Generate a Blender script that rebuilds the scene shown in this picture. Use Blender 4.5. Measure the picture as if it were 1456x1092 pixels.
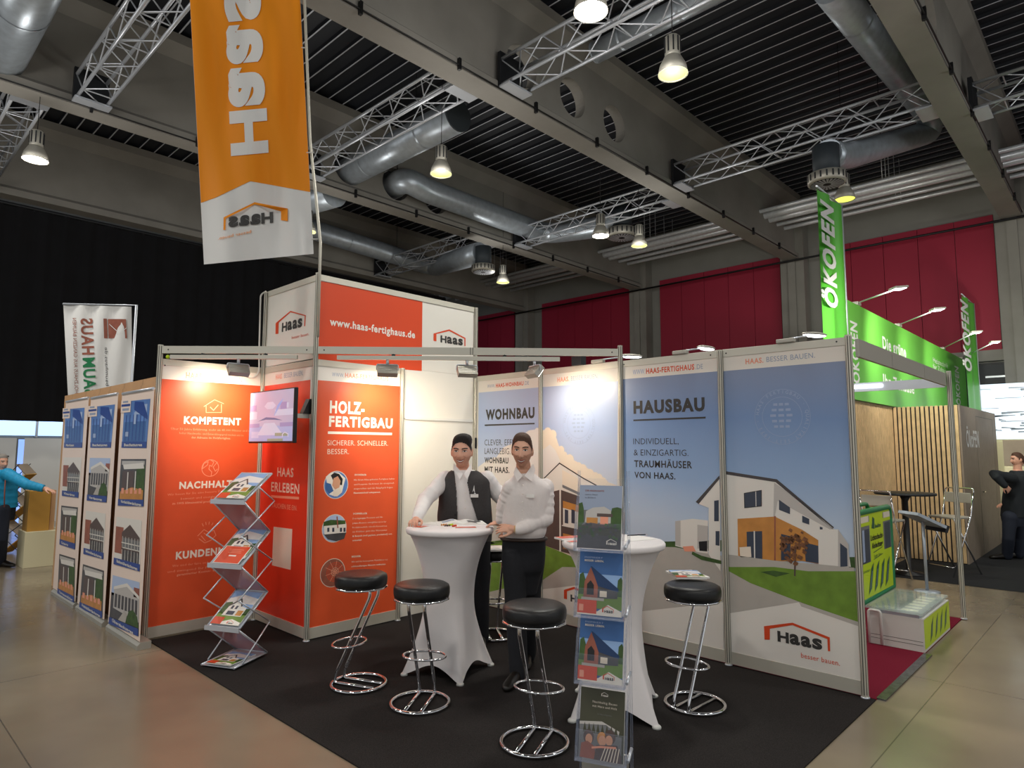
import bpy, bmesh, math, random
from math import sin, cos, pi, radians
from mathutils import Vector, Matrix
random.seed(7)
SC = bpy.context.scene
for o in list(bpy.data.objects): bpy.data.objects.remove(o)
COL = SC.collection
V = Vector
# ------------------------------------------------------------------ camera
CAM = V((-3.0956, -5.4947, 1.7275)); FPX = 929.2825
YAW, PIT, ROL = radians(46.26668546), radians(5.63723313), radians(0.18743648)
FW = V((sin(YAW)*cos(PIT), cos(YAW)*cos(PIT), sin(PIT)))
_r = V((cos(YAW), -sin(YAW), 0)); _u = _r.cross(FW)
RT = _r*cos(ROL) + _u*sin(ROL); UP = _u*cos(ROL) - _r*sin(ROL)
cd = bpy.data.cameras.new('camera'); cam = bpy.data.objects.new('camera', cd); COL.objects.link(cam)
cd.sensor_width = 36; cd.sensor_fit = 'HORIZONTAL'; cd.lens = FPX*36/1456; cd.clip_start = .05; cd.clip_end = 200
_m = Matrix((RT, UP, -FW)).transposed().to_4x4(); _m.translation = CAM; cam.matrix_world = _m
SC.camera = cam
# ------------------------------------------------------------------ colour management, world
SC.view_settings.view_transform = 'Standard'; SC.view_settings.look = 'None'
SC.view_settings.exposure = 0.22; SC.view_settings.gamma = 1; SC.view_settings.use_curve_mapping = False
try:
    SC.cycles.use_denoising = True; SC.cycles.max_bounces = 8; SC.cycles.transparent_max_bounces = 16
    SC.cycles.sample_clamp_indirect = 6; SC.cycles.caustics_reflective = False; SC.cycles.caustics_refractive = False
except Exception: pass
W = bpy.data.worlds.new('hall_air'); SC.world = W; W.use_nodes = True
W.node_tree.nodes['Background'].inputs[0].default_value = (.93, .97, 1, 1)
W.node_tree.nodes['Background'].inputs[1].default_value = 0.50
# ------------------------------------------------------------------ lights of the hall: the high-bay lamps (those seen are built further down)
def lamp_light(name, loc, power, col, size=.18, spot=None, aim=None, blend=.6):
    ld = bpy.data.lights.new(name, 'SPOT' if spot else 'POINT'); ld.energy = power; ld.color = col; ld.shadow_soft_size = size
    if spot: ld.spot_size = radians(spot); ld.spot_blend = blend
    o = bpy.data.objects.new(name, ld); COL.objects.link(o); o.location = loc
    if aim is not None: o.rotation_euler = (V(aim)-V(loc)).to_track_quat('-Z', 'Y').to_euler()
    return o
WARMHALL = (1, .965, .9)
BAYS = [(1.77,-1.89,6.0),(3.23,-1.95,6.0),(3.13,1.98,6.0),(-1.25,6.1,6.0),(7.38,2.07,6.0),(8.3,1.755,6.0),(8.4,-2.2,6.0),(8.47,5.9,6.0),(3.18,6.12,6.0)]
for i, p in enumerate(BAYS + [(-3.5,-2,6),(-3.5,2.2,6),(-2,-6.5,6),(3,-6.5,6),(8.4,-6.5,6),(-6,-5,6),(-1,-10,6),(-6,2,6),(-3.6,5.2,6)]):  # the last lamp, out of view, is added to brighten the roll-up banners
    lamp_light('hall_lamp_light', (p[0], p[1], p[2]-.12), 135, WARMHALL, .2, 140, (p[0], p[1], 0), .6)
    if i not in (4, 6): lamp_light('hall_ceiling_fill', (p[0], p[1], p[2]-.3), 48, WARMHALL, .3)   # added ceiling fill, left out where two lamps hang beside the round outlets

# ------------------------------------------------------------------ helpers
def ray(x, y): return FW + RT*((x-728)/FPX) - UP*((y-546)/FPX)
def onz(x, y, z): d = ray(x, y); return CAM + d*((z-CAM.z)/d.z)
def onX(x, y, X): d = ray(x, y); return CAM + d*((X-CAM.x)/d.x)
def onY(x, y, Y): d = ray(x, y); return CAM + d*((Y-CAM.y)/d.y)
def at(x, y, D): return CAM + ray(x, y)*D
def lin(h):
    h = h.lstrip('#'); c = [int(h[i:i+2], 16)/255 for i in (0, 2, 4)]
    return tuple(((v+.055)/1.055)**2.4 if v > .04045 else v/12.92 for v in c) + (1,)
MATS = {}
def mk_sky(name, stops, z0, z1, rough=.35):
    """ink of a printed sky picture: colour by height on the print"""
    m = bpy.data.materials.new(name); m.use_nodes = True; nt = m.node_tree; b = nt.nodes['Principled BSDF']; b.inputs['Roughness'].default_value = rough
    tc = nt.nodes.new('ShaderNodeTexCoord'); sx = nt.nodes.new('ShaderNodeSeparateXYZ'); nt.links.new(tc.outputs['Object'], sx.inputs[0])
    nz = nt.nodes.new('ShaderNodeTexNoise'); nz.inputs['Scale'].default_value = 1.6; nt.links.new(tc.outputs['Object'], nz.inputs['Vector'])
    mr = nt.nodes.new('ShaderNodeMapRange'); mr.inputs['From Min'].default_value = z0; mr.inputs['From Max'].default_value = z1; nt.links.new(sx.outputs[2], mr.inputs['Value'])
    ad = nt.nodes.new('ShaderNodeMath'); ad.operation = 'MULTIPLY_ADD'; ad.inputs[1].default_value = .14; nt.links.new(nz.outputs['Fac'], ad.inputs[0]); nt.links.new(mr.outputs[0], ad.inputs[2])
    sb = nt.nodes.new('ShaderNodeMath'); sb.operation = 'SUBTRACT'; sb.inputs[1].default_value = .07; nt.links.new(ad.outputs[0], sb.inputs[0])
    rp = nt.nodes.new('ShaderNodeValToRGB'); nt.links.new(sb.outputs[0], rp.inputs[0]); nt.links.new(rp.outputs[0], b.inputs['Base Color'])
    while len(rp.color_ramp.elements) < len(stops): rp.color_ramp.elements.new(.5)
    for e, (p, c) in zip(rp.color_ramp.elements, stops): e.position = p; e.color = lin(c)
    MATS[name] = m
def mk(name, hexc, rough=.6, metal=0, noise=0, nscale=6, bump=0, bscale=60, emit=0, trans=0, spec=.5, ior=1.45, coat=0, sheen=0):
    m = bpy.data.materials.new(name); m.use_nodes = True; nt = m.node_tree; b = nt.nodes['Principled BSDF']
    c = lin(hexc); b.inputs['Base Color'].default_value = c; b.inputs['Roughness'].default_value = rough; b.inputs['Metallic'].default_value = metal
    b.inputs['Specular IOR Level'].default_value = spec; b.inputs['IOR'].default_value = ior
    if coat: b.inputs['Coat Weight'].default_value = coat
    if sheen: b.inputs['Sheen Weight'].default_value = sheen
    if trans: b.inputs['Transmission Weight'].default_value = trans
    if emit: b.inputs['Emission Color'].default_value = c; b.inputs['Emission Strength'].default_value = emit
    tc = nt.nodes.new('ShaderNodeTexCoord')
    if noise:
        n = nt.nodes.new('ShaderNodeTexNoise'); n.inputs['Scale'].default_value = nscale; n.inputs['Detail'].default_value = 6
        nt.links.new(tc.outputs['Object'], n.inputs['Vector'])
        r = nt.nodes.new('ShaderNodeValToRGB'); nt.links.new(n.outputs['Fac'], r.inputs[0])
        r.color_ramp.elements[0].position = .3; r.color_ramp.elements[1].position = .7
        r.color_ramp.elements[0].color = tuple(v*(1-noise) for v in c[:3])+(1,)
        r.color_ramp.elements[1].color = tuple(min(1, v*(1+noise)) for v in c[:3])+(1,)
        nt.links.new(r.outputs[0], b.inputs['Base Color'])
    if bump:
        n = nt.nodes.new('ShaderNodeTexNoise'); n.inputs['Scale'].default_value = bscale; n.inputs['Detail'].default_value = 4
        nt.links.new(tc.outputs['Object'], n.inputs['Vector'])
        bp = nt.nodes.new('ShaderNodeBump'); bp.inputs['Strength'].default_value = bump; bp.inputs['Distance'].default_value = .01
        nt.links.new(n.outputs['Fac'], bp.inputs['Height']); nt.links.new(bp.outputs[0], b.inputs['Normal'])
    MATS[name] = m; return m

class MB:
    """collects shapes into one mesh object"""
    def __init__(s): s.v = []; s.f = []; s.i = []; s.s = []; s.names = []; s.cur = 0
    def m(s, name):
        if name not in s.names: s.names.append(name)
        s.cur = s.names.index(name); return s
    def add(s, vs, fs, smooth=False):
        k = len(s.v); s.v += [tuple(p) for p in vs]
        for f in fs: s.f.append([k+j for j in f]); s.i.append(s.cur); s.s.append(smooth)
        return s
    def box(s, x0, y0, z0, x1, y1, z1, M=None):
        vs = [V((x, y, z)) for z in (z0, z1) for y in (y0, y1) for x in (x0, x1)]
        if M is not None: vs = [M @ p for p in vs]
        return s.add(vs, [(0,2,3,1),(4,5,7,6),(0,1,5,4),(2,6,7,3),(0,4,6,2),(1,3,7,5)])
    def poly(s, pts): return s.add(pts, [list(range(len(pts)))])
    def prism(s, pts, d):
        """polygon extruded by vector d"""
        n = len(pts); d = V(d); a = [V(p) for p in pts]; b = [p+d for p in a]
        return s.add(a+b, [list(range(n))[::-1], list(range(n, 2*n))] + [(i, (i+1) % n, n+(i+1) % n, n+i) for i in range(n)])
    def tube(s, pts, r, n=8, closed=False, cap=True, up=None):
        pts = [V(p) for p in pts]; N = len(pts); rr = r if isinstance(r, (list, tuple)) else [r]*N
        T = []
        for i in range(N):
            a = pts[(i-1) % N] if (closed or i > 0) else pts[i]; b = pts[(i+1) % N] if (closed or i < N-1) else pts[i]
            t = (b-a); T.append(t.normalized() if t.length > 1e-9 else V((0, 0, 1)))
        ref = V(up) if up else (V((0, 0, 1)) if abs(T[0].z) < .9 else V((1, 0, 0)))
        nrm = (ref - T[0]*ref.dot(T[0])).normalized(); vs = []
        for i in range(N):
            nrm = (nrm - T[i]*nrm.dot(T[i])); nrm = nrm.normalized() if nrm.length > 1e-6 else T[i].orthogonal().normalized()
            bn = T[i].cross(nrm)
            for k in range(n):
                a = 2*pi*k/n; vs.append(pts[i] + (nrm*cos(a) + bn*sin(a))*rr[i])
        fs = []
        for i in range(N if closed else N-1):
            j = (i+1) % N
            for k in range(n): fs.append((i*n+k, i*n+(k+1) % n, j*n+(k+1) % n, j*n+k))
        s.add(vs, fs, True)
        if cap and not closed:
            k = len(s.v)-len(vs); s.f.append([k+q for q in range(n)][::-1]); s.f.append([k+(N-1)*n+q for q in range(n)])
            s.i += [s.cur]*2; s.s += [False]*2
        return s
    def lathe(s, prof, n=24, M=None, smooth=True, cap=True):
        vs = []; fs = []
        for (r, z) in prof:
            for k in range(n): a = 2*pi*k/n; vs.append(V((r*cos(a), r*sin(a), z)))
        for i in range(len(prof)-1):
            for k in range(n): fs.append((i*n+k, i*n+(k+1) % n, (i+1)*n+(k+1) % n, (i+1)*n+k))
        if cap: fs.append(list(range(n))[::-1]); fs.append([(len(prof)-1)*n+k for k in range(n)])
        if M is not None: vs = [M @ p for p in vs]
        return s.add(vs, fs, smooth)
    def ell(s, c, r, n=12, m=8, M=None):
        c = V(c); r = (r,)*3 if isinstance(r, (int, float)) else r; vs = []; fs = []
        for i in range(m+1):
            th = pi*i/m
            for k in range(n):
                a = 2*pi*k/n; p = V((r[0]*sin(th)*cos(a), r[1]*sin(th)*sin(a), -r[2]*cos(th)))
                if M is not None: p = M @ p
                vs.append(c+p)
        for i in range(m):
            for k in range(n): fs.append((i*n+k, i*n+(k+1) % n, (i+1)*n+(k+1) % n, (i+1)*n+k))
        return s.add(vs, fs, True)
    def build(s, name, mat=None, parent=None, bevel=0, recenter=False):
        me = bpy.data.meshes.new(name); vs = s.v; off = V((0, 0, 0))
        if recenter and vs:
            xs = [p[0] for p in vs]; ys = [p[1] for p in vs]; zs = [p[2] for p in vs]
            off = V(((min(xs)+max(xs))/2, (min(ys)+max(ys))/2, min(zs))); vs = [(p[0]-off.x, p[1]-off.y, p[2]-off.z) for p in vs]
        me.from_pydata(vs, [], s.f); me.update()
        names = s.names or [mat]
        for nme in names: me.materials.append(MATS[nme])
        if s.names: me.polygons.foreach_set('material_index', s.i)
        me.polygons.foreach_set('use_smooth', s.s); me.validate()
        o = bpy.data.objects.new(name, me); COL.objects.link(o); o.location = off
        if bevel:
            b = o.modifiers.new('edge', 'BEVEL'); b.width = bevel; b.segments = 2; b.limit_method = 'ANGLE'
        if parent is not None: attach(o, parent)
        return o
def wm(o):
    m = o.matrix_basis.copy()
    return wm(o.parent) @ o.matrix_parent_inverse @ m if o.parent else m
def attach(o, parent): o.parent = parent; o.matrix_parent_inverse = wm(parent).inverted()
def tag(o, label=None, cat=None, group=None, kind=None):
    if label: o['label'] = label
    if cat: o['category'] = cat
    if group: o['group'] = group
    if kind: o['kind'] = kind
    return o
def thing(name, label, cat, loc=(0, 0, 0), group=None):
    o = bpy.data.objects.new(name, None); COL.objects.link(o); o.location = V(loc); o.empty_display_size = .1
    return tag(o, label, cat, group)
def struct(o): return tag(o, kind='structure')
def dup(root, loc, rotz=0, label=None):
    r = root.copy(); COL.objects.link(r); r.location = V(loc); r.rotation_euler = (0, 0, rotz)
    if label: r['label'] = label
    def rec(src, dst):
        for ch in list(src.children):
            c = ch.copy(); COL.objects.link(c); c.parent = dst; rec(ch, c)
    rec(root, r); return r
def fillet(pts, rad, k=5):
    pts = [V(p) for p in pts]; out = [pts[0]]
    for i in range(1, len(pts)-1):
        a, b, c = pts[i-1], pts[i], pts[i+1]; d1 = (a-b); d2 = (c-b); r = min(rad, d1.length*.49, d2.length*.49)
        p = b + d1.normalized()*r; q = b + d2.normalized()*r
        for j in range(k+1): t = j/k; out.append(p*(1-t)**2 + b*2*t*(1-t) + q*t*t)
    out.append(pts[-1]); return out
# ---- lettering: glyph outlines of the built-in font as flat polygons
_gl = {}
def glyphs(s, bold=0., res=3):
    key = (s, bold, res)
    if key in _gl: return _gl[key]
    if s == 'Haas': return _haas(bold*.9, res)
    cu = bpy.data.curves.new('t', 'FONT'); cu.body = s; cu.size = 1; cu.offset = bold; cu.space_character = 1.05+bold*2.6; cu.resolution_u = res; cu.fill_mode = 'FRONT'
    ob = bpy.data.objects.new('t', cu); COL.objects.link(ob)
    dg = bpy.context.evaluated_depsgraph_get(); dg.update()
    me = bpy.data.meshes.new_from_object(ob.evaluated_get(dg), depsgraph=dg)
    vs = [(v.co.x, v.co.y) for v in me.vertices]; fs = [list(p.vertices) for p in me.polygons]
    bpy.data.objects.remove(ob); bpy.data.curves.remove(cu); bpy.data.meshes.remove(me)
    x0 = min(v[0] for v in vs) if vs else 0; x1 = max(v[0] for v in vs) if vs else 1
    _gl[key] = (vs, fs, x0, x1); return _gl[key]
def _haas(bold, res):
    V_, F_ = [], []
    for ch, a, b in (('H', 0, .262), ('a', .282, .512), ('a', .534, .764), ('s', .786, 1)):
        vs, fs, x0, x1 = glyphs(ch, bold, res); y0 = min(v[1] for v in vs); y1 = max(v[1] for v in vs); k = len(V_); h = .729 if ch == 'H' else .715
        V_ += [(a+(b-a)*(x-x0)/(x1-x0), h*(y-y0)/(y1-y0)) for x, y in vs]; F_ += [[k+i for i in f] for f in fs]
    return V_, F_, 0, 1
CAPH = .729
def txt3(mb, s, A, U, Vv, off, bold=0., res=3, cap=None):
    """text from A along vector U (full width), cap height vector Vv"""
    vs, fs, x0, x1 = glyphs(s, bold, res); c = cap or CAPH; A, U, Vv, off = V(A), V(U), V(Vv), V(off)
    mb.add([A + U*((x-x0)/(x1-x0)) + Vv*(y/c) + off for x, y in vs], fs)
def fine(vs, fs, nx=14, ny=8):
    """cuts flat lettering along a grid so that it can follow a draped cloth"""
    bm = bmesh.new(); bv = [bm.verts.new((x, y, 0)) for x, y in vs]
    for f in fs:
        try: bm.faces.new([bv[i] for i in f])
        except ValueError: pass
    xs = [v[0] for v in vs]; ys = [v[1] for v in vs]
    for ax, lo, hi, n in ((0, min(xs), max(xs), nx), (1, min(ys), max(ys), ny)):
        for k in range(1, n):
            co = [0, 0, 0]; co[ax] = lo+(hi-lo)*k/n; no = [0, 0, 0]; no[ax] = 1
            bmesh.ops.bisect_plane(bm, geom=bm.verts[:]+bm.edges[:]+bm.faces[:], plane_co=co, plane_no=no)
    bm.verts.index_update(); v2 = [(v.co.x, v.co.y) for v in bm.verts]; f2 = [[v.index for v in f.verts] for f in bm.faces]; bm.free(); return v2, f2
class Plane:
    """a vertical or horizontal face on which printing lies; W turns photo pixels into points of it"""
    def __init__(s, ax, val, sign=-1): s.ax = ax; s.val = val; s.n = V((sign, 0, 0)) if ax == 'X' else V((0, sign, 0))
    def W(s, p): return onX(p[0], p[1], s.val) if s.ax == 'X' else onY(p[0], p[1], s.val)
    def o(s, k): return s.n*(.0007*k)
    def poly(s, mb, pts, k=1): mb.poly([s.W(p)+s.o(k) for p in pts])
    def line(s, mb, pts, w, k=2, closed=False):
        """a printed stroke of width w metres through pixel points"""
        P = [s.W(p) for p in pts]; P = P+[P[0]] if closed else P
        for a, b in zip(P, P[1:]):
            d = (b-a).normalized(); q = d.cross(s.n)*(w/2); e = d*(w*.4)
            mb.poly([a-e-q+s.o(k), b+e-q+s.o(k), b+e+q+s.o(k), a-e+q+s.o(k)])
    def circ(s, mb, c, r, k=1, n=28, w=None, rx=None):
        """disc or ring (width w) of radius r metres around pixel c"""
        C = s.W(c) + s.o(k); h = s.n.cross(V((0, 0, 1))); z = V((0, 0, 1))
        P = [C + h*(r*cos(2*pi*i/n)) + z*(r*sin(2*pi*i/n)) for i in range(n)]
        if w is None: mb.poly(P)
        else:
            Q = [C + h*((r-w)*cos(2*pi*i/n)) + z*((r-w)*sin(2*pi*i/n)) for i in range(n)]
            for i in range(n): j = (i+1) % n; mb.poly([P[i], P[j], Q[j], Q[i]])
    def txt(s, mb, t, A, B, T, bold=0., k=2, res=3, cap=None):
        a, b, c = s.W(A), s.W(B), s.W(T)
        z = (a.z+b.z)/2; hv = V((0, 0, c.z-a.z)); a2 = V((a.x, a.y, z)); b2 = V((b.x, b.y, z))
        txt3(mb, t, a2, b2-a2, hv, s.o(k), bold, res, cap)
    def mid(s, mb, t, A, B, h, bold=0., k=2, res=1):
        """small line of text between two baseline pixels with cap height h metres"""
        a, b = s.W(A), s.W(B); txt3(mb, t, a, b-a, V((0, 0, h)), s.o(k), bold, res)
def bil(q, u, v):
    """bilinear point in quad q = tl, tr, br, bl (v downwards)"""
    a = [q[0][i]*(1-u)+q[1][i]*u for i in (0, 1)]; b = [q[3][i]*(1-u)+q[2][i]*u for i in (0, 1)]
    return (a[0]*(1-v)+b[0]*v, a[1]*(1-v)+b[1]*v)
def bil3(q, u, v):
    a = V(q[0])*(1-u)+V(q[1])*u; b = V(q[3])*(1-u)+V(q[2])*u; return a*(1-v)+b*v
# ---- materials
mk('concrete','8c8983',.85,noise=.12,nscale=1.2,bump=.15,bscale=20)
mk('concrete_wall','8b8a85',.85,noise=.08,nscale=.9,bump=.1,bscale=15)
mk('deck_dark','2a2d34',.5,.2); mk('deck_rib_lit','d3d8e2',.4,.2); mk('pipe_silver','e4e8ee',.28,.3,noise=.08,nscale=14)
mk('galvanised','b4bec8',.36,.5,noise=.12,nscale=8); mk('duct_dark','3b4248',.6,.2)
mk('alu','cdd2da',.34,.5); mk('alu_matt','b5b2a8',.5,.5); mk('chrome','e8e8ea',.08,1.)
mk('steel_dark','2e3034',.5,.5); mk('black_plastic','101012',.45); mk('black_curtain','101014',.95,noise=.2,nscale=3)
mk('white_paint','d9d8d2',.5); mk('white_board','e2dfd6',.42,noise=.02,nscale=2); mk('profile','cfcbbd',.4,.35)
mk('groove','55524b',.6); mk('lamp_white','fffaf0',.5,emit=26); mk('lamp_yellow','e4ec62',.5,emit=1.3); mk('led','f4f8ff',.5,emit=7)
mk('red_panel','9c1f3a',.6,noise=.05,nscale=.7); mk('carpet_black','2e2b2a',.97,noise=.35,nscale=150,bump=.5,bscale=300,spec=.1)
mk('carpet_red','6e1a2c',.95,noise=.2,nscale=120,bump=.4,bscale=250,spec=.1); mk('carpet_grey','2c2d2f',.97,noise=.25,nscale=120,spec=.1)
mk('p_orange','df5830',.38,noise=.06,nscale=2.5); mk('p_orange_dark','d94a22',.38); mk('p_orange_lit','e23a22',.38,noise=.04,nscale=3); mk('p_white','efe9df',.42); mk('p_cream','e8dccb',.42)
mk('p_char','3a3836',.42); mk('p_ink','201f20',.42); mk('p_sky','8fb0dc',.35); mk('p_sky_pale','b3c5e6',.35); mk('p_cloud','ebe6e2',.35); mk('p_cloud_cream','efe2d0',.35)
mk('p_skyb','7d94bd',.35); mk('p_lawn','6f9035',.4,noise=.18,nscale=9); mk('p_drive','b9b3ab',.4,noise=.04,nscale=8); mk('p_facade','e9e4dc',.38); mk('p_facade_shade','c2bdb8',.38)
mk('p_wood','c98a45',.4,noise=.12,nscale=10); mk('p_brown','5a4a46',.4,noise=.08,nscale=12); mk('p_glass','3e4656',.3); mk('p_roof','4a4546',.4); mk('p_tree','7a5136',.5,noise=.35,nscale=30)
mk_sky('p_sky_a', [(0, 'dfe2e6'), (.3, 'c3d0e8'), (.6, 'a9bde2'), (1, 'b4c1de')], 1.2, 2.45); mk_sky('p_sky_b', [(0, 'c3d2e6'), (.3, '98b4da'), (.65, '7b98c6'), (1, '8c98b4')], 1.1, 2.45)
mk('p_faint','a1b2d2',.38); mk('p_faintb','9aa6bd',.38); mk('p_rose','f2a184',.4); mk('p_hedge','3f5a2c',.5,noise=.3,nscale=20)
mk('p_blue','2c4a94',.4); mk('p_bluepic','5f86c6',.4,noise=.2,nscale=5); mk('p_navy','1f3a63',.4); mk('p_skyd','3f6aa5',.4); mk('p_grey','77787a',.4); mk('p_greyd','4c4a4c',.4,noise=.2,nscale=12)
mk('p_skin','d8a080',.45); mk('p_olive','4a4a3a',.45); mk('p_brick','9a5a48',.45,noise=.15,nscale=14); mk('p_green','58b53c',.4); mk('p_lime','c3dc20',.35); mk('p_greend','1e7a4a',.35); mk('p_darkgreen','1f5a44',.35)
def mk_clear(name, hexc, alpha):
    """thin clear sheet: mostly see-through with a glossy skin"""
    m = bpy.data.materials.new(name); m.use_nodes = True; nt = m.node_tree; b = nt.nodes['Principled BSDF']; b.inputs['Base Color'].default_value = lin(hexc); b.inputs['Roughness'].default_value = .06; b.inputs['Alpha'].default_value = alpha
    lw = nt.nodes.new('ShaderNodeLayerWeight'); lw.inputs[0].default_value = .35; ml = nt.nodes.new('ShaderNodeMath'); ml.operation = 'MULTIPLY_ADD'; ml.inputs[1].default_value = .55; ml.inputs[2].default_value = alpha
    nt.links.new(lw.outputs['Facing'], ml.inputs[0]); nt.links.new(ml.outputs[0], b.inputs['Alpha']); MATS[name] = m
mk_clear('acrylic', 'aeb9d0', .045); mk_clear('glass', 'c6d2cf', .16); mk_clear('acrylic_red', 'b9909a', .45)
mk('leather','131314',.38,bump=.12,bscale=120); mk('cloth_white','e4dedd',.8,bump=.1,bscale=25,sheen=.2)
mk('card_tan','c49a70',.75,noise=.06,nscale=4); mk('card_yellow','b98a3c',.75,noise=.05,nscale=5); mk('card_cream','d3caa8',.7); mk('paper','ece9e4',.6)
mk('flag_white','e6e6e4',.75); mk('flag_orange','f39200',.7); mk('rollup_cloth','f3dfd2',.5); mk('oak','c8aa80',.55,noise=.14,nscale=9); mk('oak_grey','8d7f70',.6,noise=.08,nscale=6); mk('black_felt','17171a',.9)
mk('stubble','bd8a70',.6,noise=.12,nscale=90); mk('stubble_pale','cc957b',.6,noise=.12,nscale=90); mk('skin','dba58c',.5,noise=.05,nscale=20); mk('skin_pale','dda98f',.5,noise=.05,nscale=20); mk('hair_dark','1d1613',.6,bump=.6,bscale=150); mk('hair_brown','4b3020',.6,bump=.6,bscale=150); mk('hair_grey','8d8780',.7)
mk('shirt_white','e9e4e2',.75,noise=.03,nscale=8,bump=.7,bscale=9); mk('shirt_warm','e3dad6',.75,noise=.03,nscale=8,bump=.7,bscale=9); mk('vest','3d3a3a',.8,noise=.1,nscale=60); mk('trouser','1a1b20',.85,noise=.12,nscale=40); mk('shoe','17130f',.35)
mk('eye_white','e8e2da',.3); mk('iris','2d2622',.2); mk('lip','93453c',.5); mk('teeth','efe9df',.35); mk('jacket_blue','1a96c6',.6,noise=.08,nscale=10); mk('jeans','1c2230',.8); mk('jacket_dark','1c2126',.8); mk('strap_tan','c8a06a',.5)
# ================================================================== the hall
XR = 15.6; BEAMY = [-8.65, -3.72, 1.2, 6.25, 11.5]; BZ = 7.0
fm = bpy.data.materials.new('polished_floor'); fm.use_nodes = True; MATS['polished_floor'] = fm
nt = fm.node_tree; b = nt.nodes['Principled BSDF']; tc = nt.nodes.new('ShaderNodeTexCoord')
n1 = nt.nodes.new('ShaderNodeTexNoise'); n1.inputs['Scale'].default_value = .55; n1.inputs['Detail'].default_value = 4; n1.inputs['Roughness'].default_value = .5
nt.links.new(tc.outputs['Object'], n1.inputs['Vector']); rp = nt.nodes.new('ShaderNodeValToRGB'); nt.links.new(n1.outputs['Fac'], rp.inputs[0])
rp.color_ramp.elements[0].position = .3; rp.color_ramp.elements[0].color = lin('6a5f52'); rp.color_ramp.elements[1].position = .72; rp.color_ramp.elements[1].color = lin('93866f')
bk = nt.nodes.new('ShaderNodeTexBrick'); bk.offset = 0; bk.inputs['Scale'].default_value = 1; bk.inputs['Mortar Size'].default_value = .004; bk.inputs['Brick Width'].default_value = 5; bk.inputs['Row Height'].default_value = 5
bk.inputs['Color1'].default_value = bk.inputs['Color2'].default_value = (1, 1, 1, 1); bk.inputs['Mortar'].default_value = (.45, .45, .45, 1)
mp = nt.nodes.new('ShaderNodeMapping'); mp.inputs['Location'].default_value = (2.2, 4.32, 0); nt.links.new(tc.outputs['Object'], mp.inputs[0]); nt.links.new(mp.outputs[0], bk.inputs['Vector'])
mx = nt.nodes.new('ShaderNodeMixRGB'); mx.blend_type = 'MULTIPLY'; mx.inputs[0].default_value = 1; nt.links.new(rp.outputs[0], mx.inputs[1]); nt.links.new(bk.outputs['Color'], mx.inputs[2]); nt.links.new(mx.outputs[0], b.inputs['Base Color'])
n2 = nt.nodes.new('ShaderNodeTexNoise'); n2.inputs['Scale'].default_value = 3; n2.inputs['Detail'].default_value = 5; nt.links.new(tc.outputs['Object'], n2.inputs['Vector'])
mr = nt.nodes.new('ShaderNodeMapRange'); mr.inputs['To Min'].default_value = .14; mr.inputs['To Max'].default_value = .3; nt.links.new(n2.outputs['Fac'], mr.inputs['Value']); nt.links.new(mr.outputs[0], b.inputs['Roughness'])
b.inputs['Specular IOR Level'].default_value = .6
m = MB(); m.box(-16, -16, -.2, XR+2, 19, 0); struct(m.build('floor', 'polished_floor'))
# ceiling: dark trapezoidal deck, its narrow ribs run across the hall (along Y)
m = MB(); m.m('deck_dark').box(-16, -16, 8.86, XR+2, 19, 8.95)
x = -10.0
while x < XR+1:
    m.m('deck_rib_lit').poly([(x+.012, -16, 8.80), (x+.012, 19, 8.80), (x+.038, 19, 8.80), (x+.038, -16, 8.80)])  # pale face holds the highlight along the rib in its colour
    m.m('deck_dark').poly([(x, -16, 8.86), (x, 19, 8.86), (x+.012, 19, 8.80), (x+.012, -16, 8.80)])
    m.poly([(x+.038, -16, 8.80), (x+.038, 19, 8.80), (x+.05, 19, 8.86), (x+.05, -16, 8.86)])
    x += .32
struct(m.build('ceiling'))
# walls
m = MB(); m.box(XR, -16, 0, XR+.3, 18, 8.86); struct(m.build('wall_right', 'concrete_wall'))
m = MB(); m.box(-16, 17.5, 0, XR, 17.8, 8.86); struct(m.build('wall_back', 'concrete_wall'))
# red cladding between the columns of the right wall
k = 0
for y0, y1 in ((-3.35, .55), (1.65, 5.6), (6.75, 10.75), (-8.2, -4.1), (12.2, 16)):
    m = MB(); n = 5; w = (y1-y0)/n
    for i in range(n): m.box(XR-.08, y0+i*w+.006, 4.05, XR-.03, y0+(i+1)*w-.006, 7.25)
    k += 1; struct(m.build('trim_%d' % k, 'red_panel'))
m = MB(); m.box(XR-.25, -12, 3.78, XR-.01, 12, 4.03); k += 1; struct(m.build('trim_%d' % k, 'concrete'))
for y in BEAMY:
    m = MB(); m.box(XR-.4, y-.32, 0, XR-.01, y+.32, 8.7); m.box(XR-.46, y-.1, 0, XR-.39, y+.1, 7); k += 1; struct(m.build('trim_%d' % k, 'concrete'))
# gate in the right wall, with its header
m = MB(); m.m('steel_dark').box(XR-.07, -5.9, 0, XR-.02, -2.2, 3.75)
for i in range(9): m.m('black_plastic').box(XR-.1, -5.9, .35+i*.42, XR-.06, -2.2, .37+i*.42)
m.m('alu').box(XR-.12, -4.1, 3.4, XR-.08, -3.0, 3.44); struct(m.build('door_1'))
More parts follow.
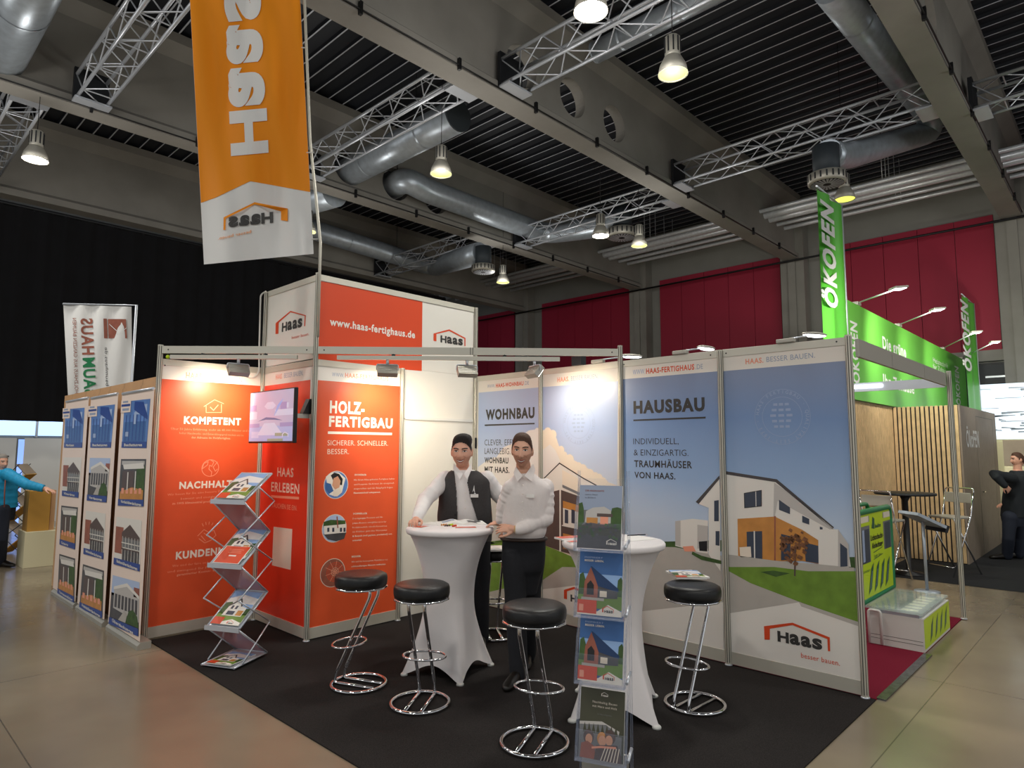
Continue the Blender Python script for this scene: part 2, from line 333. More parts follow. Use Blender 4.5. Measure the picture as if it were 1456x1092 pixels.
# concrete beams, I-shaped, with round openings through the webs
def beam(yc, x0, x1, holes, r=.36, zc=7.66):
    m = MB(); t = .1; z0, z1 = BZ+.22, 8.42
    m.prism([(x0, yc-.19, BZ), (x0, yc+.19, BZ), (x0, yc+.19, BZ+.14), (x0, yc+t, z0), (x0, yc-t, z0), (x0, yc-.19, BZ+.14)], (x1-x0, 0, 0))
    m.prism([(x0, yc-t, z1), (x0, yc+t, z1), (x0, yc+.3, z1+.2), (x0, yc+.3, 8.79), (x0, yc-.3, 8.79), (x0, yc-.3, z1+.2)], (x1-x0, 0, 0))
    xs = x0
    for hx in sorted(holes):
        a, c = hx-.55, hx+.55; m.box(xs, yc-t, z0, a, yc+t, z1); N = 32
        def sq(i):
            an = 2*pi*i/N; dx, dz = cos(an), sin(an); s = 1e9
            if dx > 1e-6: s = min(s, (c-hx)/dx)
            if dx < -1e-6: s = min(s, (a-hx)/dx)
            if dz > 1e-6: s = min(s, (z1-zc)/dz)
            if dz < -1e-6: s = min(s, (z0-zc)/dz)
            return (hx+dx*s, zc+dz*s)
        for sg in (-1, 1):
            y = yc+sg*t
            for i in range(N):
                p, q = sq(i), sq(i+1); A = (hx+r*cos(2*pi*i/N), y, zc+r*sin(2*pi*i/N)); B = (hx+r*cos(2*pi*(i+1)/N), y, zc+r*sin(2*pi*(i+1)/N))
                cn = [] if abs(p[0]-q[0]) < 1e-5 or abs(p[1]-q[1]) < 1e-5 else [((a if min(p[0], q[0]) <= a+1e-5 else c), y, (z0 if min(p[1], q[1]) <= z0+1e-5 else z1))]; m.poly([A, B, (q[0], y, q[1])]+cn+[(p[0], y, p[1])])
        for i in range(N):
            a1, a2 = 2*pi*i/N, 2*pi*(i+1)/N
            m.poly([(hx+r*cos(a1), yc-t, zc+r*sin(a1)), (hx+r*cos(a2), yc-t, zc+r*sin(a2)), (hx+r*cos(a2), yc+t, zc+r*sin(a2)), (hx+r*cos(a1), yc+t, zc+r*sin(a1))])
        xs = c
    m.box(xs, yc-t, z0, x1, yc+t, z1)
    return struct(m.build('trim_beam', 'concrete'))
beam(-8.65, -15, XR-.4, []); beam(-3.72, -15, XR-.4, [6.9]); beam(1.2, -15, XR-.4, [4.0, 5.27, 6.5], .34, 7.68)
beam(6.25, -15, XR-.4, [4.1, 5.3, 6.45, -1.9], .36, 7.6); beam(11.5, -15, XR-.4, [4.0, 5.2])
# clips and cable that run along each beam's lower edge
for y in BEAMY[1:4]:
    m = MB(); m.m('black_plastic').tube([(-8, y-.22, BZ+.02), (XR-.6, y-.22, BZ+.02)], .012, 5)
    for i in range(14): xx = -7+i*1.6; m.box(xx-.02, y-.24, BZ-.05, xx+.02, y-.19, BZ+.12)
    tag(m.build('cable', recenter=True), {-3.72: 'thin black cable clipped along the concrete beam on the far right', 1.2: 'thin black cable clipped along the middle concrete beam with the round holes', 6.25: 'thin black cable clipped along the beam pierced by the elbow duct'}[y], 'cable')
# ---------------------------------------------------------------- aluminium lattice girders between the beams
def truss(x, y0, y1, label, zb=BZ+.03, s=.4):
    t = thing('lattice_girder', label, 'truss', (x, (y0+y1)/2, zb), 'aluminium lattice girders under the ceiling')
    for dx in (-s/2, s/2):
        for dz in (0, s):
            m = MB(); m.tube([(x+dx, y0, zb+.05+dz), (x+dx, y1, zb+.05+dz)], .026, 8); m.build('chord', 'alu', t)
    m = MB(); L = y1-y0; n = max(4, round(L/.42)); st = L/n
    for i in range(n):
        a, c = y0+i*st, y0+(i+1)*st
        if i % 2: a, c = c, a
        for dx in (-s/2, s/2): m.tube([(x+dx, a, zb+.05), (x+dx, c, zb+.05+s)], .011, 5, cap=False)
        for dz in (0, s): m.tube([(x-s/2, a, zb+.05+dz), (x+s/2, c, zb+.05+dz)], .011, 5, cap=False)
        if i % 2 == 0:
            for dz in (0, s): m.tube([(x-s/2, y0+i*st, zb+.05+dz), (x+s/2, y0+i*st, zb+.05+dz)], .011, 5, cap=False)
    m.build('bracing', 'alu', t)
    for yy, d in ((y0, .22), (y1, -.22)):
        m = MB(); m.box(x-s/2-.05, yy-.02, zb-.01, x+s/2+.05, yy+d, zb+.02); m.build('end_plate', 'alu', t)
        m = MB(); m.box(x-s/2-.04, yy-.03, zb+.02, x+s/2+.04, yy+.02 if d > 0 else yy+.03, zb+.56); m.build('bearing_plate', 'steel_dark', t)
    return t
g = .21
truss(3.62, -3.72+g, 1.2-g, 'lattice girder crossing from the holed beam to the top edge, beside the bright lamp')
truss(3.12, 1.2+g, 6.25-g, 'lattice girder directly above the thick closed-off duct, right of the orange flag')
truss(8.6, -3.72+g, 1.2-g, 'long lattice girder ending at the right beam by the silver duct bend')
truss(9.25, 1.2+g, 6.25-g, 'lattice girder above the swirl diffuser in the middle of the hall')
truss(8.5, 6.25+g, 11.5-g, 'lattice girder farthest back above the white header board')
truss(-.62, 1.2+g, 6.25-g, 'steep lattice girder left of the orange flag')
truss(-1.3, 6.25+g, 11.5-g, 'short lattice girder stub at the left edge of the picture')
truss(9.2, -8.65+g, -3.72-g, 'lattice girder beyond the right beam at the right edge of the picture')
# ---------------------------------------------------------------- ducts
def duct(label, pts, r, capmat=None, rings=.9, fil=.5):
    pts = [V(p) for p in pts]; P = fillet(pts, fil, 8); t = thing('air_duct', label, 'duct', pts[0])
    m = MB(); m.m('galvanised').tube(P, r, 20); acc = 0; n = 0
    for a, c in zip(P, P[1:]):
        L = (c-a).length; d = (c-a).normalized(); s = 0
        while acc + (L-s) > rings:
            s += rings-acc; acc = 0; p = a+d*s; m.tube([p-d*.02, p+d*.02], r*1.02, 20, cap=False); n += 1
        acc += L-s
    m.build('tube', None, t)
    for q in (P[0]*.7+P[1]*.3 if len(P) < 4 else P[1]*.8+P[0]*.2, P[-1]*.5+P[-2]*.5 if len(P) < 4 else pts[-2]*.6+pts[-3]*.4 if len(pts) > 3 else P[-2]):
        m = MB(); m.tube([V((q.x, q.y, q.z+r*.98)), V((q.x, q.y, 8.87))], .008, 5); m.build('hanger_rod', 'steel_dark', t)
    if capmat:
        d = (P[0]-P[1]).normalized(); m = MB(); m.tube([P[0], P[0]+d*.03], r*1.01, 20); m.build('end_cap', capmat, t)
    return t
DIFF = [onz(1176, 262, 5.95), onz(884, 338, 6.9), onz(687, 387, 6.0)]
duct('thick closed-off silver duct with a dark round cap, under the girder', [(4.12, 2.75, 7.52), (4.12, 6.7, 7.52)], .29, 'duct_dark')
duct('silver duct bending out of a beam hole and running on behind the lit lamps', [(5.3, 6.6, 7.6), (5.3, 5.75, 7.6), onY(604, 270, 5.7), onY(775, 333, 5.85), DIFF[1]+V((0, .6, .42)), DIFF[1]+V((0, 0, .42))], .27, None, 1.3, .5)
duct('dark duct stub behind the flag pole, disappearing past the second beam', [(4.1, 6.7, 7.2), (4.1, 9.6, 7.5)], .3)
duct('silver duct along the farthest beam, running behind the flag pole', [onY(430, 322, 10.6), onY(618, 381, 10.5), DIFF[2]+V((0, .9, .5)), DIFF[2]+V((0, .1, .5))], .27, None, 1.4, .7)
duct('large silver duct coming down beside the right beam and bending to the round outlet', [onY(1180, -20, -3.0), onY(1247, 68, -3.0), onY(1322, 163, -3.0), onY(1322, 188, -2.9), DIFF[0]+V((.9, 0, .75)), DIFF[0]+V((.1, 0, .55))], .22, None, 1.1, .5)
q = onY(0, 75, 6.1)
duct('pale duct in the top left corner of the picture', [(q.x, 2.6, q.z), (q.x, 6.5, q.z)], .33, None, 2)
q = onX(848, 74, 5.0)
duct('pale ribbed duct half hidden behind the girder by the bright lamp', [q, (5.0, -3.4, q.z)], .17, 'galvanised', .5)
# ---------------------------------------------------------------- swirl diffusers
def diffuser(px, z, label, mat='duct_dark', k=1.):
    p = onz(px[0], px[1], z); t = thing('swirl_diffuser', label, 'air outlet', p, 'round swirl air outlets')
    m = MB(); M = Matrix.Translation(p) @ Matrix.Scale(k, 4); m.lathe([(.2, .14), (.2, .62)], 20, M); m.build('plenum_box', mat, t)
    m = MB(); m.m('alu_matt').lathe([(.26, 0), (.285, .02), (.285, .16), (.22, .16)], 32, M)
    for i in range(20): a = 2*pi*i/20; M2 = M @ Matrix.Rotation(a, 4, 'Z'); m.m('steel_dark').box(.28, -.012, .04, .29, .012, .14, M2)
    m.build('housing', None, t)
    m = MB(); m.m('black_plastic').lathe([(.245, -.004), (.245, .0)], 32, M)
    for i in range(24):
        a = 2*pi*i/24; c, s_ = cos(a), sin(a); q = .35
        m.m('alu').poly([M @ V((.06*c, .06*s_, -.006)), M @ V((.24*c, .24*s_, -.006)), M @ V((.24*cos(a+.16), .24*sin(a+.16), -.006)), M @ V((.06*cos(a+.3), .06*sin(a+.3), -.006))])
    m.build('vane_plate', None, t)
diffuser((1176, 262), 5.95, 'round swirl outlet under the silver duct, right above the green flag')
diffuser((884, 338), 6.9, 'round swirl outlet between two lit lamps in mid hall', k=1.28)
diffuser((687, 387), 6.0, 'farthest round swirl outlet, above the white header board')
# ---------------------------------------------------------------- high-bay lamps
def lamp(px, z, label, kind):
    p = onz(px[0], px[1], z); r = .17; t = thing('high_bay_lamp', label, 'lamp', p, 'high bay lamps'); M = Matrix.Translation(p)
    m = MB(); m.m('alu_matt').lathe([(.085, .2), (.09, .24), (.09, .44), (.07, .46)], 16, M)
    for i in range(10): m.m('steel_dark').box(.088, -.008, .25, .096, .008, .43, M @ Matrix.Rotation(2*pi*i/10, 4, 'Z'))
    m.build('gear_housing', None, t)
    m = MB(); m.lathe([(.165, .0), (.17, .0), (.15, .1), (.1, .2), (.09, .21), (.085, .2), (.14, .09), (.16, .005)], 28, M, cap=False); m.build('reflector', 'alu_matt', t)
    m = MB(); m.lathe([(.16, .012), (.16, .016)], 28, M); m.build('lens', 'lamp_white' if kind else 'lamp_yellow', t)
    m = MB(); m.tube([p+V((0, 0, .45)), p+V((0, 0, 8.87-p.z))], .006, 5); m.build('cord', 'black_plastic', t)
for px, lab, kd in (((840, 17), 'glaring white high bay lamp at the top of the picture', 1), ((957, 106), 'yellowish high bay lamp right of the long girder, near the top', 0),
    ((627, 248), 'yellowish high bay lamp above the elbow duct', 0), ((50, 228), 'glaring white high bay lamp at the far left', 1), ((854, 336), 'small bright white lamp left of the mid-hall swirl outlet', 1),
    ((909, 350), 'yellowish lamp right of the mid-hall swirl outlet', 0), ((1201, 284), 'yellowish lamp beside the top of the green flag', 0), ((715, 402), 'yellowish lamp farthest back, near the white header board', 0), ((437, 330), 'yellowish lamp right behind the orange flag edge', 0)):
    lamp(px, 6.0, lab, kd)
# ---------------------------------------------------------------- pipes under the ceiling along the red wall
for i, (X, py, r) in enumerate(((12.9, 222, .05), (13.2, 231, .1), (13.5, 240, .09), (14.0, 252, .05), (14.5, 261, .055))):
    z = onX(1395, py, X).z
    m = MB(); m.tube([(X, -12, z), (X, 14, z)], r, 10)
    for j in range(8): yy = -11+j*3.1; m.tube([(X, yy, z), (X, yy, 8.8)], .008, 5)
    tag(m.build('service_pipe', 'pipe_silver', recenter=True), ['topmost thin silver pipe along the red wall', 'thick lagged silver pipe, second from the top along the red wall', 'thick silver pipe, third from the top along the red wall', 'thin silver pipe with hangers, second from the bottom along the red wall', 'lowest silver pipe running just above the grey wall band'][i], 'pipe', 'silver pipes along the red wall')
z = onX(1300, 338, 15.1).z
m = MB(); m.tube([(15.05, -10, z), (15.05, 14, z)], .03, 6); tag(m.build('cable_tube', 'black_plastic', recenter=True), 'straight black cable tube stretched across the red wall panels', 'cable')
# ---------------------------------------------------------------- black curtain of the back left and the lit foyer under it
m = MB(); top = 6.9; N = 400; vs = []; x0, x1 = -15, 11.5
for zz in (2.28, top):
    for i in range(N+1):
        u = i/N; x = x0+(x1-x0)*u; a = .05 if zz < 3 else .035
        vs.append((x, 11.72+a*sin(x*14+.8*sin(x*1.7))+.02*sin(x*37), zz))
m.add(vs, [(i, i+1, N+2+i, N+1+i) for i in range(N)], True)
tag(m.build('stage_curtain', 'black_curtain', recenter=True), 'huge black pleated curtain closing off the back left of the hall', 'curtain')
m = MB(); m.tube([(x0, 11.72, top+.03), (x1, 11.72, top+.03)], .04, 6); struct(m.build('trim_rail', 'steel_dark'))
mk('win_glow', 'b5d2fb', .5, emit=1.25); mk('win_blue', '7f9fe8', .5, emit=1.2)
mk('foyer_wall', 'cfccc6', .7)
m = MB()
for a in range(-9, 3): m.m('win_glow').box(a*1.1, 17.42, 2.05, a*1.1+1.04, 17.46, 3.6); m.m('alu').box(a*1.1+1.04, 17.38, 2.0, a*1.1+1.1, 17.48, 3.65)
struct(m.build('window_1'))
lamp_light('foyer_fill_light', (-2.5, 12.3, 3.6), 160, (.9, .95, 1), .3); lamp_light('foyer_fill_light', (1.5, 12.3, 3.6), 120, (.9, .95, 1), .3)  # added lights hidden behind the curtain, brightening the foyer boards
# ================================================================== the exhibition booth
WX = 2.035; KY = 1.05; HP = 2.555; HR = 2.68; HT = 3.36
PK, PE, PH, PW = Plane('Y', KY+.012), Plane('X', .012), Plane('Y', .012), Plane('X', WX+.012)
# carpet
m = MB(); m.box(-.97, -4.06, .0, WX+.02, KY-.02, .008); tag(m.build('booth_carpet', 'carpet_black', recenter=True), 'black needle felt carpet covering the floor of the booth with the bar tables', 'carpet')
# posts
def post(x, y, h, label):
    m = MB(); M = Matrix.Translation((x, y, .012)) @ Matrix.Rotation(pi/8, 4, 'Z')
    m.m('profile').lathe([(.024, 0), (.024, h-.012)], 8, M, smooth=False)
    for i in range(8):
        a = 2*pi*i/8; c, s = cos(a), sin(a); r0 = .0225; t = V((-s, c, 0))*.0035; p = V((x, y, 0))+V((c, s, 0))*r0
        m.m('groove').poly([p-t+V((0, 0, .03)), p+t+V((0, 0, .03)), p+t+V((0, 0, h-.01)), p-t+V((0, 0, h-.01))])
    m.m('alu').lathe([(.03, -.004), (.03, .004), (.012, .008)], 12, Matrix.Translation((x, y, .012)))
    return tag(m.build('panel_post', None, recenter=True), label, 'post')
for x, y, h, l in ((-1, KY, HR, 'slim panel post at the free left end of the orange wall, beside the roll-up banners'), (0, KY, HT, 'slim panel post in the inner corner behind the television'),
    (0, 0, HT+.01, 'corner post of the white tower that carries the flag pole'), (1, 0, HP, 'panel post between the orange wood construction panel and the white cabin door'),
    (WX, 0, HT, 'panel post in the back corner where the white cabin meets the sky-blue wall'), (WX, -1, HP, 'panel post between the first and second sky-blue panels'),
    (WX, -2, HR+.02, 'taller panel post where the diagonal header rail ends'), (WX, -3, HP, 'panel post between the two printed panels left and right of the white house gable'), (WX, -4, HP+.01, 'panel post at the free front end of the sky-blue wall')):
    post(x, y, h, l)
def board(name, label, p0, p1, n, z0=.03, z1=HP-.005, cat='wall panel', base=True, toprail=True):
    """p0->p1 along the wall at the post centres; n the visible side"""
    p0, p1, n = V(p0), V(p1), V(n); d = (p1-p0).normalized(); a, c = p0+d*.022, p1-d*.022
    t = thing(name, label, cat, (p0+p1)/2)
    def bar(nm, off0, off1, za, zb, mat):
        m = MB(); q = [a+n*off0, c+n*off0, c+n*off1, a+n*off1]; m.prism([p+V((0, 0, za)) for p in q], (0, 0, zb-za)); return m.build(nm, mat, t)
    bar('board', -.012, .004, z0, z1, 'white_board')
    if base: bar('bottom_rail', -.016, .016, z0-.01, z0+.085, 'profile')
    if toprail: bar('top_rail', -.016, .012, z1-.055, z1+.003, 'profile')
    return t
N_Y, N_X = (0, -1, 0), (-1, 0, 0)
def screws(m, pl, pts):
    m.m('p_ink')
    for p in pts: pl.circ(m, p, .007, 14, 8)
# NB boards lie 12 mm behind the posts' centre line
def B(name, label, p0, p1, n, **k):
    off = V(n)*-.016; return board(name, label, V(p0)+off, V(p1)+off, n, **k)
def haas_logo(t, pl, roof, A, Bp, T, k=3, slogan=None, col='p_orange_dark'):
    m = MB(); m.m(col); pl.poly(m, roof, k)
    pl_txt = m.m('p_char'); pl.txt(m, 'Haas', A, Bp, T, .045, k, 4)
    if slogan: m.m(col); pl.txt(m, 'besser bauen.', *slogan, 0, k, 2)
    o = m.build('logo', None, t); return o
def seal(m, pl, c, R, mat):
    m.m(mat); C = pl.W(c); h = -pl.n.cross(V((0, 0, 1))); z = V((0, 0, 1)); s = 'HAAS FERTIGBAU · QUALITÄT SEIT 1972 · '; n = len(s)
    for i, ch in enumerate(s):
        if ch == ' ': continue
        a = pi*.95 - 2*pi*i/n; vs, fs, x0, x1 = glyphs(ch, .02, 2); S = R*.17
        e = h*cos(a)+z*sin(a); tt = h*sin(a)-z*cos(a)
        m.add([C+e*(R*.84) + tt*((x-(x0+x1)/2)*S) + e*(y*S) + pl.o(3) for x, y in vs], fs)
    pl.circ(m, c, R*1.0, 3, 36, R*.015); pl.circ(m, c, R*.72, 3, 36, R*.015)
    for k in range(5):
        zz = (k-2)*R*.2; L = R*.42*(1-abs(k-2)*.15)
        for j in range(3):
            a = C+h*(-L+j*.7*L)+z*zz+pl.o(3); m.poly([a, a+h*(.5*L), a+h*(.5*L)+z*(R*.09), a+z*(R*.09)])
def para(m, pl, lines, mat, hm, k=2, bold=0):
    m.m(mat)
    for (t, A, Bp, b) in lines: pl.mid(m, t, A, Bp, hm, b, k)
# ------------------------------------------------------------------ orange panel KOMPETENT
t = B('wall_panel', 'orange printed wall panel headed KOMPETENT, NACHHALTIG and KUNDENNÄHE', (-1, KY, 0), (0, KY, 0), N_Y)
PK.val = KY+.012
m = MB(); m.m('p_white'); PK.poly(m, [(231.5,512), (374.5,523), (374,549), (228.5,538.5)], 1); m.m('p_orange'); PK.poly(m, [(228.5,538.5), (374,549), (361,873), (208.5,897)], 1)
m.m('p_rose'); PK.txt(m, 'HAAS.', (264,537.5), (289,539.5), (264,529), .03, 2); m.m('p_faintb'); PK.txt(m, 'BESSER BAUEN.', (293,540), (346,544), (293,531.5), 0, 2)
m.m('p_rose')
for pts in ([(290,578),(305,568.4),(318,574)], [(293,577),(293,586.5),(314.8,586.5),(314.8,575)]): PK.line(m, pts, .006)
PK.line(m, [(299,579),(303.5,583.5),(310,576)], .008)
PK.circ(m, (299,665.5), .083, 2, 32, .006); PK.line(m, [(299.5,654),(304,657),(301,663),(298,661.5),(297,667),(301,671),(300,677)], .006); PK.line(m, [(309,657),(303,664),(306,670),(309,667)], .006); PK.line(m, [(287,667),(290,659),(296,656),(295,661),(287,667)], .006)
for pts in ([(281,762),(290,753),(297,757),(304,754),(307,761),(300,768),(291,772),(283,766)], [(290,758),(296,763),(303,766)], [(289,748),(287.5,744.5)], [(293,746),(292.5,742.5)], [(297,745.5),(297.5,742)], [(301,746.5),(302.8,743.5)], [(286,762),(292,769)]): PK.line(m, pts, .006)
para(m, PK, [('Über 50 Jahre Erfahrung, mehr als 45.000 Häuser und ein', (243,611), (358,614), 0), ('hoher Handwerks- und Entwicklungsgrad machen uns zu', (255,617), (346,620.3), 0), ('der Adresse im Holzfertigbau.', (272,623.3), (328,624.6), .03),
    ('Wir bauen für Sie eine bessere Zukunft: nachhaltig,', (238,705), (350,697), 0), ('bewusst und energieeffizient. Das Haus', (257,710.6), (347,704.5), 0), ('zu 100% klimaneutral produziert –', (244.7,717.5), (313,713.5), .03),
    ('Wir sind der faire und zuverlässige Partner', (244.7,806.4), (340,796), 0), ('und zwingend Ihr Familienbetrieb mit', (238,814.6), (345,802.5), 0), ('garantierter Kosten- & Termintreue', (251,819), (335,808.2), .03)], 'p_rose', .021)
screws(m, PK, [(234,519.5), (214.7,902)])
m.build('graphic_print', None, t)
m = MB(); m.m('p_white'); PK.txt(m, 'KOMPETENT', (261.2,602.3), (342.3,604), (261.8,592), .042, 3); PK.txt(m, 'NACHHALTIG', (254.6,694.8), (343,691.5), (255.4,684.9), .042, 3); PK.txt(m, 'KUNDENNÄHE', (249.7,795), (345,784.5), (250,784.5), .042, 3)
m.build('heading_lettering', None, t)
# ------------------------------------------------------------------ panel HAAS ERLEBEN: same orange print, tinted redder for its light
t = B('wall_panel', 'narrow orange wall panel, tinted redder for its light, headed HAAS ERLEBEN, behind the television', (0, KY, 0), (0, 0, 0), N_X)
m = MB(); m.m('p_white'); PE.poly(m, [(377,522.5), (443,511.5), (441.5,540), (376.5,549)], 1); m.m('p_orange_lit'); PE.poly(m, [(376.5,549), (441.5,540), (432,896.5), (362.5,874)], 1)
m.m('p_rose'); PE.txt(m, 'HAAS.', (392,539.5), (401.5,538), (392.3,532.5), .03, 2); m.m('p_faintb'); PE.txt(m, 'BESSER BAUEN.', (404,537.5), (431,533.5), (404,530.5), 0, 2)
m.m('p_rose'); PE.poly(m, [(385.5,704),(425.3,706.5),(425.3,710.2),(385.4,707.4)], 2); PE.txt(m, 'TAUCHEN SIE EIN.', (386.6,721.6), (422.5,725.8), (386.8,714.6), 0, 2)
m.m('p_cream'); PE.poly(m, [(389.2,748.8),(415.8,752.3),(413.4,810.3),(386.8,803.7)], 2)
m.build('graphic_print', None, t)
m = MB(); m.m('p_cream'); PE.txt(m, 'HAAS', (394.4,677.4), (417.3,677.8), (394.4,664.6), .02, 3); PE.txt(m, 'ERLEBEN', (385.6,699.4), (425.5,700.6), (385.8,686), .02, 3); m.build('heading_lettering', None, t)
# ------------------------------------------------------------------ orange panel HOLZ-FERTIGBAU
t = B('wall_panel', 'orange wall panel headed HOLZ-FERTIGBAU with three round pictures', (0, 0, 0), (1, 0, 0), N_Y)
m = MB(); m.m('p_white'); PH.poly(m, [(452.5,513.5), (576.5,526.5), (574.5,549.7), (452,540.5)], 1); m.m('p_orange'); PH.poly(m, [(452,540.5), (574,549.7), (566,872), (439.3,896.5)], 1)
m.m('p_faintb'); PH.txt(m, 'WWW.', (472,535), (489,536.5), (472,529), 0, 2); m.m('p_rose'); PH.txt(m, 'HAAS-FERTIGHAUS', (490.5,536.7), (552,541.5), (490.5,530.3), .03, 2); m.m('p_faintb'); PH.txt(m, '.DE', (553,541.5), (563,542.3), (553,536), 0, 2)
m.m('p_white'); PH.poly(m, [(466.2,613.3),(557.3,615.4),(557.2,618.7),(466,617)], 2)
m.m('p_cream'); PH.txt(m, 'SICHERER. SCHNELLER.', (465.5,633.5), (551.5,633.5), (465.5,625.7), -.004, 2); PH.txt(m, 'BESSER.', (465.4,645.6), (496,645.6), (465.4,637.9), -.004, 2)
para(m, PH, [('SICHERER', (504,676.2), (521,676.2), .03), ('Mit Ihrem Haas gebauten Fertighaus haben', (503.3,683.6), (560.5,681.6), 0), ('und Festpreis. Sie können die energetisch', (503.3,690), (560,687.7), 0), ('ausgereiften und der Bauphysik folgen', (503.1,696), (558,694), 0), ('Hausentscheid entspannen.', (502.8,702), (541,700.6), .03),
    ('SCHNELLER', (502,731.5), (522,731), .03), ('Durchgängige Prozesse und die', (501.4,738.5), (544,736), 0), ('präzise Bauweise ermöglichen uns in der', (501.2,745), (549,742.6), 0), ('Produktionshalle schnelle Kostentreue', (501,751.2), (550,748.6), 0), ('ein Holzhaus, ganz ohne Wartezeiten', (501,757.2), (550,754.6), 0), ('& Bauzeit (voll geplant, produziert) von', (501,763.5), (557,760), .03), ('vormontiert', (501,769.5), (514,768.6), .03),
    ('BESSER', (500,792.6), (513,791.8), .03), ('Wir sind der konsequente Marktführer von', (499.5,800), (551,796.5), 0), ('schlüsselfertigen Häusern verbunden', (499.5,806.5), (548,803), .02)], 'p_cream', .016)
# round pictures
PH.circ(m.m('p_cream'), (477.8,689.4), .131, 2); PH.circ(m.m('p_bluepic'), (477.8,689.4), .124, 3); PH.poly(m.m('p_white'), [(463,678),(470,672),(481,671.5),(491,680),(486,700),(476,706),(468,703)], 4)
PH.poly(m.m('p_ink'), [(470,676),(475,672),(482,674),(487,681),(486,690),(479,688),(474,684)], 5); PH.poly(m.m('p_skin'), [(474,680),(480,677),(484,684),(482,694),(476,696),(472,690)], 6); PH.poly(m.m('p_skyd'), [(463,686),(470,688),(474,698),(468,702),(463,696)], 5); PH.poly(m.m('p_cream'), [(474,697),(482,693),(486,700),(479,706),(473,705)], 7)
PH.circ(m.m('p_cream'), (475.3,751.2), .131, 2); PH.circ(m.m('p_sky_pale'), (475.3,751.2), .124, 3); PH.poly(m.m('p_hedge'), [(460,742),(470,739),(491,740),(491,748),(459.5,750)], 4); PH.poly(m.m('p_facade'), [(460,748),(491,745),(492,757),(461,760)], 5); PH.poly(m.m('p_greyd'), [(459.5,759),(492,757),(489,766),(478,769.5),(466,767)], 5)
for x in (465,472,483,488): PH.poly(m.m('p_glass'), [(x,750.5),(x+3,750.2),(x+3,756),(x,756.3)], 6)
PH.line(m.m('p_brick'), [(479,735),(480,750)], .012, 6)
PH.circ(m.m('p_cream'), (473,814.4), .131, 2); PH.circ(m.m('p_brick'), (473,814.4), .125, 3)
for rr in (.11, .09, .07, .05, .03): PH.circ(m.m('p_orange_dark' if rr > .06 else 'p_rose'), (476,813), rr*.8, 4, 24, .006)
for a in range(9): PH.line(m.m('p_rose'), [(476,813), (476+14*cos(a*.7), 813+16*sin(a*.7))], .004, 5)
m.build('graphic_print', None, t)
m = MB(); m.m('p_white'); PH.txt(m, 'HOLZ-', (468.6,587), (518,588.2), (468.8,569.8), .042, 3); PH.txt(m, 'FERTIGBAU', (467.5,605.8), (558,608.6), (467.9,591), .042, 3); m.build('heading_lettering', None, t)
# ------------------------------------------------------------------ white cabin door
t = B('cabin_door', 'plain white cabin door with a small dark handle, between the orange panel and the first sky-blue panel', (1, 0, 0), (WX, 0, 0), N_Y, cat='door', base=False, toprail=False, z1=HP+.002)
m = MB(); m.m('white_paint'); PD = Plane('Y', .012)
zs = PD.W((635, 597)).z; m.box(1.03, -.0, zs-.014, WX-.03, .012, zs+.014); m.box(1.02, .0, .05, 1.05, .01, zs); m.build('door_seam_rail', None, t)
m = MB(); p = PD.W((673.5, 630)); m.m('black_plastic').box(p.x-.008, -.03, p.z-.06, p.x+.008, .012, p.z+.06); m.build('handle', None, t)
# ------------------------------------------------------------------ tower header
t = B('tower_sign', 'white header board with the small roof logo, above the ERLEBEN panel on the tower side', (0, KY, 0), (0, 0, 0), N_X, z0=HP+.01, z1=HT, cat='header board', base=False, toprail=True)
PE2 = Plane('X', .004+.008)
haas_logo(t, PE2, [(392.2,460),(392.8,459),(413.3,442),(435,448.2),(434,463.8),(432.7,463.8),(433.6,449.3),(413.3,444),(396.5,458.8),(396,474.6),(392,475)], (400.8,471.9), (429.7,465.4), (401,459), 3, ((415,482), (439.5,477), (415,477.5)))
t = B('tower_sign', 'tower header board with the orange web address field, roof logo at its right end', (0, 0, 0), (WX, 0, 0), N_Y, z0=HP+.004, z1=HT, cat='header board', base=False, toprail=True)
m = MB(); m.m('p_orange_dark'); PH.poly(m, [(455,399.5), (600.6,426.2), (599.6,527.6), (452.5,515)], 2); m.build('orange_field', None, t)
m = MB(); m.m('p_white'); PH.txt(m, 'www.haas-fertighaus.de', (468.6,462.6), (589.8,480.4), (468.6,451.2), .03, 4, 4, .76); m.build('web_address', None, t)
haas_logo(t, PH, [(616.3,474.2),(638.6,468.3),(661.6,480.6),(661.6,492.2),(660.1,491.8),(660.1,481.6),(638.6,470.6),(620.3,475),(620.3,485.4),(616.2,484.6)], (626.2,487), (657.8,491.6), (626.4,476.8), 4)
# ------------------------------------------------------------------ sky-blue wall: four printed panels
WL = 'sky-blue wall'
def interp_(tab, x):
    for (a, b), (c, d) in zip(tab, tab[1:]):
        if x <= c: return b+(d-b)*(x-a)/(c-a)
    return tab[-1][1]
def wpanel(i, label): return B('wall_panel', label, (WX, -i, 0), (WX, -i-1, 0), N_X)
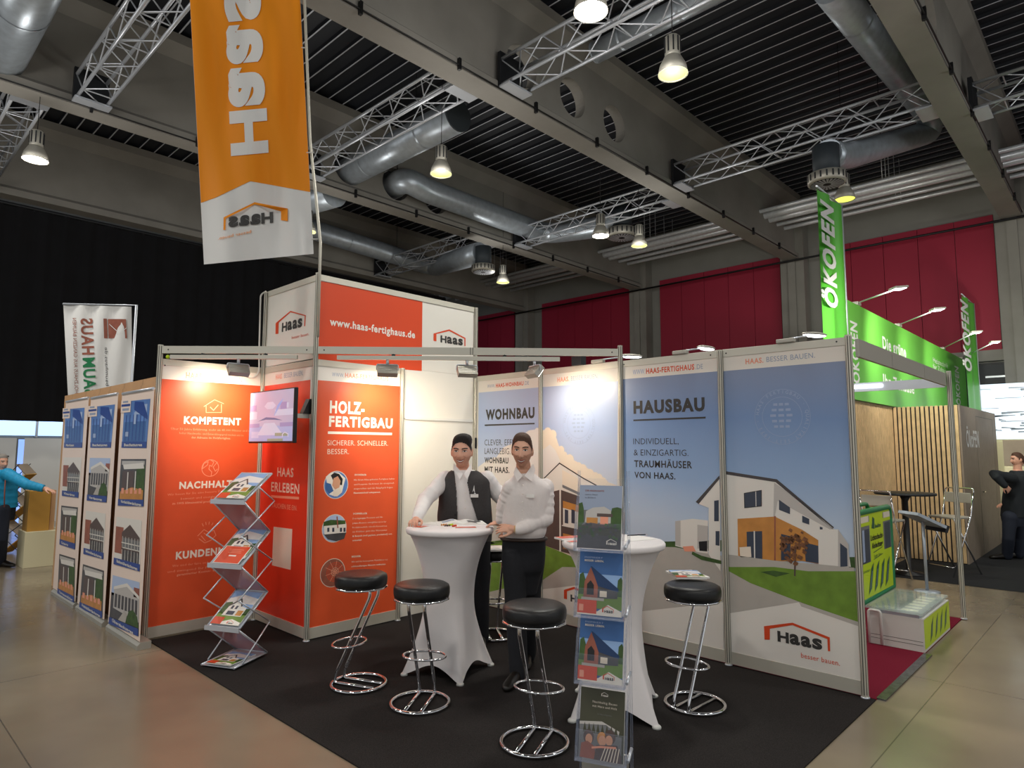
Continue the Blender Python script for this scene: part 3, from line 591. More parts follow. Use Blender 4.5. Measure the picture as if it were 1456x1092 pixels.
# WOHNBAU
t = wpanel(0, 'sky-blue wall panel headed WOHNBAU, behind the two men'); m = MB()
m.m('p_white'); PW.poly(m, [(681,535.5), (767.6,526.5), (766.8,550.8), (680.6,558.4)], 1); m.m('p_sky_a'); PW.poly(m, [(680.6,558.4), (766.8,550.8), (764,858), (677,861)], 1)
m.m('p_cloud'); PW.poly(m, [(680,664),(692,655),(706,650),(716,636),(728,631),(738,622),(752,612),(766,610),(765.5,680),(765,760),(678.7,760)], 2)
rnd = random.Random(4)
for i in range(40): u = rnd.random(); PW.circ(m.m('p_cloud'), (684+80*u, 668-56*u+rnd.uniform(-2, 10)), rnd.uniform(.02, .05), 2.2+i*.01, 12)
m.m('p_facade'); PW.poly(m, [(679,700),(700,690),(728,700),(765,690),(764.6,775),(678.2,780)], 3); m.m('p_facade_shade'); PW.poly(m, [(698,700),(722,708),(722,770),(698,774)], 4)
m.m('p_lawn'); PW.poly(m, [(678.2,772),(764.7,762),(764.2,826),(677.7,848)], 4); m.m('p_drive'); PW.poly(m, [(677.8,846),(720,836),(764.3,812),(764,850),(677.5,858)], 5)
m.m('p_faintb'); PW.txt(m, 'WWW.', (693,551.8), (704,551), (693,546.6), 0, 2); m.m('p_orange'); PW.txt(m, 'HAAS-WOHNBAU', (705.3,551), (744.5,547.6), (705.3,545.4), .03, 2); m.m('p_faintb'); PW.txt(m, '.DE', (745.5,547.4), (752,546.8), (745.5,542), 0, 2)
m.m('p_char'); PW.poly(m, [(689.4,603.6),(760.3,601.2),(760.3,603.2),(689.4,605.8)], 3); PW.txt(m, 'CLEVER. EFFIZIENT.', (689.2,633.7), (753,632.8), (689.2,625), -.006, 3); PW.txt(m, 'LANGLEBIG.', (689.2,645.9), (725.8,645.4), (689.2,637), -.006, 3)
PW.txt(m, 'WOHNBAU', (689.2,658.4), (723,658.4), (689.2,650.4), .03, 3); PW.txt(m, 'MIT HAAS.', (689.2,671.7), (724.4,671.9), (689.2,663.5), .03, 3)
m.build('graphic_print', None, t); m = MB(); m.m('p_char'); PW.txt(m, 'WOHNBAU', (690.8,596.4), (760.2,593.6), (690.6,582.6), .05, 3); m.build('heading_lettering', None, t)
# apartment house panel
t = wpanel(1, 'sky-blue wall panel with pale seal, clouds and a white and dark brown apartment house'); m = MB()
m.m('p_white'); PW.poly(m, [(772,526), (879.5,513.3), (878.8,542), (771.5,550.4)], 1); m.m('p_sky_a'); PW.poly(m, [(771.5,550.4), (878.8,542), (876,896), (769,862)], 1)
m.m('p_cloud_cream'); PW.poly(m, [(771.3,617),(784,613),(791,622),(797,640),(803,652),(812,655),(826,668),(840,676),(876.5,690),(876,800),(769.5,800)], 2)
m.m('p_cloud'); PW.poly(m, [(771.3,640),(782,632),(790,640),(797,656),(780,675),(771,680)], 3)
rnd = random.Random(6)
for i in range(60): x = rnd.uniform(773, 868); y = interp_([(771,618),(784,614),(797,642),(812,657),(840,677),(880,692)], x); PW.circ(m.m('p_cloud_cream'), (x, y+rnd.uniform(-3, 9)), rnd.uniform(.02, .055), 2.2+i*.01, 12)
m.m('p_facade'); PW.poly(m, [(771,684),(795.8,659),(829,680),(848,690),(848,745),(796,770),(770.5,765)], 4); PW.line(m.m('p_char'), [(771,683),(795.8,658.6),(829,679.6),(848,690)], .012, 5)
m.m('p_cloud_cream'); PW.poly(m, [(799.7,668),(826,682),(826,704),(799.7,692)], 5); m.m('p_grey'); PW.poly(m, [(800,689),(826,701),(826,705),(800,693)], 6)
m.m('p_brown'); PW.poly(m, [(770.7,703),(796,696.5),(796,783),(770.3,774)], 6); PW.poly(m, [(798,696.5),(848,714),(848,798),(798,784)], 6)
m.m('p_wood'); PW.poly(m, [(801,712),(848,726),(848,752),(801,746)], 7); PW.poly(m, [(801,758),(848,770),(848,786),(801,780)], 7); m.m('p_facade'); PW.poly(m, [(801,722),(848,735),(848,756),(801,748)], 8)
m.m('p_glass')
for x in (803.5,813,824,834): PW.poly(m, [(x,724),(x+5,725.5),(x+5,744.5),(x,743.5)], 9)
m.m('p_facade'); PW.line(m, [(797,696),(797,783)], .02, 9); PW.line(m, [(800,747),(848,757)], .01, 10)
m.m('p_lawn'); PW.poly(m, [(770.3,774),(797,784),(815,792),(876.2,812),(876.1,832),(770.1,826)], 8)
m.m('p_drive'); PW.poly(m, [(770.1,826),(800,806),(876.2,808),(876,850),(769.3,850)], 9); m.m('p_lawn'); PW.poly(m, [(770.2,800),(797,786),(812,792),(770.1,826)], 10)
m.m('p_facade'); PW.poly(m, [(769.6,838),(876.1,826),(876,894),(769,860)], 10)
m.m('p_rose'); PW.txt(m, 'HAAS.', (792.7,543.2), (809.5,541.8), (792.7,536.6), .03, 2); m.m('p_faintb'); PW.txt(m, 'BESSER BAUEN.', (812,541.4), (851,537.6), (812,535), 0, 2)
seal(m, PW, (823,602.8), PW.W((823,574)).z-PW.W((823,602.8)).z, 'p_faint')
m.build('graphic_print', None, t); haas_logo(t, PW, [(802.6,838.5),(817,834.2),(850,848),(850,866),(848,865),(848,850),(817,837.5),(807,840.5),(807,852),(802.6,851)], (812,855), (846,862), (812,845), 12)
# HAUSBAU
t = wpanel(2, 'sky-blue wall panel headed HAUSBAU, right of the taller post'); m = MB()
m.m('p_white'); PW.poly(m, [(885,514.4), (1021,497.6), (1020,528), (885.2,539.3)], 1); m.m('p_sky_b'); PW.poly(m, [(885.2,539.3), (1020,528), (1030,940), (885.5,900)], 1)
m.m('p_hedge'); PW.poly(m, [(945,770),(1026,768),(1026,784),(945,780)], 4); m.m('p_drive'); PW.poly(m, [(885.4,776),(960,778),(1026,790),(1028.5,860),(885.4,880)], 5)
m.m('p_facade'); PW.poly(m, [(960.5,741),(985,737.5),(1007,740),(1007,787),(993,785),(960.5,776)], 6); m.m('p_facade_shade'); PW.poly(m, [(960.5,741),(968,740),(968,777),(960.5,775)], 7); PW.poly(m, [(992,746),(1007,748),(1007,780),(992,780)], 7); m.m('p_ink'); PW.poly(m, [(994,770),(1006,769),(1006,784),(995,783)], 8)
m.m('p_rose'); PW.poly(m, [(971,777),(986,776),(990,784),(974,784)], 8)
m.m('p_facade'); PW.poly(m, [(1008,716),(1024,690),(1024.8,812),(1008,788)], 8); m.m('p_roof'); PW.poly(m, [(989.8,713.6),(1023.3,676),(1023.5,681),(994,716.5)], 10); m.m('p_facade'); PW.poly(m, [(994,716.5),(1023.5,681),(1023.8,700),(1008,722)], 9)
m.m('p_glass'); PW.poly(m, [(1016,712),(1022.5,711),(1022.5,741),(1016,741)], 10); PW.poly(m, [(1018,755),(1023.5,755),(1023.5,776),(1018,775)], 10)
m.m('p_hedge'); PW.poly(m, [(985,784),(998,790),(1026,797),(1026,802),(998,796),(984,788)], 9)
m.m('p_facade'); PW.poly(m, [(885.4,872),(1029,856),(1030,940),(885.5,900)], 9); m.m('p_drive'); PW.poly(m, [(885.4,850),(1028.6,836),(1029,860),(885.4,880)], 8)
m.m('p_faint'); PW.txt(m, 'WWW.', (900,532.8), (917.3,531.4), (900,525.5), 0, 2); m.m('p_orange'); PW.txt(m, 'HAAS-FERTIGHAUS', (918.8,531.3), (987.3,525.4), (918.8,523.8), .03, 2); m.m('p_faintb'); PW.txt(m, '.DE', (989,525.2), (999.6,524.2), (989,518), 0, 2)
m.m('p_char'); PW.poly(m, [(900.7,596.6),(1003.5,592.4),(1003.5,595),(900.7,598.8)], 3); PW.txt(m, 'INDIVIDUELL,', (900.7,631.6), (965,631.6), (900.7,622.8), -.006, 3); PW.txt(m, '& EINZIGARTIG.', (901.4,647.9), (979,647.9), (901.4,639), -.006, 3)
PW.txt(m, 'TRAUMHÄUSER', (902,664.5), (984.2,665), (902,654.8), .02, 3); PW.txt(m, 'VON HAAS.', (902.3,680), (960.5,681), (902.3,671), .02, 3)
screws(m, PW, [(888,518.5), (1011,505), (1024.8,935)])
m.build('graphic_print', None, t); m = MB(); m.m('p_char'); PW.txt(m, 'HAUSBAU', (901,587.2), (1002.3,583.4), (901.3,570.2), .05, 3); m.build('heading_lettering', None, t)
# house panel
t = wpanel(3, 'front wall panel printed with a white and wooden family house, lawn and roof logo'); m = MB()
m.m('p_white'); PW.poly(m, [(1027,497), (1201.5,480), (1202,513), (1027.3,527.8)], 1); m.m('p_sky_b'); PW.poly(m, [(1027.3,527.8), (1202,513), (1219,815), (1032.8,815)], 1)
m.m('p_hedge'); PW.poly(m, [(1190,792),(1216,792),(1217,808),(1190,806)], 4)
m.m('p_facade'); PW.poly(m, [(1030.5,678),(1033,672.5),(1104,684),(1130,706),(1186,752),(1205,772),(1210,806),(1141,797),(1035,795)], 5)
m.m('p_roof'); PW.poly(m, [(1029.8,672.5),(1032.5,670),(1105,681.5),(1186,749.5),(1184,752.5),(1103,685.5),(1032,674.5)], 6); m.m('p_facade_shade'); PW.poly(m, [(1101,686),(1130,706),(1186,752),(1186,756),(1106,712),(1102,735),(1100,735)], 6)
m.m('p_glass')
for q in ([(1058.6,701.4),(1083,697.2),(1083,719.4),(1059.2,722)], [(1108,710.5),(1123.6,721.5),(1123.6,731),(1108,724.8)], [(1141,733),(1151,737.8),(1151,745.8),(1141,742.6)], [(1166,748.5),(1170,750),(1170,754),(1166,753)]): PW.poly(m, q, 7)
m.m('p_facade'); PW.line(m, [(1075,699),(1075.4,720)], .006, 8); m.m('p_char'); PW.line(m, [(1058.6,701.4),(1083,697.2),(1083,719.4),(1059.2,722)], .006, 8, True)
m.m('p_wood'); PW.poly(m, [(1049,737.6),(1102,734.4),(1140.4,753),(1166,765),(1166,802),(1141,797.5),(1102,798),(1050,794)], 7); m.m('p_brick'); PW.line(m, [(1102.3,734.6),(1102.3,798)], .012, 8)
m.m('p_glass'); PW.poly(m, [(1062,756),(1084,755),(1084.4,796),(1063,793)], 9); PW.poly(m, [(1111,759),(1124.5,762.5),(1124.5,796),(1111,796.5)], 9); PW.poly(m, [(1144,771),(1164,776),(1165,801),(1146,798)], 9)
m.m('p_facade'); PW.line(m, [(1073,755.6),(1073.6,794)], .01, 10); PW.poly(m, [(1140.8,753),(1192,752.5),(1192,808),(1164.5,803.5),(1164,768)], 10); m.m('p_facade_shade'); PW.poly(m, [(1192,752.5),(1207,774),(1207.5,807),(1192,808)], 10); m.m('p_glass'); PW.poly(m, [(1195,772),(1205,780),(1205.6,805),(1195.4,806)], 11)
m.m('p_cloud_cream'); PW.poly(m, [(1052,778),(1068,777),(1069,792),(1053,792)], 11)
m.m('p_drive'); PW.poly(m, [(1033,788),(1049,790),(1102,797),(1164,802),(1215,807),(1216,813),(1150,812),(1102,806),(1033,806)], 11)
m.m('p_lawn'); PW.poly(m, [(1033.4,806),(1102,806),(1150,812),(1217,812),(1220.5,884),(1141,857),(1068,829),(1034,812)], 12); m.m('p_hedge'); PW.poly(m, [(1082,813),(1100,811),(1124,815),(1104,820)], 13)
m.m('p_brown'); PW.line(m, [(1131.5,778),(1130.8,818)], .012, 14)
rnd = random.Random(3); m.m('p_tree')
for i in range(46):
    a, r = rnd.uniform(0, 2*pi), rnd.uniform(0, 1)**.6; cx, cy = 1129+20*r*cos(a), 777+25*r*sin(a); s = rnd.uniform(2, 4.5); PW.poly(m, [(cx-s,cy), (cx-.3*s,cy-s), (cx+s,cy-.2*s), (cx+.4*s,cy+s)], 15)
m.m('p_drive'); PW.poly(m, [(1033.4,810),(1068,829),(1141,857),(1220.5,884),(1221,890),(1140,862),(1136.5,856),(1035.5,872)], 13); m.m('p_facade'); PW.poly(m, [(1035.4,872),(1137,855),(1221,890),(1226,985),(1038,938)], 12)
m.m('p_rose'); PW.txt(m, 'HAAS.', (1060.2,517.8), (1085.6,515.4), (1060.2,510.4), .03, 2); m.m('p_faintb'); PW.txt(m, 'BESSER BAUEN.', (1090,515), (1159,508.4), (1090,507.4), 0, 2)
seal(m, PW, (1111.8,592.4), PW.W((1111.8,553)).z-PW.W((1111.8,592.4)).z, 'p_faint')
screws(m, PW, [(1033,502.5), (1190,486), (1046.8,940.5), (1213.7,979.5)])
m.build('graphic_print', None, t)
haas_logo(t, PW, [(1087.1,890),(1127.7,885),(1180.4,905.8),(1181.2,925.6),(1178,925.4),(1177.2,908.2),(1127.7,888.4),(1095.4,893.6),(1095.4,909.2),(1088,909)], (1106.6,912.6), (1170,923.4), (1106.6,897.4), 16, ((1139.9,935), (1195,945.6), (1139.9,927.6)))
# ------------------------------------------------------------------ diagonal header rail, light tracks, floodlights
KL, TP, EP = V((-1, KY, 0)), V((0, 0, 0)), V((WX, -2, 0))
def rail(a, c, label, joint=None):
    d = (c-a).normalized(); n = V((d.y, -d.x, 0)); n = n if n.y < 0 else -n; a2, c2 = a+d*.02, c-d*.02; m = MB()
    m.m('profile').prism([a2-n*.015+V((0,0,2.6)), a2+n*.015+V((0,0,2.6)), a2+n*.015+V((0,0,2.668)), a2-n*.015+V((0,0,2.668))], c2-a2)
    for L in (.06, (c2-a2).length-.06): p = a2+d*L+n*.016; m.m('p_ink').poly([p+d*-.006+V((0,0,2.628)), p+d*.006+V((0,0,2.628)), p+d*.006+V((0,0,2.64)), p+d*-.006+V((0,0,2.64))])
    if joint: 
        for e in (0, .022): p = a2+d*(joint+e)+n*.0165; m.m('groove').poly([p-d*.003+V((0,0,2.6)), p+d*.003+V((0,0,2.6)), p+d*.003+V((0,0,2.668)), p-d*.003+V((0,0,2.668))])
    return tag(m.build('header_rail', None, recenter=True), label, 'rail')
rail(KL, TP, 'short header rail between the left end post and the tower corner')
rail(TP, EP, 'long header rail from the tower corner across to the taller post of the sky-blue wall', 1.42)
def track(a, c, s0, s1, label, yellow=False):
    d = (c-a).normalized(); n = V((-d.y, d.x, 0)); p, q = a+d*s0, a+d*s1; t = thing('light_track', label, 'light track', (p+q)/2+V((0, 0, 2.555)))
    m = MB(); m.prism([p-n*.017+V((0,0,2.548)), p+n*.017+V((0,0,2.548)), p+n*.017+V((0,0,2.585)), p-n*.017+V((0,0,2.585))], q-p); m.build('track_body', 'profile', t)
    for k in (.25, .75): e = p+(q-p)*k; m = MB(); m.box(e.x-.012, e.y-.012, 2.58, e.x+.012, e.y+.012, 2.605); m.build('hanger', 'steel_dark', t)
    if yellow: m = MB(); m.ell(p+V((-.02, .02, 2.567)), .018); m.build('end_plug', 'p_lime', t)
    return t
track(KL, TP, .1, 1.28, 'short light track under the left header rail', True); track(TP, EP, .2, 2.28, 'long light track under the right header rail')
def flood(s, a, c, aim, label, power, side=0):
    d = (c-a).normalized(); p = a+d*s+V((0, 0, 2.55)); aim = V(aim); f = (aim-p); f.z = 0; f.normalize(); r = V((f.y, -f.x, 0))
    t = thing('floodlight', label, 'spotlight', p, 'floodlights on the light tracks')
    m = MB(); m.tube(fillet([p+r*.1+V((0,0,-.1)), p+r*.1+V((0,0,-.045)), p-r*.1+V((0,0,-.045)), p-r*.1+V((0,0,-.1))], .02), .005, 6); m.tube([p, p+V((0, 0, -.045))], .014, 8); m.build('yoke', 'alu', t)
    dn = (f*.78+V((0, 0, -.62))).normalized(); u = r.cross(dn).normalized(); cc = p+V((0, 0, -.105))
    M = Matrix((r, dn, u)).transposed().to_4x4(); M.translation = cc
    m = MB(); m.box(-.092, -.03, -.058, .092, .025, .058, M); 
    for k in range(5): m.box(-.085, -.034, -.045+k*.02, .085, -.03, -.037+k*.02, M)
    m.build('housing', 'alu_matt', t, .006)
    m = MB(); m.box(-.07, .031, -.045, .07, .034, .045, M); m.build('lens', 'lamp_white', t)
    lamp_light('floodlight_beam', cc+dn*.05, power, (1, .84, .62), .06, 125, cc+f*1.0+V((0, 0, -.75)), .95)
    return t
def sfor(px, a, c):
    lo, hi = 0, (c-a).length
    for _ in range(40):
        mid = (lo+hi)/2; p = a+(c-a).normalized()*mid+V((0, 0, 2.5)); q = p-CAM; x = 728+FPX*q.dot(RT)/q.dot(FW)
        lo, hi = (mid, hi) if x < px else (lo, mid)
    return lo
flood(sfor(339, KL, TP), KL, TP, (-.45, KY, 1.5), 'grey floodlight hanging in front of the KOMPETENT panel', 58)
flood(sfor(551, TP, EP), TP, EP, (.75, 0, 1.5), 'grey floodlight hanging in front of the HOLZ-FERTIGBAU panel', 48)
flood(sfor(664, TP, EP), TP, EP, (1.5, 0, 1.5), 'grey floodlight hanging in front of the white cabin door', 26)
flood(sfor(760, TP, EP), TP, EP, (WX, -1.6, 1.5), 'grey floodlight seen from the side, turned to the sky-blue wall', 28)
# LED arm lamps clamped on top of the sky-blue wall and reaching over the neighbour's side
def armlamp(y, head, label, power=0):
    base = V((WX, y, HP)); t = thing('arm_lamp', label, 'lamp', base, 'LED arm lamps on top of the sky-blue wall'); h = onX(head[0], head[1], WX+.45)
    m = MB(); m.box(WX-.02, y-.07, HP, WX+.03, y+.07, HP+.035); m.build('clamp', 'alu_matt', t, .008)
    m = MB(); m.tube([base+V((0, -.03, .03)), h], .007, 6); m.build('arm', 'alu', t)
    d = V((.35, -.9, .12)).normalized(); d = ((h-base)*V((.3,1,0))).normalized(); M = (d).to_track_quat('X', 'Z').to_matrix().to_4x4(); M.translation = h
    m = MB(); m.ell((0, 0, 0), (.13, .05, .02), 16, 8); m.v = [tuple(M @ V(p)) for p in m.v]; m.build('lamp_head', 'alu_matt', t)
    m = MB(); m.ell((0, 0, -.006), (.12, .045, .018), 16, 8); m.v = [tuple(M @ V(p)) for p in m.v]; m.build('lens', 'led', t)
y_ = lambda px, py: onX(px, py, WX).y
armlamp(y_(850,515), (897,506), 'LED arm lamp with its glowing head just right of the taller post'); armlamp(y_(967,502), (1004,494.5), 'LED arm lamp glowing above the HAUSBAU panel'); armlamp(y_(1117,486), (1158,475.5), 'LED arm lamp seen edge-on above the family house panel')
m = MB(); p = onX(822, 517, WX); m.box(WX-.03, p.y-.06, HP, WX+.05, p.y+.06, HP+.09); tag(m.build('power_supply', 'steel_dark', recenter=True), 'small dark box on top of the apartment house panel', 'box')
# cable of the tower
P = [onX(382, 414, .02)+V((-.03, .02, 0)), onX(376, 424, .0)+V((0, .0, 0)), onX(375, 500, -.0), onX(375, 540, 0), onX(366, 549, 0), onX(345, 540, 0)]
m = MB(); m.tube(fillet([V((0, KY+.01, HT+.01)), V((-.05, KY+.03, HT-.03)), V((-.055, KY+.0, 2.75)), V((-.06, KY-.03, 2.5)), V((-.12, KY-.03, 2.43)), V((-.3, KY-.04, 2.47))], .08, 6), .008, 6); tag(m.build('white_cable', 'white_paint'), 'white cable running down the left edge of the white tower', 'cable')
# ================================================================== bar stools
def make_stool(label):
    t = thing('bar_stool', label, 'bar stool', (0, 0, 0), 'black round bar stools with chrome frames')
    m = MB(); m.lathe([(.05,.705),(.175,.705),(.188,.715),(.192,.735),(.192,.765),(.186,.785),(.165,.797),(.1,.802),(.0,.803)], 40); m.build('seat', 'leather', t)
    m = MB(); N = 48; m.tube([((.183+.004*cos(12*2*pi*i/N))*cos(2*pi*i/N), (.183+.004*cos(12*2*pi*i/N))*sin(2*pi*i/N), .7) for i in range(N)], .008, 8, True); m.lathe([(.06,.69),(.17,.695),(.17,.705),(.06,.705)], 32); m.build('seat_rim', 'chrome', t)
    for sy in (-.055, .055):
        m = MB(); m.tube(fillet([(-.115, sy, .7), (-.115, sy, .645), (.165, sy, .07), (.172, sy, .013), (-.165, sy, .013)], .05, 6), .0115, 10); m.build('leg', 'chrome', t)
    m = MB(); m.tube([(.195*cos(2*pi*i/48), .195*sin(2*pi*i/48), .013) for i in range(48)], .0125, 10, True); m.build('base_ring', 'chrome', t)
    m = MB(); m.tube([(.09+.105*cos(2*pi*i/40), .15*sin(2*pi*i/40), .29) for i in range(40)], .0085, 8, True); m.build('footrest', 'chrome', t)
    return t
ST = [(-.28, -1.262, 112, 'chrome bar stool farthest left, in front of the orange panel'), (-.195, -1.87, 35, 'chrome bar stool in the middle, in front of the white stretch table cover'),
      (-.1, -2.82, 24, 'nearest chrome bar stool, left of the clear brochure tower'), (1.29, -1.08, 54, 'chrome bar stool standing behind the table, between the two men'), (1.09, -3.21, 178, 'chrome bar stool on the right with magazines on its seat')]
st0 = make_stool(ST[0][3])
for i, (x, y, a, l) in enumerate(ST):
    if i == 0: st0.location = (x, y, .008); st0.rotation_euler = (0, 0, radians(a)); continue
    dup(st0, (x, y, .008), radians(a), l)
# ================================================================== bar tables with stretch covers
def cover_table(cx, cy, R, H, fang, fr, label):
    t = thing('bar_table', label, 'bar table', (cx, cy, .008), 'round bar tables in white stretch covers')
    N, K = 96, 26; vs = []; z0 = .008
    for k in range(K+1):
        u = k/K
        for i in range(N):
            th = 2*pi*i/N; q = (th-fang) % (pi/2); q = min(q, pi/2-q)          # angle to nearest foot
            sq = fr*cos(pi/4)/cos(pi/4-q); foot = sq*.93 + .07*fr*max(0, 1-q/.25)
            hem = .10*(1-max(0, 1-q/(pi/4))**2)**1.0 if q > 0 else 0
            z = hem + (H-.03-hem)*u
            zz = z/H; w = .19+.006*cos(4*(th-fang))
            if zz > .5: s = (zz-.5)/.5; r = w + (R-w)*(s**2.1)
            else: s = (.5-zz)/.5; r = w + (foot-w)*(s**1.55)
            vs.append((cx+r*cos(th), cy+r*sin(th), z0+z))
    fs = [(k*N+i, k*N+(i+1) % N, (k+1)*N+(i+1) % N, (k+1)*N+i) for k in range(K) for i in range(N)]
    m = MB(); m.add(vs, fs, True); m.build('stretch_cover', 'cloth_white', t)
    m = MB(); m.lathe([(R-.004, H-.045), (R+.003, H-.03), (R+.003, H-.012), (R-.008, H), (0, H)], 64, Matrix.Translation((cx, cy, z0))); m.build('table_top', 'cloth_white', t)
    for k in range(4):
        a = fang+k*pi/2; m = MB(); m.lathe([(.028, 0), (.028, .012), (.02, .02)], 12, Matrix.Translation((cx+(fr-.03)*cos(a), cy+(fr-.03)*sin(a), z0))); m.build('foot', 'white_paint', t)
    return t
T1, T2, TH = (.385, -1.49), (.66, -2.86), 1.10
cover_table(T1[0], T1[1], .345, TH, math.atan2(-1.812+1.49, .224-.385), .375, 'round bar table in a white stretch cover at which the two men stand')
cover_table(T2[0], T2[1], .345, TH, math.atan2(-3.285+2.86, .571-.66), .40, 'round bar table in a white stretch cover behind the clear brochure tower')
ZT = .008+TH
# ---- flat printed things: a sheet with its own thickness, built in a local frame (origin, right vector, up vector)
def sheet(name, label, cat, o, r, u, w, h, th=.006, art=None, mat='paper', group=None, spread=0):
    o, r, u = V(o), V(r).normalized(), V(u).normalized(); n = r.cross(u).normalized()
    t = thing(name, label, cat, o, group) if cat else None
    P = lambda x, y, k=0: o+r*(x*w)+u*(y*h)+n*(th+.0005*k)
    m = MB(); a = [o, o+r*w, o+r*w+u*h, o+u*h]; m.m(mat).prism(a, n*th)
    if art: art(m, P)
    ob = m.build('pages' if cat else name, None, t)
    return t or ob
def R4(m, P, mat, x0, y0, x1, y1, k): m.m(mat).poly([P(x0,y0,k), P(x1,y0,k), P(x1,y1,k), P(x0,y1,k)])
def G(m, P, mat, pts, k): m.m(mat).poly([P(x, y, k) for x, y in pts])
def TX(m, P, s, mat, x, y, w, h, k, bold=.02): m.m(mat); a = P(x, y, k); txt3(m, s, a, P(x+w, y, k)-a, P(x, y+h, k)-a, (0, 0, 0), bold, 2)
def logo_small(m, P, x, y, s, k, ink='p_char', red='p_orange_dark'):
    G(m, P, red, [(x,y),(x,y+.06*s),(x+.11*s,y+.1*s),(x+.26*s,y+.05*s),(x+.26*s,y),(x+.25*s,y),(x+.25*s,y+.045*s),(x+.11*s,y+.09*s),(x+.03*s,y+.055*s),(x+.03*s,y)], k)
    TX(m, P, 'Haas', ink, x+.05*s, y-.005*s, .19*s, .04*s, k, .04)
def art_house(m, P):
    R4(m, P, 'p_skyd', 0, 0, 1, 1, 1); R4(m, P, 'p_sky', 0, .2, 1, .62, 2); R4(m, P, 'p_lawn', 0, .1, 1, .33, 3)
    G(m, P, 'p_hedge', [(0,.3),(.02,.6),(.1,.64),(.17,.5),(.15,.3)], 4); G(m, P, 'p_hedge', [(.88,.3),(.9,.55),(.97,.6),(1,.55),(1,.3)], 4)
    G(m, P, 'p_brick', [(.12,.25),(.14,.5),(.27,.72),(.45,.46),(.45,.25)], 5); G(m, P, 'p_greyd', [(.45,.25),(.45,.46),(.9,.4),(.9,.27)], 5); G(m, P, 'p_navy', [(.27,.74),(.3,.73),(.92,.42),(.92,.37),(.45,.44)], 6)
    G(m, P, 'p_ink', [(.2,.3),(.2,.46),(.28,.52),(.36,.45),(.36,.3)], 6); R4(m, P, 'p_cream', .5, .28, .66, .37, 6); R4(m, P, 'p_drive', .08, .22, .6, .26, 6)
    G(m, P, 'p_white', [(0,0),(0,.03),(.46,.06),(.7,.17),(1,.08),(1,0)], 7); R4(m, P, 'p_orange_dark', 0, .02, .44, .22, 8); R4(m, P, 'p_rose', .04, .05, .14, .15, 9); logo_small(m, P, .57, .055, 1, 9)
    TX(m, P, 'INSPIRIERT', 'p_sky_pale', .12, .86, .42, .028, 8, 0); TX(m, P, 'BESSER LEBEN.', 'p_white', .12, .81, .45, .03, 8, .03)
def art_dusk(m, P):
    R4(m, P, 'p_grey', 0, 0, 1, 1, 1); R4(m, P, 'p_faintb', 0, .6, 1, 1, 2); R4(m, P, 'p_olive', 0, 0, 1, .36, 3); R4(m, P, 'p_greyd', 0, 0, 1, .2, 4)
    G(m, P, 'p_hedge', [(0,.3),(.0,.7),(.08,.72),(.12,.62),(.14,.4)], 4); G(m, P, 'p_hedge', [(.72,.35),(.78,.64),(.9,.66),(1,.64),(1,.3)], 4)
    G(m, P, 'p_facade_shade', [(.16,.4),(.18,.58),(.34,.64),(.6,.66),(.76,.6),(.76,.4)], 5); R4(m, P, 'p_wood', .2, .38, .46, .48, 6); R4(m, P, 'p_rose', .52, .38, .7, .5, 6); R4(m, P, 'p_brown', .44, .5, .8, .55, 7); G(m, P, 'p_brown', [(.12,.36),(.3,.4),(.6,.37),(.78,.4),(.8,.34),(.12,.3)], 7)
    rnd = random.Random(5)
    for i in range(40): x, y = rnd.uniform(.02, .9), rnd.uniform(.14, .36); R4(m, P, 'p_hedge' if i % 2 else 'p_greyd', x, y, x+.06, y+.04, 8)
    TX(m, P, 'DIE HIGHLIGHTS', 'p_brick', .14, .9, .44, .025, 5, .02); TX(m, P, 'unserer Häuser', 'p_greyd', .14, .84, .3, .02, 5, 0); TX(m, P, 'in Bildern', 'p_greyd', .14, .79, .25, .02, 5, 0); logo_small(m, P, .68, .07, .9, 9, 'p_white', 'p_white')
def art_family(m, P):
    R4(m, P, 'p_olive', 0, 0, 1, 1, 1); G(m, P, 'p_facade_shade', [(0,0),(0,.5),(.5,.54),(.95,.42),(.95,0)], 2); G(m, P, 'p_grey', [(0,0),(0,.46),(.3,.48),(.6,.5),(.95,.36),(.95,0)], 3)
    for i in range(9): G(m, P, 'p_olive', [(.08+i*.1,.36),(.12+i*.1,.5),(.17+i*.1,.36)], 4)
    for (x, y, s, a) in ((.22,.3,.12,'p_brown'), (.52,.3,.11,'p_wood'), (.7,.34,.12,'p_brown')):
        m.m(a).poly([P(x+s*cos(q*pi/8), y+s*.85*sin(q*pi/8), 6) for q in range(16)])
    for (x, y, s) in ((.23,.27,.08), (.53,.27,.085), (.68,.29,.08)): m.m('p_skin').poly([P(x+s*cos(q*pi/8), y+s*.9*sin(q*pi/8), 7) for q in range(16)])
    G(m, P, 'p_brick', [(.04,0),(.06,.2),(.2,.24),(.36,.18),(.4,0)], 8); G(m, P, 'p_brown', [(.36,0),(.4,.2),(.6,.22),(.86,.24),(.96,.1),(.96,0)], 9); G(m, P, 'p_rose', [(.3,.17),(.5,.2),(.84,.22),(.84,.19),(.5,.17),(.3,.14)], 10)
    for i in range(6): G(m, P, 'p_cream', [(.5+i*.07,0),(.52+i*.07,0),(.62+i*.06,.2),(.6+i*.06,.2)], 10)
    TX(m, P, 'Nachhaltig Bauen', 'p_cream', .28, .79, .55, .035, 5, 0); TX(m, P, 'mit Herz und Holz', 'p_cream', .28, .73, .55, .035, 5, 0); TX(m, P, 'Ihr Weg ins Eigenheim', 'p_grey', .4, .63, .32, .018, 5, 0); logo_small(m, P, .47, .9, .6, 5, 'p_white', 'p_white')
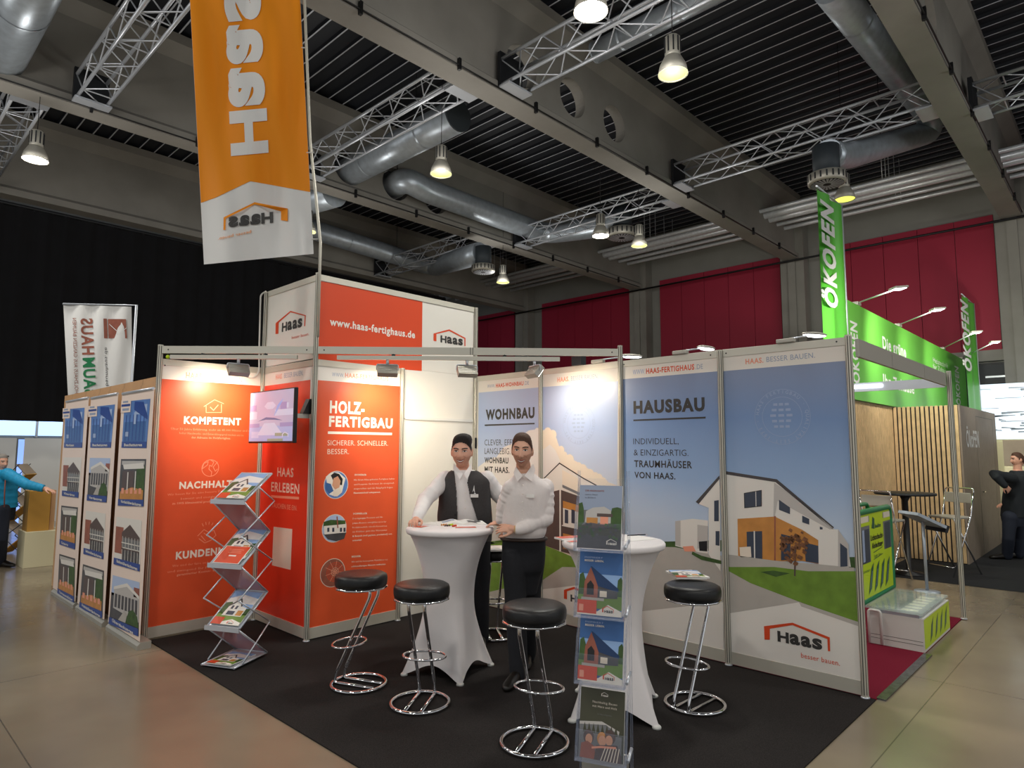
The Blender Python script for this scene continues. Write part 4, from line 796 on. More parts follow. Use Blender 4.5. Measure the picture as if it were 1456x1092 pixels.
def art_villa(m, P):
    R4(m, P, 'p_sky', 0, .25, 1, 1, 1); G(m, P, 'p_cloud', [(0,.75),(.4,.9),(1,.8),(1,.62),(0,.62)], 2); R4(m, P, 'p_lawn', 0, 0, 1, .34, 3); G(m, P, 'p_hedge', [(0,.3),(.0,.62),(.2,.66),(.4,.45),(1,.5),(1,.3)], 3)
    G(m, P, 'p_facade', [(.16,.25),(.2,.55),(.45,.74),(.62,.56),(.85,.5),(.85,.25)], 4); G(m, P, 'p_roof', [(.14,.52),(.45,.78),(.66,.55),(.62,.53),(.45,.72),(.18,.5)], 5); R4(m, P, 'p_glass', .3, .45, .38, .55, 5); R4(m, P, 'p_glass', .45, .45, .53, .55, 5); R4(m, P, 'p_glass', .28, .28, .54, .39, 5); R4(m, P, 'p_wood', .62, .27, .82, .42, 5)
    R4(m, P, 'p_orange_dark', 0, 0, .36, .2, 7); G(m, P, 'p_white', [(.36,0),(.36,.08),(.65,.16),(1,.08),(1,0)], 7); logo_small(m, P, .55, .03, .9, 8)
def art_red(m, P):
    R4(m, P, 'p_orange_dark', .03, .02, .97, .98, 1)
    for i, (x, w) in enumerate(((.25,.55), (.3,.45), (.28,.5))): R4(m, P, 'p_rose', x, .78-i*.09, x+w, .8-i*.09, 2)
    R4(m, P, 'p_white', .4, .4, .68, .47, 2)
def art_blank(m, P): pass
# ================================================================== clear brochure tower in the foreground
RC = at(853, 640, 3.16); RC.z = 0; n_ = (-V((FW.x, FW.y, 0)).normalized()*cos(radians(22)) - RT*sin(radians(22))); n_.z = 0; n_.normalize(); r_ = V((0, 0, 1)).cross(n_); r_.normalize()
t = thing('brochure_tower', 'tall clear acrylic brochure tower with four tilted pockets in the foreground', 'brochure stand', RC+V((0, 0, .008)))
def Q(a, b, z): return RC + r_*a + n_*b + V((0, 0, z))
m = MB(); m.prism([Q(-.14,.1,.008), Q(.14,.1,.008), Q(.14,-.2,.008), Q(-.14,-.2,.008)], (0, 0, .012)); m.build('foot_plate', 'alu_matt', t)
m = MB(); m.m('alu_matt').prism([Q(-.11,-.03,.02), Q(.11,-.03,.02), Q(.11,-.045,.02), Q(-.11,-.045,.02)], (0, 0, .3)); m.m('black_plastic').prism([Q(-.07,-.029,.2), Q(.06,-.029,.2), Q(.06,-.025,.2), Q(-.07,-.025,.2)], (0, 0, .03)); m.build('lower_panel', None, t)
for a in (-.122, .122):
    m = MB(); m.tube([Q(a,-.06,.02), Q(a,-.06,1.62)], .007, 8); m.build('side_tube', 'acrylic', t)
PZ = [(.325, 'olive brochure with a cuddling family, in the lowest pocket of the clear tower', art_family), (.665, 'blue house brochure in the second pocket from the bottom of the clear tower', art_house), (.965, 'blue house brochure in the second pocket from the top of the clear tower', art_house), (1.27, 'dark dusk brochure in the topmost pocket of the clear tower', art_dusk)]
for i, (z, lab, art) in enumerate(PZ):
    tilt = radians(12); up = (V((0, 0, 1))*cos(tilt) - n_*sin(tilt)); H = .34
    o = Q(-.118, .03, z-.02)
    m = MB(); m.prism([o, o+r_*.236, o+r_*.236+up*H, o+up*H], n_*-.004); m.build('pocket_back', 'acrylic', t)
    o2 = Q(-.118, .065, z-.02); m = MB(); m.prism([o2, o2+r_*.236, o2+r_*.236+up*.13, o2+up*.13], n_*.004)
    m.prism([o, o+r_*.236, o2+r_*.236, o2], (0, 0, -.004)); m.build('pocket_front', 'acrylic', t)
    for sgn in (-.118, .114):
        s0 = Q(sgn, .03, z-.02); s1 = Q(sgn, .065, z-.02); m = MB(); m.prism([s0, s1, s1+up*.2, s0+up*H], r_*.004); m.build('pocket_side', 'acrylic', t)
    m = MB(); m.tube([Q(.122,-.055,z+.02), Q(.122,.03,z-.005)], .008, 8); m.build('hook', 'alu', t)
    sheet('brochure', lab, 'brochure', Q(-.105, .036, z-.012), r_, up, .21, .297, .012, art, 'paper', 'brochures in the clear tower')
    sheet('brochure_stack', 'rest of the pile of brochures behind the '+('front one in the lowest', 'front one in the second lowest', 'front one in the second highest', 'front one in the topmost')[i]+' pocket of the clear tower', 'brochure', Q(-.103, .0315, z-.008), r_, up, .21, .297, .004, None, 'paper') if 0 else None
# ================================================================== folding zigzag literature stand
ZC = V((-.675, -.09, .008)); w_ = V((.44, -.9, 0)).normalized(); e_ = V((.9, .44, 0)).normalized()
def Zp(a, b, z): return ZC + w_*a + e_*b + V((0, 0, z))
t = thing('literature_stand', 'folding zigzag literature stand of aluminium trays in front of the orange panel', 'brochure stand', ZC)
HW = .155; eF, eB = -.165, .165
trays = [(1.285, 1.5), (.78, 1.02), (.295, .525)]
chain = []
for zf, zb in trays: chain += [(eB, zb), (eF, zf)]
chain += [(.19, .03), (-.2, .018)]
def tray(p, q, lip=True):
    m = MB(); a, b, c, d = Zp(-HW, *p), Zp(HW, *p), Zp(HW, *q), Zp(-HW, *q); n = (b-a).cross(d-a).normalized(); m.m('alu').prism([a, b, c, d], n*.004)
    for s in (-HW, HW): m.tube([Zp(s, *p), Zp(s, *q)], .008, 6)
    m.tube([Zp(-HW, *p), Zp(HW, *p)], .008, 6); q0, q1 = Zp(-HW-.01, *q), Zp(HW+.01, *q)
    if lip: m.prism([q0+V((0,0,-.018)), q1+V((0,0,-.018)), q1+V((0,0,.018)), q0+V((0,0,.018))], e_*-.012)
    m.build('tray', None, t); return -n if n.z < 0 else n
NT = [tray(chain[2*i], chain[2*i+1]) for i in range(3)]; tray(chain[6], chain[7], False)
for i in range(3):
    m = MB(); p, q = chain[2*i+1], chain[2*i+2]
    for s in (-HW, HW): m.tube([Zp(s, *p), Zp(s, *q)], .008, 6)
    m.build('link_frame', 'alu', t)
    m = MB(); m.add([Zp(-HW, *p), Zp(HW, *p), Zp(HW, *q), Zp(-HW, *q)], [(0, 1, 2, 3)]); a, b, c, d = [V(x) for x in m.v]; m = MB(); m.prism([a, b, c, d], (b-a).cross(d-a).normalized()*.003); m.build('link_panel', 'acrylic_red', t)
mir = [(0, 1.39), (eB+.03, 1.27), (eF-.03, 1.02), (eB+.03, .78), (eF-.03, .525), (eB+.03, .28), (-.12, .03)]
for s in (-HW-.012, HW+.012):
    m = MB()
    for p, q in zip(mir, mir[1:]): m.tube([Zp(s, *p), Zp(s, *q)], .006, 6)
    m.build('scissor_arm', 'alu', t)
def on_tray(i, lab, art, a0=-.135, f0=.0, w=.27, f1=1., mat='paper'):
    (eb, zb), (ef, zf) = chain[2*i], chain[2*i+1]; n = (NT+[V((0, 0, 1))])[min(i, 3)]
    b0 = Zp(a0, ef, zf); u = Zp(a0, eb, zb)-b0; L = u.length; o = b0+u.normalized()*(.03+f0*L)+n*.007+w_*0
    return sheet('brochure', lab, 'brochure', o, w_, u, w, min(.345, L*f1-.05), .006, art, mat, 'brochures on the zigzag stand')
on_tray(0, 'white house brochure on the topmost tray of the zigzag stand', art_villa); 
on_tray(1, 'sky-blue house brochure at the back of the middle tray of the zigzag stand', art_villa, f0=.12, f1=.95)
(eb, zb), (ef, zf) = chain[2], chain[3]; u = Zp(0, eb, zb)-Zp(0, ef, zf)
sheet('brochure', 'plain orange-red brochure at the front of the middle tray of the zigzag stand', 'brochure', Zp(-.125, ef, zf)+u.normalized()*.012+NT[1]*.0145, w_, u, .25, .19, .004, art_red, 'paper', 'brochures on the zigzag stand')
on_tray(2, 'house brochure with an orange corner on the lowest tilted tray of the zigzag stand', art_villa)
o = Zp(-.12, -.19, .028); sheet('brochure', 'house brochure lying flat on the floor tray of the zigzag stand', 'brochure', o, w_, e_, .23, .297, .006, art_villa, 'paper', 'brochures on the zigzag stand')
# ================================================================== television on its wall arm
t = thing('television', 'flat television showing a pale kitchen picture, on an arm in front of the ERLEBEN panel', 'television', (-.28, .24, 2.0))
y0, y1 = onX(354.5, 595, -.29).y, onX(418, 590, -.29).y; z1 = onX(386, 554.5, -.29).z; z0 = onX(386, 630, -.29).z
m = MB(); m.box(-.29, y1, z0, -.255, y0, z1); m.box(-.255, y1+.2, z0+.1, -.225, y0-.2, z1-.1); m.build('casing', 'black_plastic', t, .004)
TP_ = lambda x, y, k=0: V((-.2905-.0005*k, y0+(y1-y0)*x, z0+(z1-z0)*y))
mk('s_mauve','aca8c0',.25,emit=.45); mk('s_blue','98a6cc',.25,emit=.45); mk('s_pale','b9bccf',.25,emit=.5); mk('s_violet','988fba',.25,emit=.4); mk('s_green','8a9a86',.25,emit=.4); mk('s_dark','5d6a94',.25,emit=.4)
m = MB(); TP2 = lambda x, y, k=0: TP_(.015+x*.97, .035+y*.945, k)
R4(m, TP2, 's_mauve', 0, 0, 1, 1, 1); R4(m, TP2, 's_violet', 0, .62, .16, .74, 2); R4(m, TP2, 's_violet', .72, .62, .86, .76, 2); R4(m, TP2, 's_pale', .0, .45, .18, .6, 2); R4(m, TP2, 's_pale', .6, .5, 1, .62, 2); R4(m, TP2, 's_blue', 0, .0, 1, .3, 2); R4(m, TP2, 's_violet', 0, .28, .25, .36, 3); R4(m, TP2, 's_violet', .72, .28, 1, .36, 3)
G(m, TP2, 's_pale', [(.2,.12),(.36,.36),(.6,.36),(.8,.12)], 3); G(m, TP2, 's_pale', [(.35,.7),(.42,.78),(.55,.78),(.62,.7),(.55,.64),(.42,.64)], 3); G(m, TP2, 's_dark', [(.2,.4),(.4,.48),(.6,.46),(.78,.4),(.6,.42),(.4,.43)], 4)
for i in range(5): R4(m, TP2, 's_pale', .06, .07+i*.027, .24, .085+i*.027, 4)
for i in range(6): G(m, TP2, 's_blue', [(.58+i*.03,.5+i*.05),(.6+i*.03,.5+i*.05),(.68+i*.02,.72+i*.02),(.66+i*.02,.72+i*.02)], 4)
R4(m, TP2, 's_pale', .86, .64, .9, .74, 4); R4(m, TP2, 's_pale', .86, .5, .9, .6, 4); R4(m, TP2, 's_green', .45, .0, .8, .05, 4); R4(m, TP2, 's_green', .62, .1, .9, .16, 4); G(m, TP2, 's_pale', [(.78,.08),(.78,.14),(.84,.18),(.92,.14),(.92,.08),(.9,.08),(.9,.13),(.84,.16),(.8,.13),(.8,.08)], 5)
m.build('screen', None, t)
m = MB(); zc = onX(441, 592, 0).z; m.box(-.225, .04, zc-.02, -.02, .07, zc+.02); m.box(-.24, .06, zc-.018, -.2, .3, zc+.018); m.build('wall_arm', 'alu_matt', t)
m = MB(); m.prism([(-.01, .03, zc+.02), (-.01, .03, zc+.16), (-.03, .03, zc+.16), (-.09, .03, zc+.02)], (0, .07, 0)); m.build('bracket', 'black_plastic', t)
# ================================================================== the big orange and white flag on the tower
D0 = (V((0, 0, 3.6))-CAM).dot(FW)
def flagpt(px, py, k=0):
    rip = .035*sin(px*.06+py*.012)+.02*sin(px*.13-py*.02+1); return at(px, py, D0+rip-.003*k)
t = thing('flag', 'tall orange and white flag with mirrored lettering hanging over the booth', 'flag', flagpt(366, 368))
def edge(v): # v 0 top .. 1 bottom (pixels run out of the picture above)
    return (270+20*(v*676-300)/376, -300+676*v), (427+19*(v*661-300)/361, -300+661*v)
NU, NV = 30, 70; vs = []; mats = []
for j in range(NV+1):
    l, r2 = edge(j/NV)
    for i in range(NU+1):
        u = i/NU; vs.append(flagpt(l[0]+(r2[0]-l[0])*u, l[1]+(r2[1]-l[1])*u))
m = MB(); m.m('flag_white').add(vs, [(j*(NU+1)+i, j*(NU+1)+i+1, (j+1)*(NU+1)+i+1, (j+1)*(NU+1)+i) for j in range(NV) for i in range(NU)], True); m.build('cloth', None, t)
bl = [(260, 288.5), (289.3, 288.5), (310, 281), (359, 257.5), (441, 273)]
def blim(x):
    for (a, b), (c, d) in zip(bl, bl[1:]):
        if x <= c: return b+(d-b)*(x-a)/(c-a)
    return 273
for sd, nm in ((1, 'orange_field'), (-1, 'orange_field_reverse')):
    m = MB(); m.m('flag_orange'); vs = []; N2 = 60; M2 = 50
    for j in range(M2+1):
        for i in range(N2+1):
            u = i/N2; xb = 289.3+(440.9-289.3)*u; yb = blim(xb); y = -299+(yb+299)*j/M2; v = (y+300)/670; l, r2 = edge(min(1, v)); x = l[0]+(r2[0]-l[0])*u; vs.append(flagpt(x, y, sd*1.2))
    m.add(vs, [(j*(N2+1)+i, j*(N2+1)+i+1, (j+1)*(N2+1)+i+1, (j+1)*(N2+1)+i) for j in range(M2) for i in range(N2)], True)
    if sd == 1: m.build(nm, None, t)
def ftxt(m, s, A, Bp, T, bold, k, res=6):
    vs, fs, x0, x1 = glyphs(s, bold, res); vs, fs = fine(vs, fs, 60 if len(s) == 4 else 20, 16); A, Bp, T = V((*A, 0)), V((*Bp, 0)), V((*T, 0)); U = Bp-A; Q_ = T-A; m.add([flagpt(*(A+U*((x-x0)/(x1-x0))+Q_*(y/CAPH))[:2], k) for x, y in vs], fs)
m = MB(); m.m('flag_white'); ftxt(m, 'Haas', (328.5, 222), (317.5, -20), (382, 217), .05, 4); m.build('big_lettering', None, t)
m = MB(); m.m('flag_orange').poly([flagpt(x, y, 4) for x, y in [(317.6,327),(318,309),(362,287.5),(409,296.5),(409,314.5),(399.5,313),(399.5,300.5),(362,290.5),(321,310.5),(320.5,327)]])
m.m('p_char'); ftxt(m, 'Haas', (388.5,316.5), (325,323.5), (388,301), .05, 4); m.m('flag_orange'); ftxt(m, 'besser bauen.', (357,331), (310,341), (357,326.5), 0, 4, 3); m.build('logo', None, t)
pole = V((0, 0, HT)); m = MB(); ptop = at(427.5, -300, D0); pb = V((0, 0, 2.0)); m.tube([V((.0, -.03, HT-.6)), V((.0, -.02, HT+.3)), at(441, 200, D0+.02), at(433, 0, D0+.02), ptop+V((.01, 0, .1))], .0135, 10); m.build('pole', 'profile', t)
for y in (-140, 68, 217, 340): l, r2 = edge((y+300)/661); m = MB(); m.tube([flagpt(r2[0]-2, y), flagpt(r2[0]+7, y)], .007, 6); m.build('loop', 'white_paint', t)
# ================================================================== small things on the tables and stools
def tabletop(px, py, z=ZT): return onz(px, py, z)
def flat(name, lab, cat, px, py, w, h, ang, z=ZT, th=.004, art=None, mat='paper', group=None, n0=None):
    p = tabletop(px, py, z); a = radians(ang); r, u = V((cos(a), sin(a), 0)), V((-sin(a), cos(a), 0)); return sheet(name, lab, cat, p-r*w/2-u*h/2, r, u, w, h, th, art, mat, group)
def magazine(lab, px, py, ang, z=ZT, w=.2, h=.27):
    p = tabletop(px, py, z); a = radians(ang); r, u = V((cos(a), sin(a), 0)), V((-sin(a), cos(a), 0)); t = thing('open_magazine', lab, 'magazine', p)
    for s, nm in ((-1, 'page_block'), (1, 'page_block')):
        m = MB(); K = 8
        top = [(r*(s*w*k/K)+V((0, 0, .004+.02*math.exp(-((k/K-.3)/.28)**2)*(1-.2*(s > 0))))) for k in range(K+1)]; vs = []
        for q in top: vs += [p-u*h/2+q, p+u*h/2+q, p-u*h/2+V((q.x, q.y, 0)), p+u*h/2+V((q.x, q.y, 0))]
        fs = []
        for k in range(K): b = k*4; fs += [(b, b+4, b+5, b+1), (b+2, b+3, b+7, b+6), (b, b+2, b+6, b+4), (b+1, b+5, b+7, b+3)]
        fs += [(0, 1, 3, 2), (K*4, K*4+2, K*4+3, K*4+1)]; m.m('paper').add(vs, fs, False)
        m.m('p_greyd' if s > 0 else 'p_faintb'); zq = .0012
        for (k0, k1, v0, v1) in ((2, 5, -.4, .1), (5, 7, .05, .4)) if s > 0 else ((2, 6, .0, .35),):
            for k in range(k0, k1): m.add([p+u*h*v0+top[k]+V((0,0,zq)), p+u*h*v0+top[k+1]+V((0,0,zq)), p+u*h*v1+top[k+1]+V((0,0,zq)), p+u*h*v1+top[k]+V((0,0,zq))], [(0, 1, 2, 3)])
        m.build(nm, None, t)
    return t
magazine('magazine lying open on the table between the two men', 655, 744, -35)
flat('brochure', 'small orange-red leaflet by the hand of the man in the dark vest', 'leaflet', 598, 749.5, .12, .08, 20, art=art_red)
flat('brochure', 'orange-red leaflet at the front of the table of the two men', 'leaflet', 662, 750.5, .17, .07, -38, art=art_red)
flat('notepad', 'white sheet of paper at the left back of the table of the two men', 'paper', 618, 744.5, .15, .2, 10, th=.002)
rnd = random.Random(2)
for i, (px, py, c, l) in enumerate(((631,747.5,'p_wood','golden wrapped sweet, left end of the row on the men\'s table'), (636,748.5,'p_brown','brown wrapped sweet, second from the left on the men\'s table'), (641,747.5,'p_lime','lime green wrapped sweet in the middle of the row of sweets'), (646,749,'p_orange_dark','orange wrapped sweet at the right end of the row of sweets'))):
    p = tabletop(px, py); m = MB(); m.m(c).ell(p+V((0, 0, .008)), (.012, .009, .008), 10, 6); a = rnd.uniform(0, 3); d = V((cos(a), sin(a), 0))
    for s in (-1, 1): m.lathe([(.002, 0), (.009, .012)], 8, Matrix.Translation(p+d*s*.01+V((0, 0, .008))) @ (d*s).to_track_quat('Z', 'Y').to_matrix().to_4x4())
    tag(m.build('wrapped_sweet', None, recenter=True), l, 'sweet', 'wrapped sweets on the table')
flat('brochure', 'orange-red leaflet lying at the left edge of the table behind the clear tower', 'leaflet', 811, 766, .2, .1, -20, art=art_red, th=.012)
flat('brochure', 'second smaller orange-red leaflet by the clear tower on the right table', 'leaflet', 818, 771, .1, .07, -30, art=art_red, th=.006)
flat('paper_sheet', 'white sheet of paper lying on the table behind the clear tower', 'paper', 900, 766, .25, .2, -20, th=.003)
m = MB(); p = tabletop(905, 763); m.m('steel_dark').tube([p+V((-.07, .03, .012)), p+V((.06, -.035, .012))], .004, 8); m.m('alu').tube([p+V((.06, -.035, .012)), p+V((.075, -.043, .012))], .003, 8); tag(m.build('pen', None), 'thin grey pen on the white sheet behind the clear tower', 'pen')
SZ = .008+.803
for i, (lab, dx, a) in enumerate((('lower magazine of the pile on the right bar stool', 0, -35), ('upper blue and green magazine on the right bar stool', .012, -48))):
    p = onz(977, 818, SZ+.012*i); q = radians(a); r, u = V((cos(q), sin(q), 0)), V((-sin(q), cos(q), 0)); sheet('magazine', lab, 'magazine', p-r*.105-u*.14, r, u, .21, .28, .011, art_villa if i else None, 'paper', 'magazines on the bar stool')
p = onz(704, 781, SZ); q = radians(-40); r, u = V((cos(q), sin(q), 0)), V((-sin(q), cos(q), 0)); sheet('magazine', 'white magazine on the seat of the bar stool between the two men', 'magazine', p-r*.1-u*.13, r, u, .2, .26, .015, None, 'paper')
# ================================================================== left neighbour: tan wall with roll-up banners
m = MB(); m.m('card_tan').box(-1.005, 1.085, 0, -.975, 4.5, 2.385)
PL0 = Plane('X', -1.0055)
m.m('p_brown')
for px in (105, 124, 144, 158, 178, 204):
    y = onX(px, 550, -1.0).y; z1, z0 = 2.385, 2.22
    for a, b in (((y, z1), (y+.01, z1-.05)), ((y+.01, z1-.05), (y+.05, z1-.06)), ((y+.05, z1-.06), (y+.04, z1-.11)), ((y+.04, z1-.11), (y-.02, z1-.12)), ((y-.02, z1-.12), (y-.01, z0))):
        m.poly([V((-1.006, a[0]-.003, a[1])), V((-1.006, a[0]+.003, a[1])), V((-1.006, b[0]+.003, b[1])), V((-1.006, b[0]-.003, b[1]))])
tag(m.build('partition_wall', None, recenter=True), 'tan partition wall with puzzle-cut joints behind the three roll-up banners', 'partition')
PR = Plane('X', -1.115); PR2 = Plane('X', -1.113)
def rollup(label, tl, tr, br, bl, pics, caps, kinds):
    a, b, c, d = [PR2.W(p) for p in (tl, tr, br, bl)]; yl, yr = (a.y+d.y)/2, (b.y+c.y)/2; zt = (a.z+b.z)/2
    t = thing('roll_up_banner', label, 'banner', (-1.11, (yl+yr)/2, 0), 'roll-up banners along the tan wall')
    m = MB(); m.m('rollup_cloth').prism([(-1.113, yl, .07), (-1.113, yr, .07), (-1.113, yr, zt), (-1.113, yl, zt)], (.002, 0, 0)); mm = m
    PR.val = -1.114
    for q, cap, kd in zip(pics, caps, kinds):
        P = lambda u, v: bil(q, u, v)
        def rect(mat, u0, v0, u1, v1, k): PR.poly(m.m(mat), [P(u0,v0), P(u1,v0), P(u1,v1), P(u0,v1)], k)
        if kd == 0:   # pergola at dusk, all in blue
            rect('p_bluepic', 0, 0, 1, 1, 1); rect('p_skyd', .05, .45, .9, .88, 2); rect('p_sky_pale', .45, .1, .9, .3, 2)
            for i in range(6): rect('p_blue', .1+i*.14, .3, .13+i*.14, .85, 3)
            PR.poly(m.m('p_blue'), [P(.4,.02), P(.75,.05), P(.95,.35), P(.95,.42), P(.4,.2)], 3); rect('p_sky_pale', .42, .25, .5, .5, 4); rect('p_faint', .12, .66, .24, .76, 4)
            rect('rollup_cloth', -.12, -.03, .26, .24, 5); rect('p_blue', -.1, .06, .24, .11, 6); rect('p_faintb', -.05, -.01, .15, .03, 6); rect('p_faintb', -.05, .15, .2, .2, 6)
            rect('p_blue', 0, .87, 1, 1, 4)
        elif kd == 1:   # conservatory
            rect('p_sky_pale', 0, 0, 1, .4, 1); rect('p_greyd', 0, .35, 1, 1, 1); PR.poly(m.m('p_facade_shade'), [P(.1,.25), P(.55,.12), P(1,.3), P(1,.75), P(.1,.65)], 2)
            for i in range(7): rect('p_greyd', .14+i*.12, .35, .22+i*.12, .62, 3)
            PR.poly(m.m('p_facade'), [P(.08,.22), P(.55,.08), P(1,.26), P(1,.32), P(.55,.15), P(.08,.28)], 3); PR.poly(m.m('p_hedge'), [P(.55,.85), P(.65,.6), P(.8,.55), P(.95,.65), P(1,.85)], 4); PR.poly(m.m('p_drive'), [P(.3,.85), P(.5,.62), P(.6,.68), P(.55,.85)], 4); rect('p_brick', .8, .12, 1, .3, 2)
        elif kd == 2:   # house with balcony
            rect('p_facade', 0, 0, 1, 1, 1); rect('p_brick', 0, .2, .3, .75, 2); PR.poly(m.m('p_brown'), [P(.25,.3), P(.55,.12), P(.95,.35), P(.95,.42), P(.25,.4)], 3); rect('p_grey', .25, .4, .95, .6, 2); rect('p_greyd', .3, .65, .95, .9, 2)
            for i in range(6): rect('p_facade', .28+i*.12, .38, .295+i*.12, .88, 4)
            rect('p_facade', .25, .5, .95, .52, 4); rect('p_brown', .25, .62, .95, .65, 4)
        else:   # garden terrace
            rect('p_greyd', 0, 0, 1, 1, 1); rect('p_facade_shade', .05, .04, .95, .12, 2); PR.poly(m.m('p_facade'), [P(.1,.12), P(.9,.08), P(.95,.2), P(.15,.22)], 3); rect('p_hedge', .65, .15, .98, .7, 2); rect('p_brown', .1, .25, .55, .62, 2); PR.poly(m.m('p_wood'), [P(.05,.7), P(.5,.6), P(.95,.66), P(.95,.88), P(.05,.88)], 3)
            for i in range(5): rect('p_rose', .1+i*.17, .62+.04*(i % 2), .2+i*.17, .74, 4)
            rect('p_facade', .3, .28, .34, .66, 4); rect('p_facade', .6, .26, .64, .66, 4)
        if kd: rect('p_blue', 0, .86, 1, 1, 6)
        PR.txt(m, cap, P(.12, .965), P(.12+min(.8, .055*len(cap)), .965), P(.12, .905), .03, 8, 2) if m.m('p_white') else 0
    m.build('printed_cloth', None, t)
    m = MB(); m.tube([(-1.112, yl-.02, zt+.008), (-1.112, yr+.02, zt+.008)], .014, 8); m.build('top_bar', 'alu', t)
    m = MB(); m.prism([(-1.13, yl, 0), (-1.02, yl, 0), (-1.02, yl, .06), (-1.105, yl, .06), (-1.13, yl, .035)], (0, yr-yl, 0)); m.build('cassette', 'alu_matt', t)
    m = MB(); m.tube([(-1.06, (yl+yr)/2, .07), (-1.06, (yl+yr)/2, zt)], .01, 6); m.build('support_pole', 'black_plastic', t)
rollup('roll-up banner nearest the orange panel, four pictures, lowest captioned Überdachungen', (172,561), (219,554), (199,907), (155,887.5),
    [[(177.4,571),(214,566.9),(208.4,637),(173,636.5)], [(172.2,652.7),(207.9,652.7),(204.4,720),(167.9,718.8)], [(166,734.6),(201.7,740),(199,812.5),(162,802)], [(160.4,817.7),(198.5,828),(197,904.8),(155,886.5)]], ['Beschattungen', 'Vordachüberdachungen', 'Balkonüberdachungen', 'Überdachungen'], [0, 3, 2, 1])
rollup('middle roll-up banner of the row of three along the tan wall', (127.3,567.4), (168.4,561), (147.5,881.7), (111.5,866.3),
    [[(130,578.7),(163.5,575),(157.8,636.5),(128.7,636.5)], [(127.9,651),(157,651.5),(151.7,714.4),(123.8,711.5)], [(122.3,726),(150.4,730.4),(147.3,795),(119,787.5)], [(118,802),(147.9,811.5),(145.6,878.8),(112.9,864.4)]], ['Beschattungen', 'Verglasungen', 'Balkonüberdachungen', 'Freisitzüberdachungen'], [0, 1, 2, 3])
rollup('roll-up banner at the far left end of the tan wall', (89.6,571.8), (125.6,568), (107,859.6), (79,845),
    [[(93,582),(120.4,579.6),(116.9,636.5),(91.3,636.5)], [(90.8,650.4),(116.5,650.4),(111.7,707.8),(88.4,704.9)], [(87.3,718.7),(110.8,721.5),(106.9,781.2),(85,774)], [(84.4,787.5),(106.9,794.2),(105.6,856.7),(81.9,844.2)]], ['Markisen', 'Wintergärten', 'Carports', 'Terrassendächer'], [0, 2, 3, 3])
# white flag with mirrored writing behind the tan wall
FD = 10.2
def fp(x, y, k=0): return at(x, y, FD+.02*sin(x*.2+y*.03)-.004*k)
t = thing('flag', 'white flag with mirrored red and green lettering behind the tan partition wall', 'flag', at(140, 640, FD)); m = MB(); vs = []; NU, NV = 20, 24
for j in range(NV+1):
    for i in range(NU+1): u, v = i/NU, j/NV; x0 = 90+9*v; x1 = 187+1.5*v; vs.append(fp(x0+(x1-x0)*u, 433+3*u+(175-3*u)*v))
m.m('flag_white').add(vs, [(j*(NU+1)+i, j*(NU+1)+i+1, (j+1)*(NU+1)+i+1, (j+1)*(NU+1)+i) for j in range(NV) for i in range(NU)], True); m.build('cloth', None, t)
def ftx(m, s, A, Bp, T, bold, k=3):
    vs, fs, x0, x1 = glyphs(s, bold, 3); vs, fs = fine(vs, fs, 24, 6); A, Bp, T = V((*A, 0)), V((*Bp, 0)), V((*T, 0)); U = Bp-A; Q_ = T-A; m.add([fp(*(A+U*((x-x0)/(x1-x0))+Q_*(y/CAPH))[:2], k) for x, y in vs], fs)
m = MB(); m.m('p_greend'); ftx(m, 'BAUM', (120.5,564), (118,509), (137.5,563), .03); m.build('lettering', None, t); m = MB(); m.m('p_brick'); ftx(m, 'HAUS', (117.6,504.5), (115,452.8), (134.5,504), .03); m.build('lettering', None, t); m = MB(); m.m('p_brick'); ftx(m, 'VOLLHOLZHAUS AUS GANZEN BÄUMEN', (107,576), (103,452.3), (112.5,576), .0); m.build('lettering', None, t); m = MB()
m.m('p_greyd'); ftx(m, 'www.ini-baumhaus.de', (151.5,588), (149,494), (156,588), 0); m.build('lettering', None, t)
m = MB(); m.m('p_brick').poly([fp(x, y, 3) for x, y in ((153.5,453.5),(179,453.7),(180.5,481),(154.5,481))]); m.m('flag_white')
for a, b in (((155.5,461),(170,474)), ((170,474),(180,466)), ((155.5,461),(161.5,454))): m.poly([fp(a[0], a[1]-.5, 5), fp(b[0], b[1]-.5, 5), fp(b[0], b[1]+.6, 5), fp(a[0], a[1]+.6, 5)])
m.m('p_brick').poly([fp(x, y, 3) for x, y in ((147,453),(152,453),(153,481),(148,481))]); m.build('emblem', None, t)
pt, pbm = at(194, 434, FD), at(194, 640, FD); pbm = V((pt.x, pt.y, 0)); m = MB(); m.tube([pbm, pt, at(90, 432.5, FD)], .02, 8); m.build('pole', 'alu', t)
# boxes
q = onY(32, 809, 6.12); m = MB(); m.box(q.x, 6.12, 0, -.3, 6.6, .51); tag(m.build('plinth_box', 'card_cream', recenter=True, bevel=.004), 'cream square box on the floor under the yellowish carton at the far left', 'box')
m = MB(); m.box(onY(42, 700, 6.16).x, 6.16, .511, onY(73, 700, 6.16).x, 6.5, 1.09); o = m.build('carton', 'card_yellow', recenter=True, bevel=.004); tag(o, 'yellowish brown carton on the cream box, under the hand of the person in blue', 'box')
m = MB(); x = onY(72, 700, 6.2).x; m.box(x+.012, 6.2, .511, x+.07, 6.5, 1.09); tag(m.build('cardboard_sheet', 'card_tan', recenter=True), 'pale cardboard sheet leaning right behind the yellowish carton', 'cardboard')
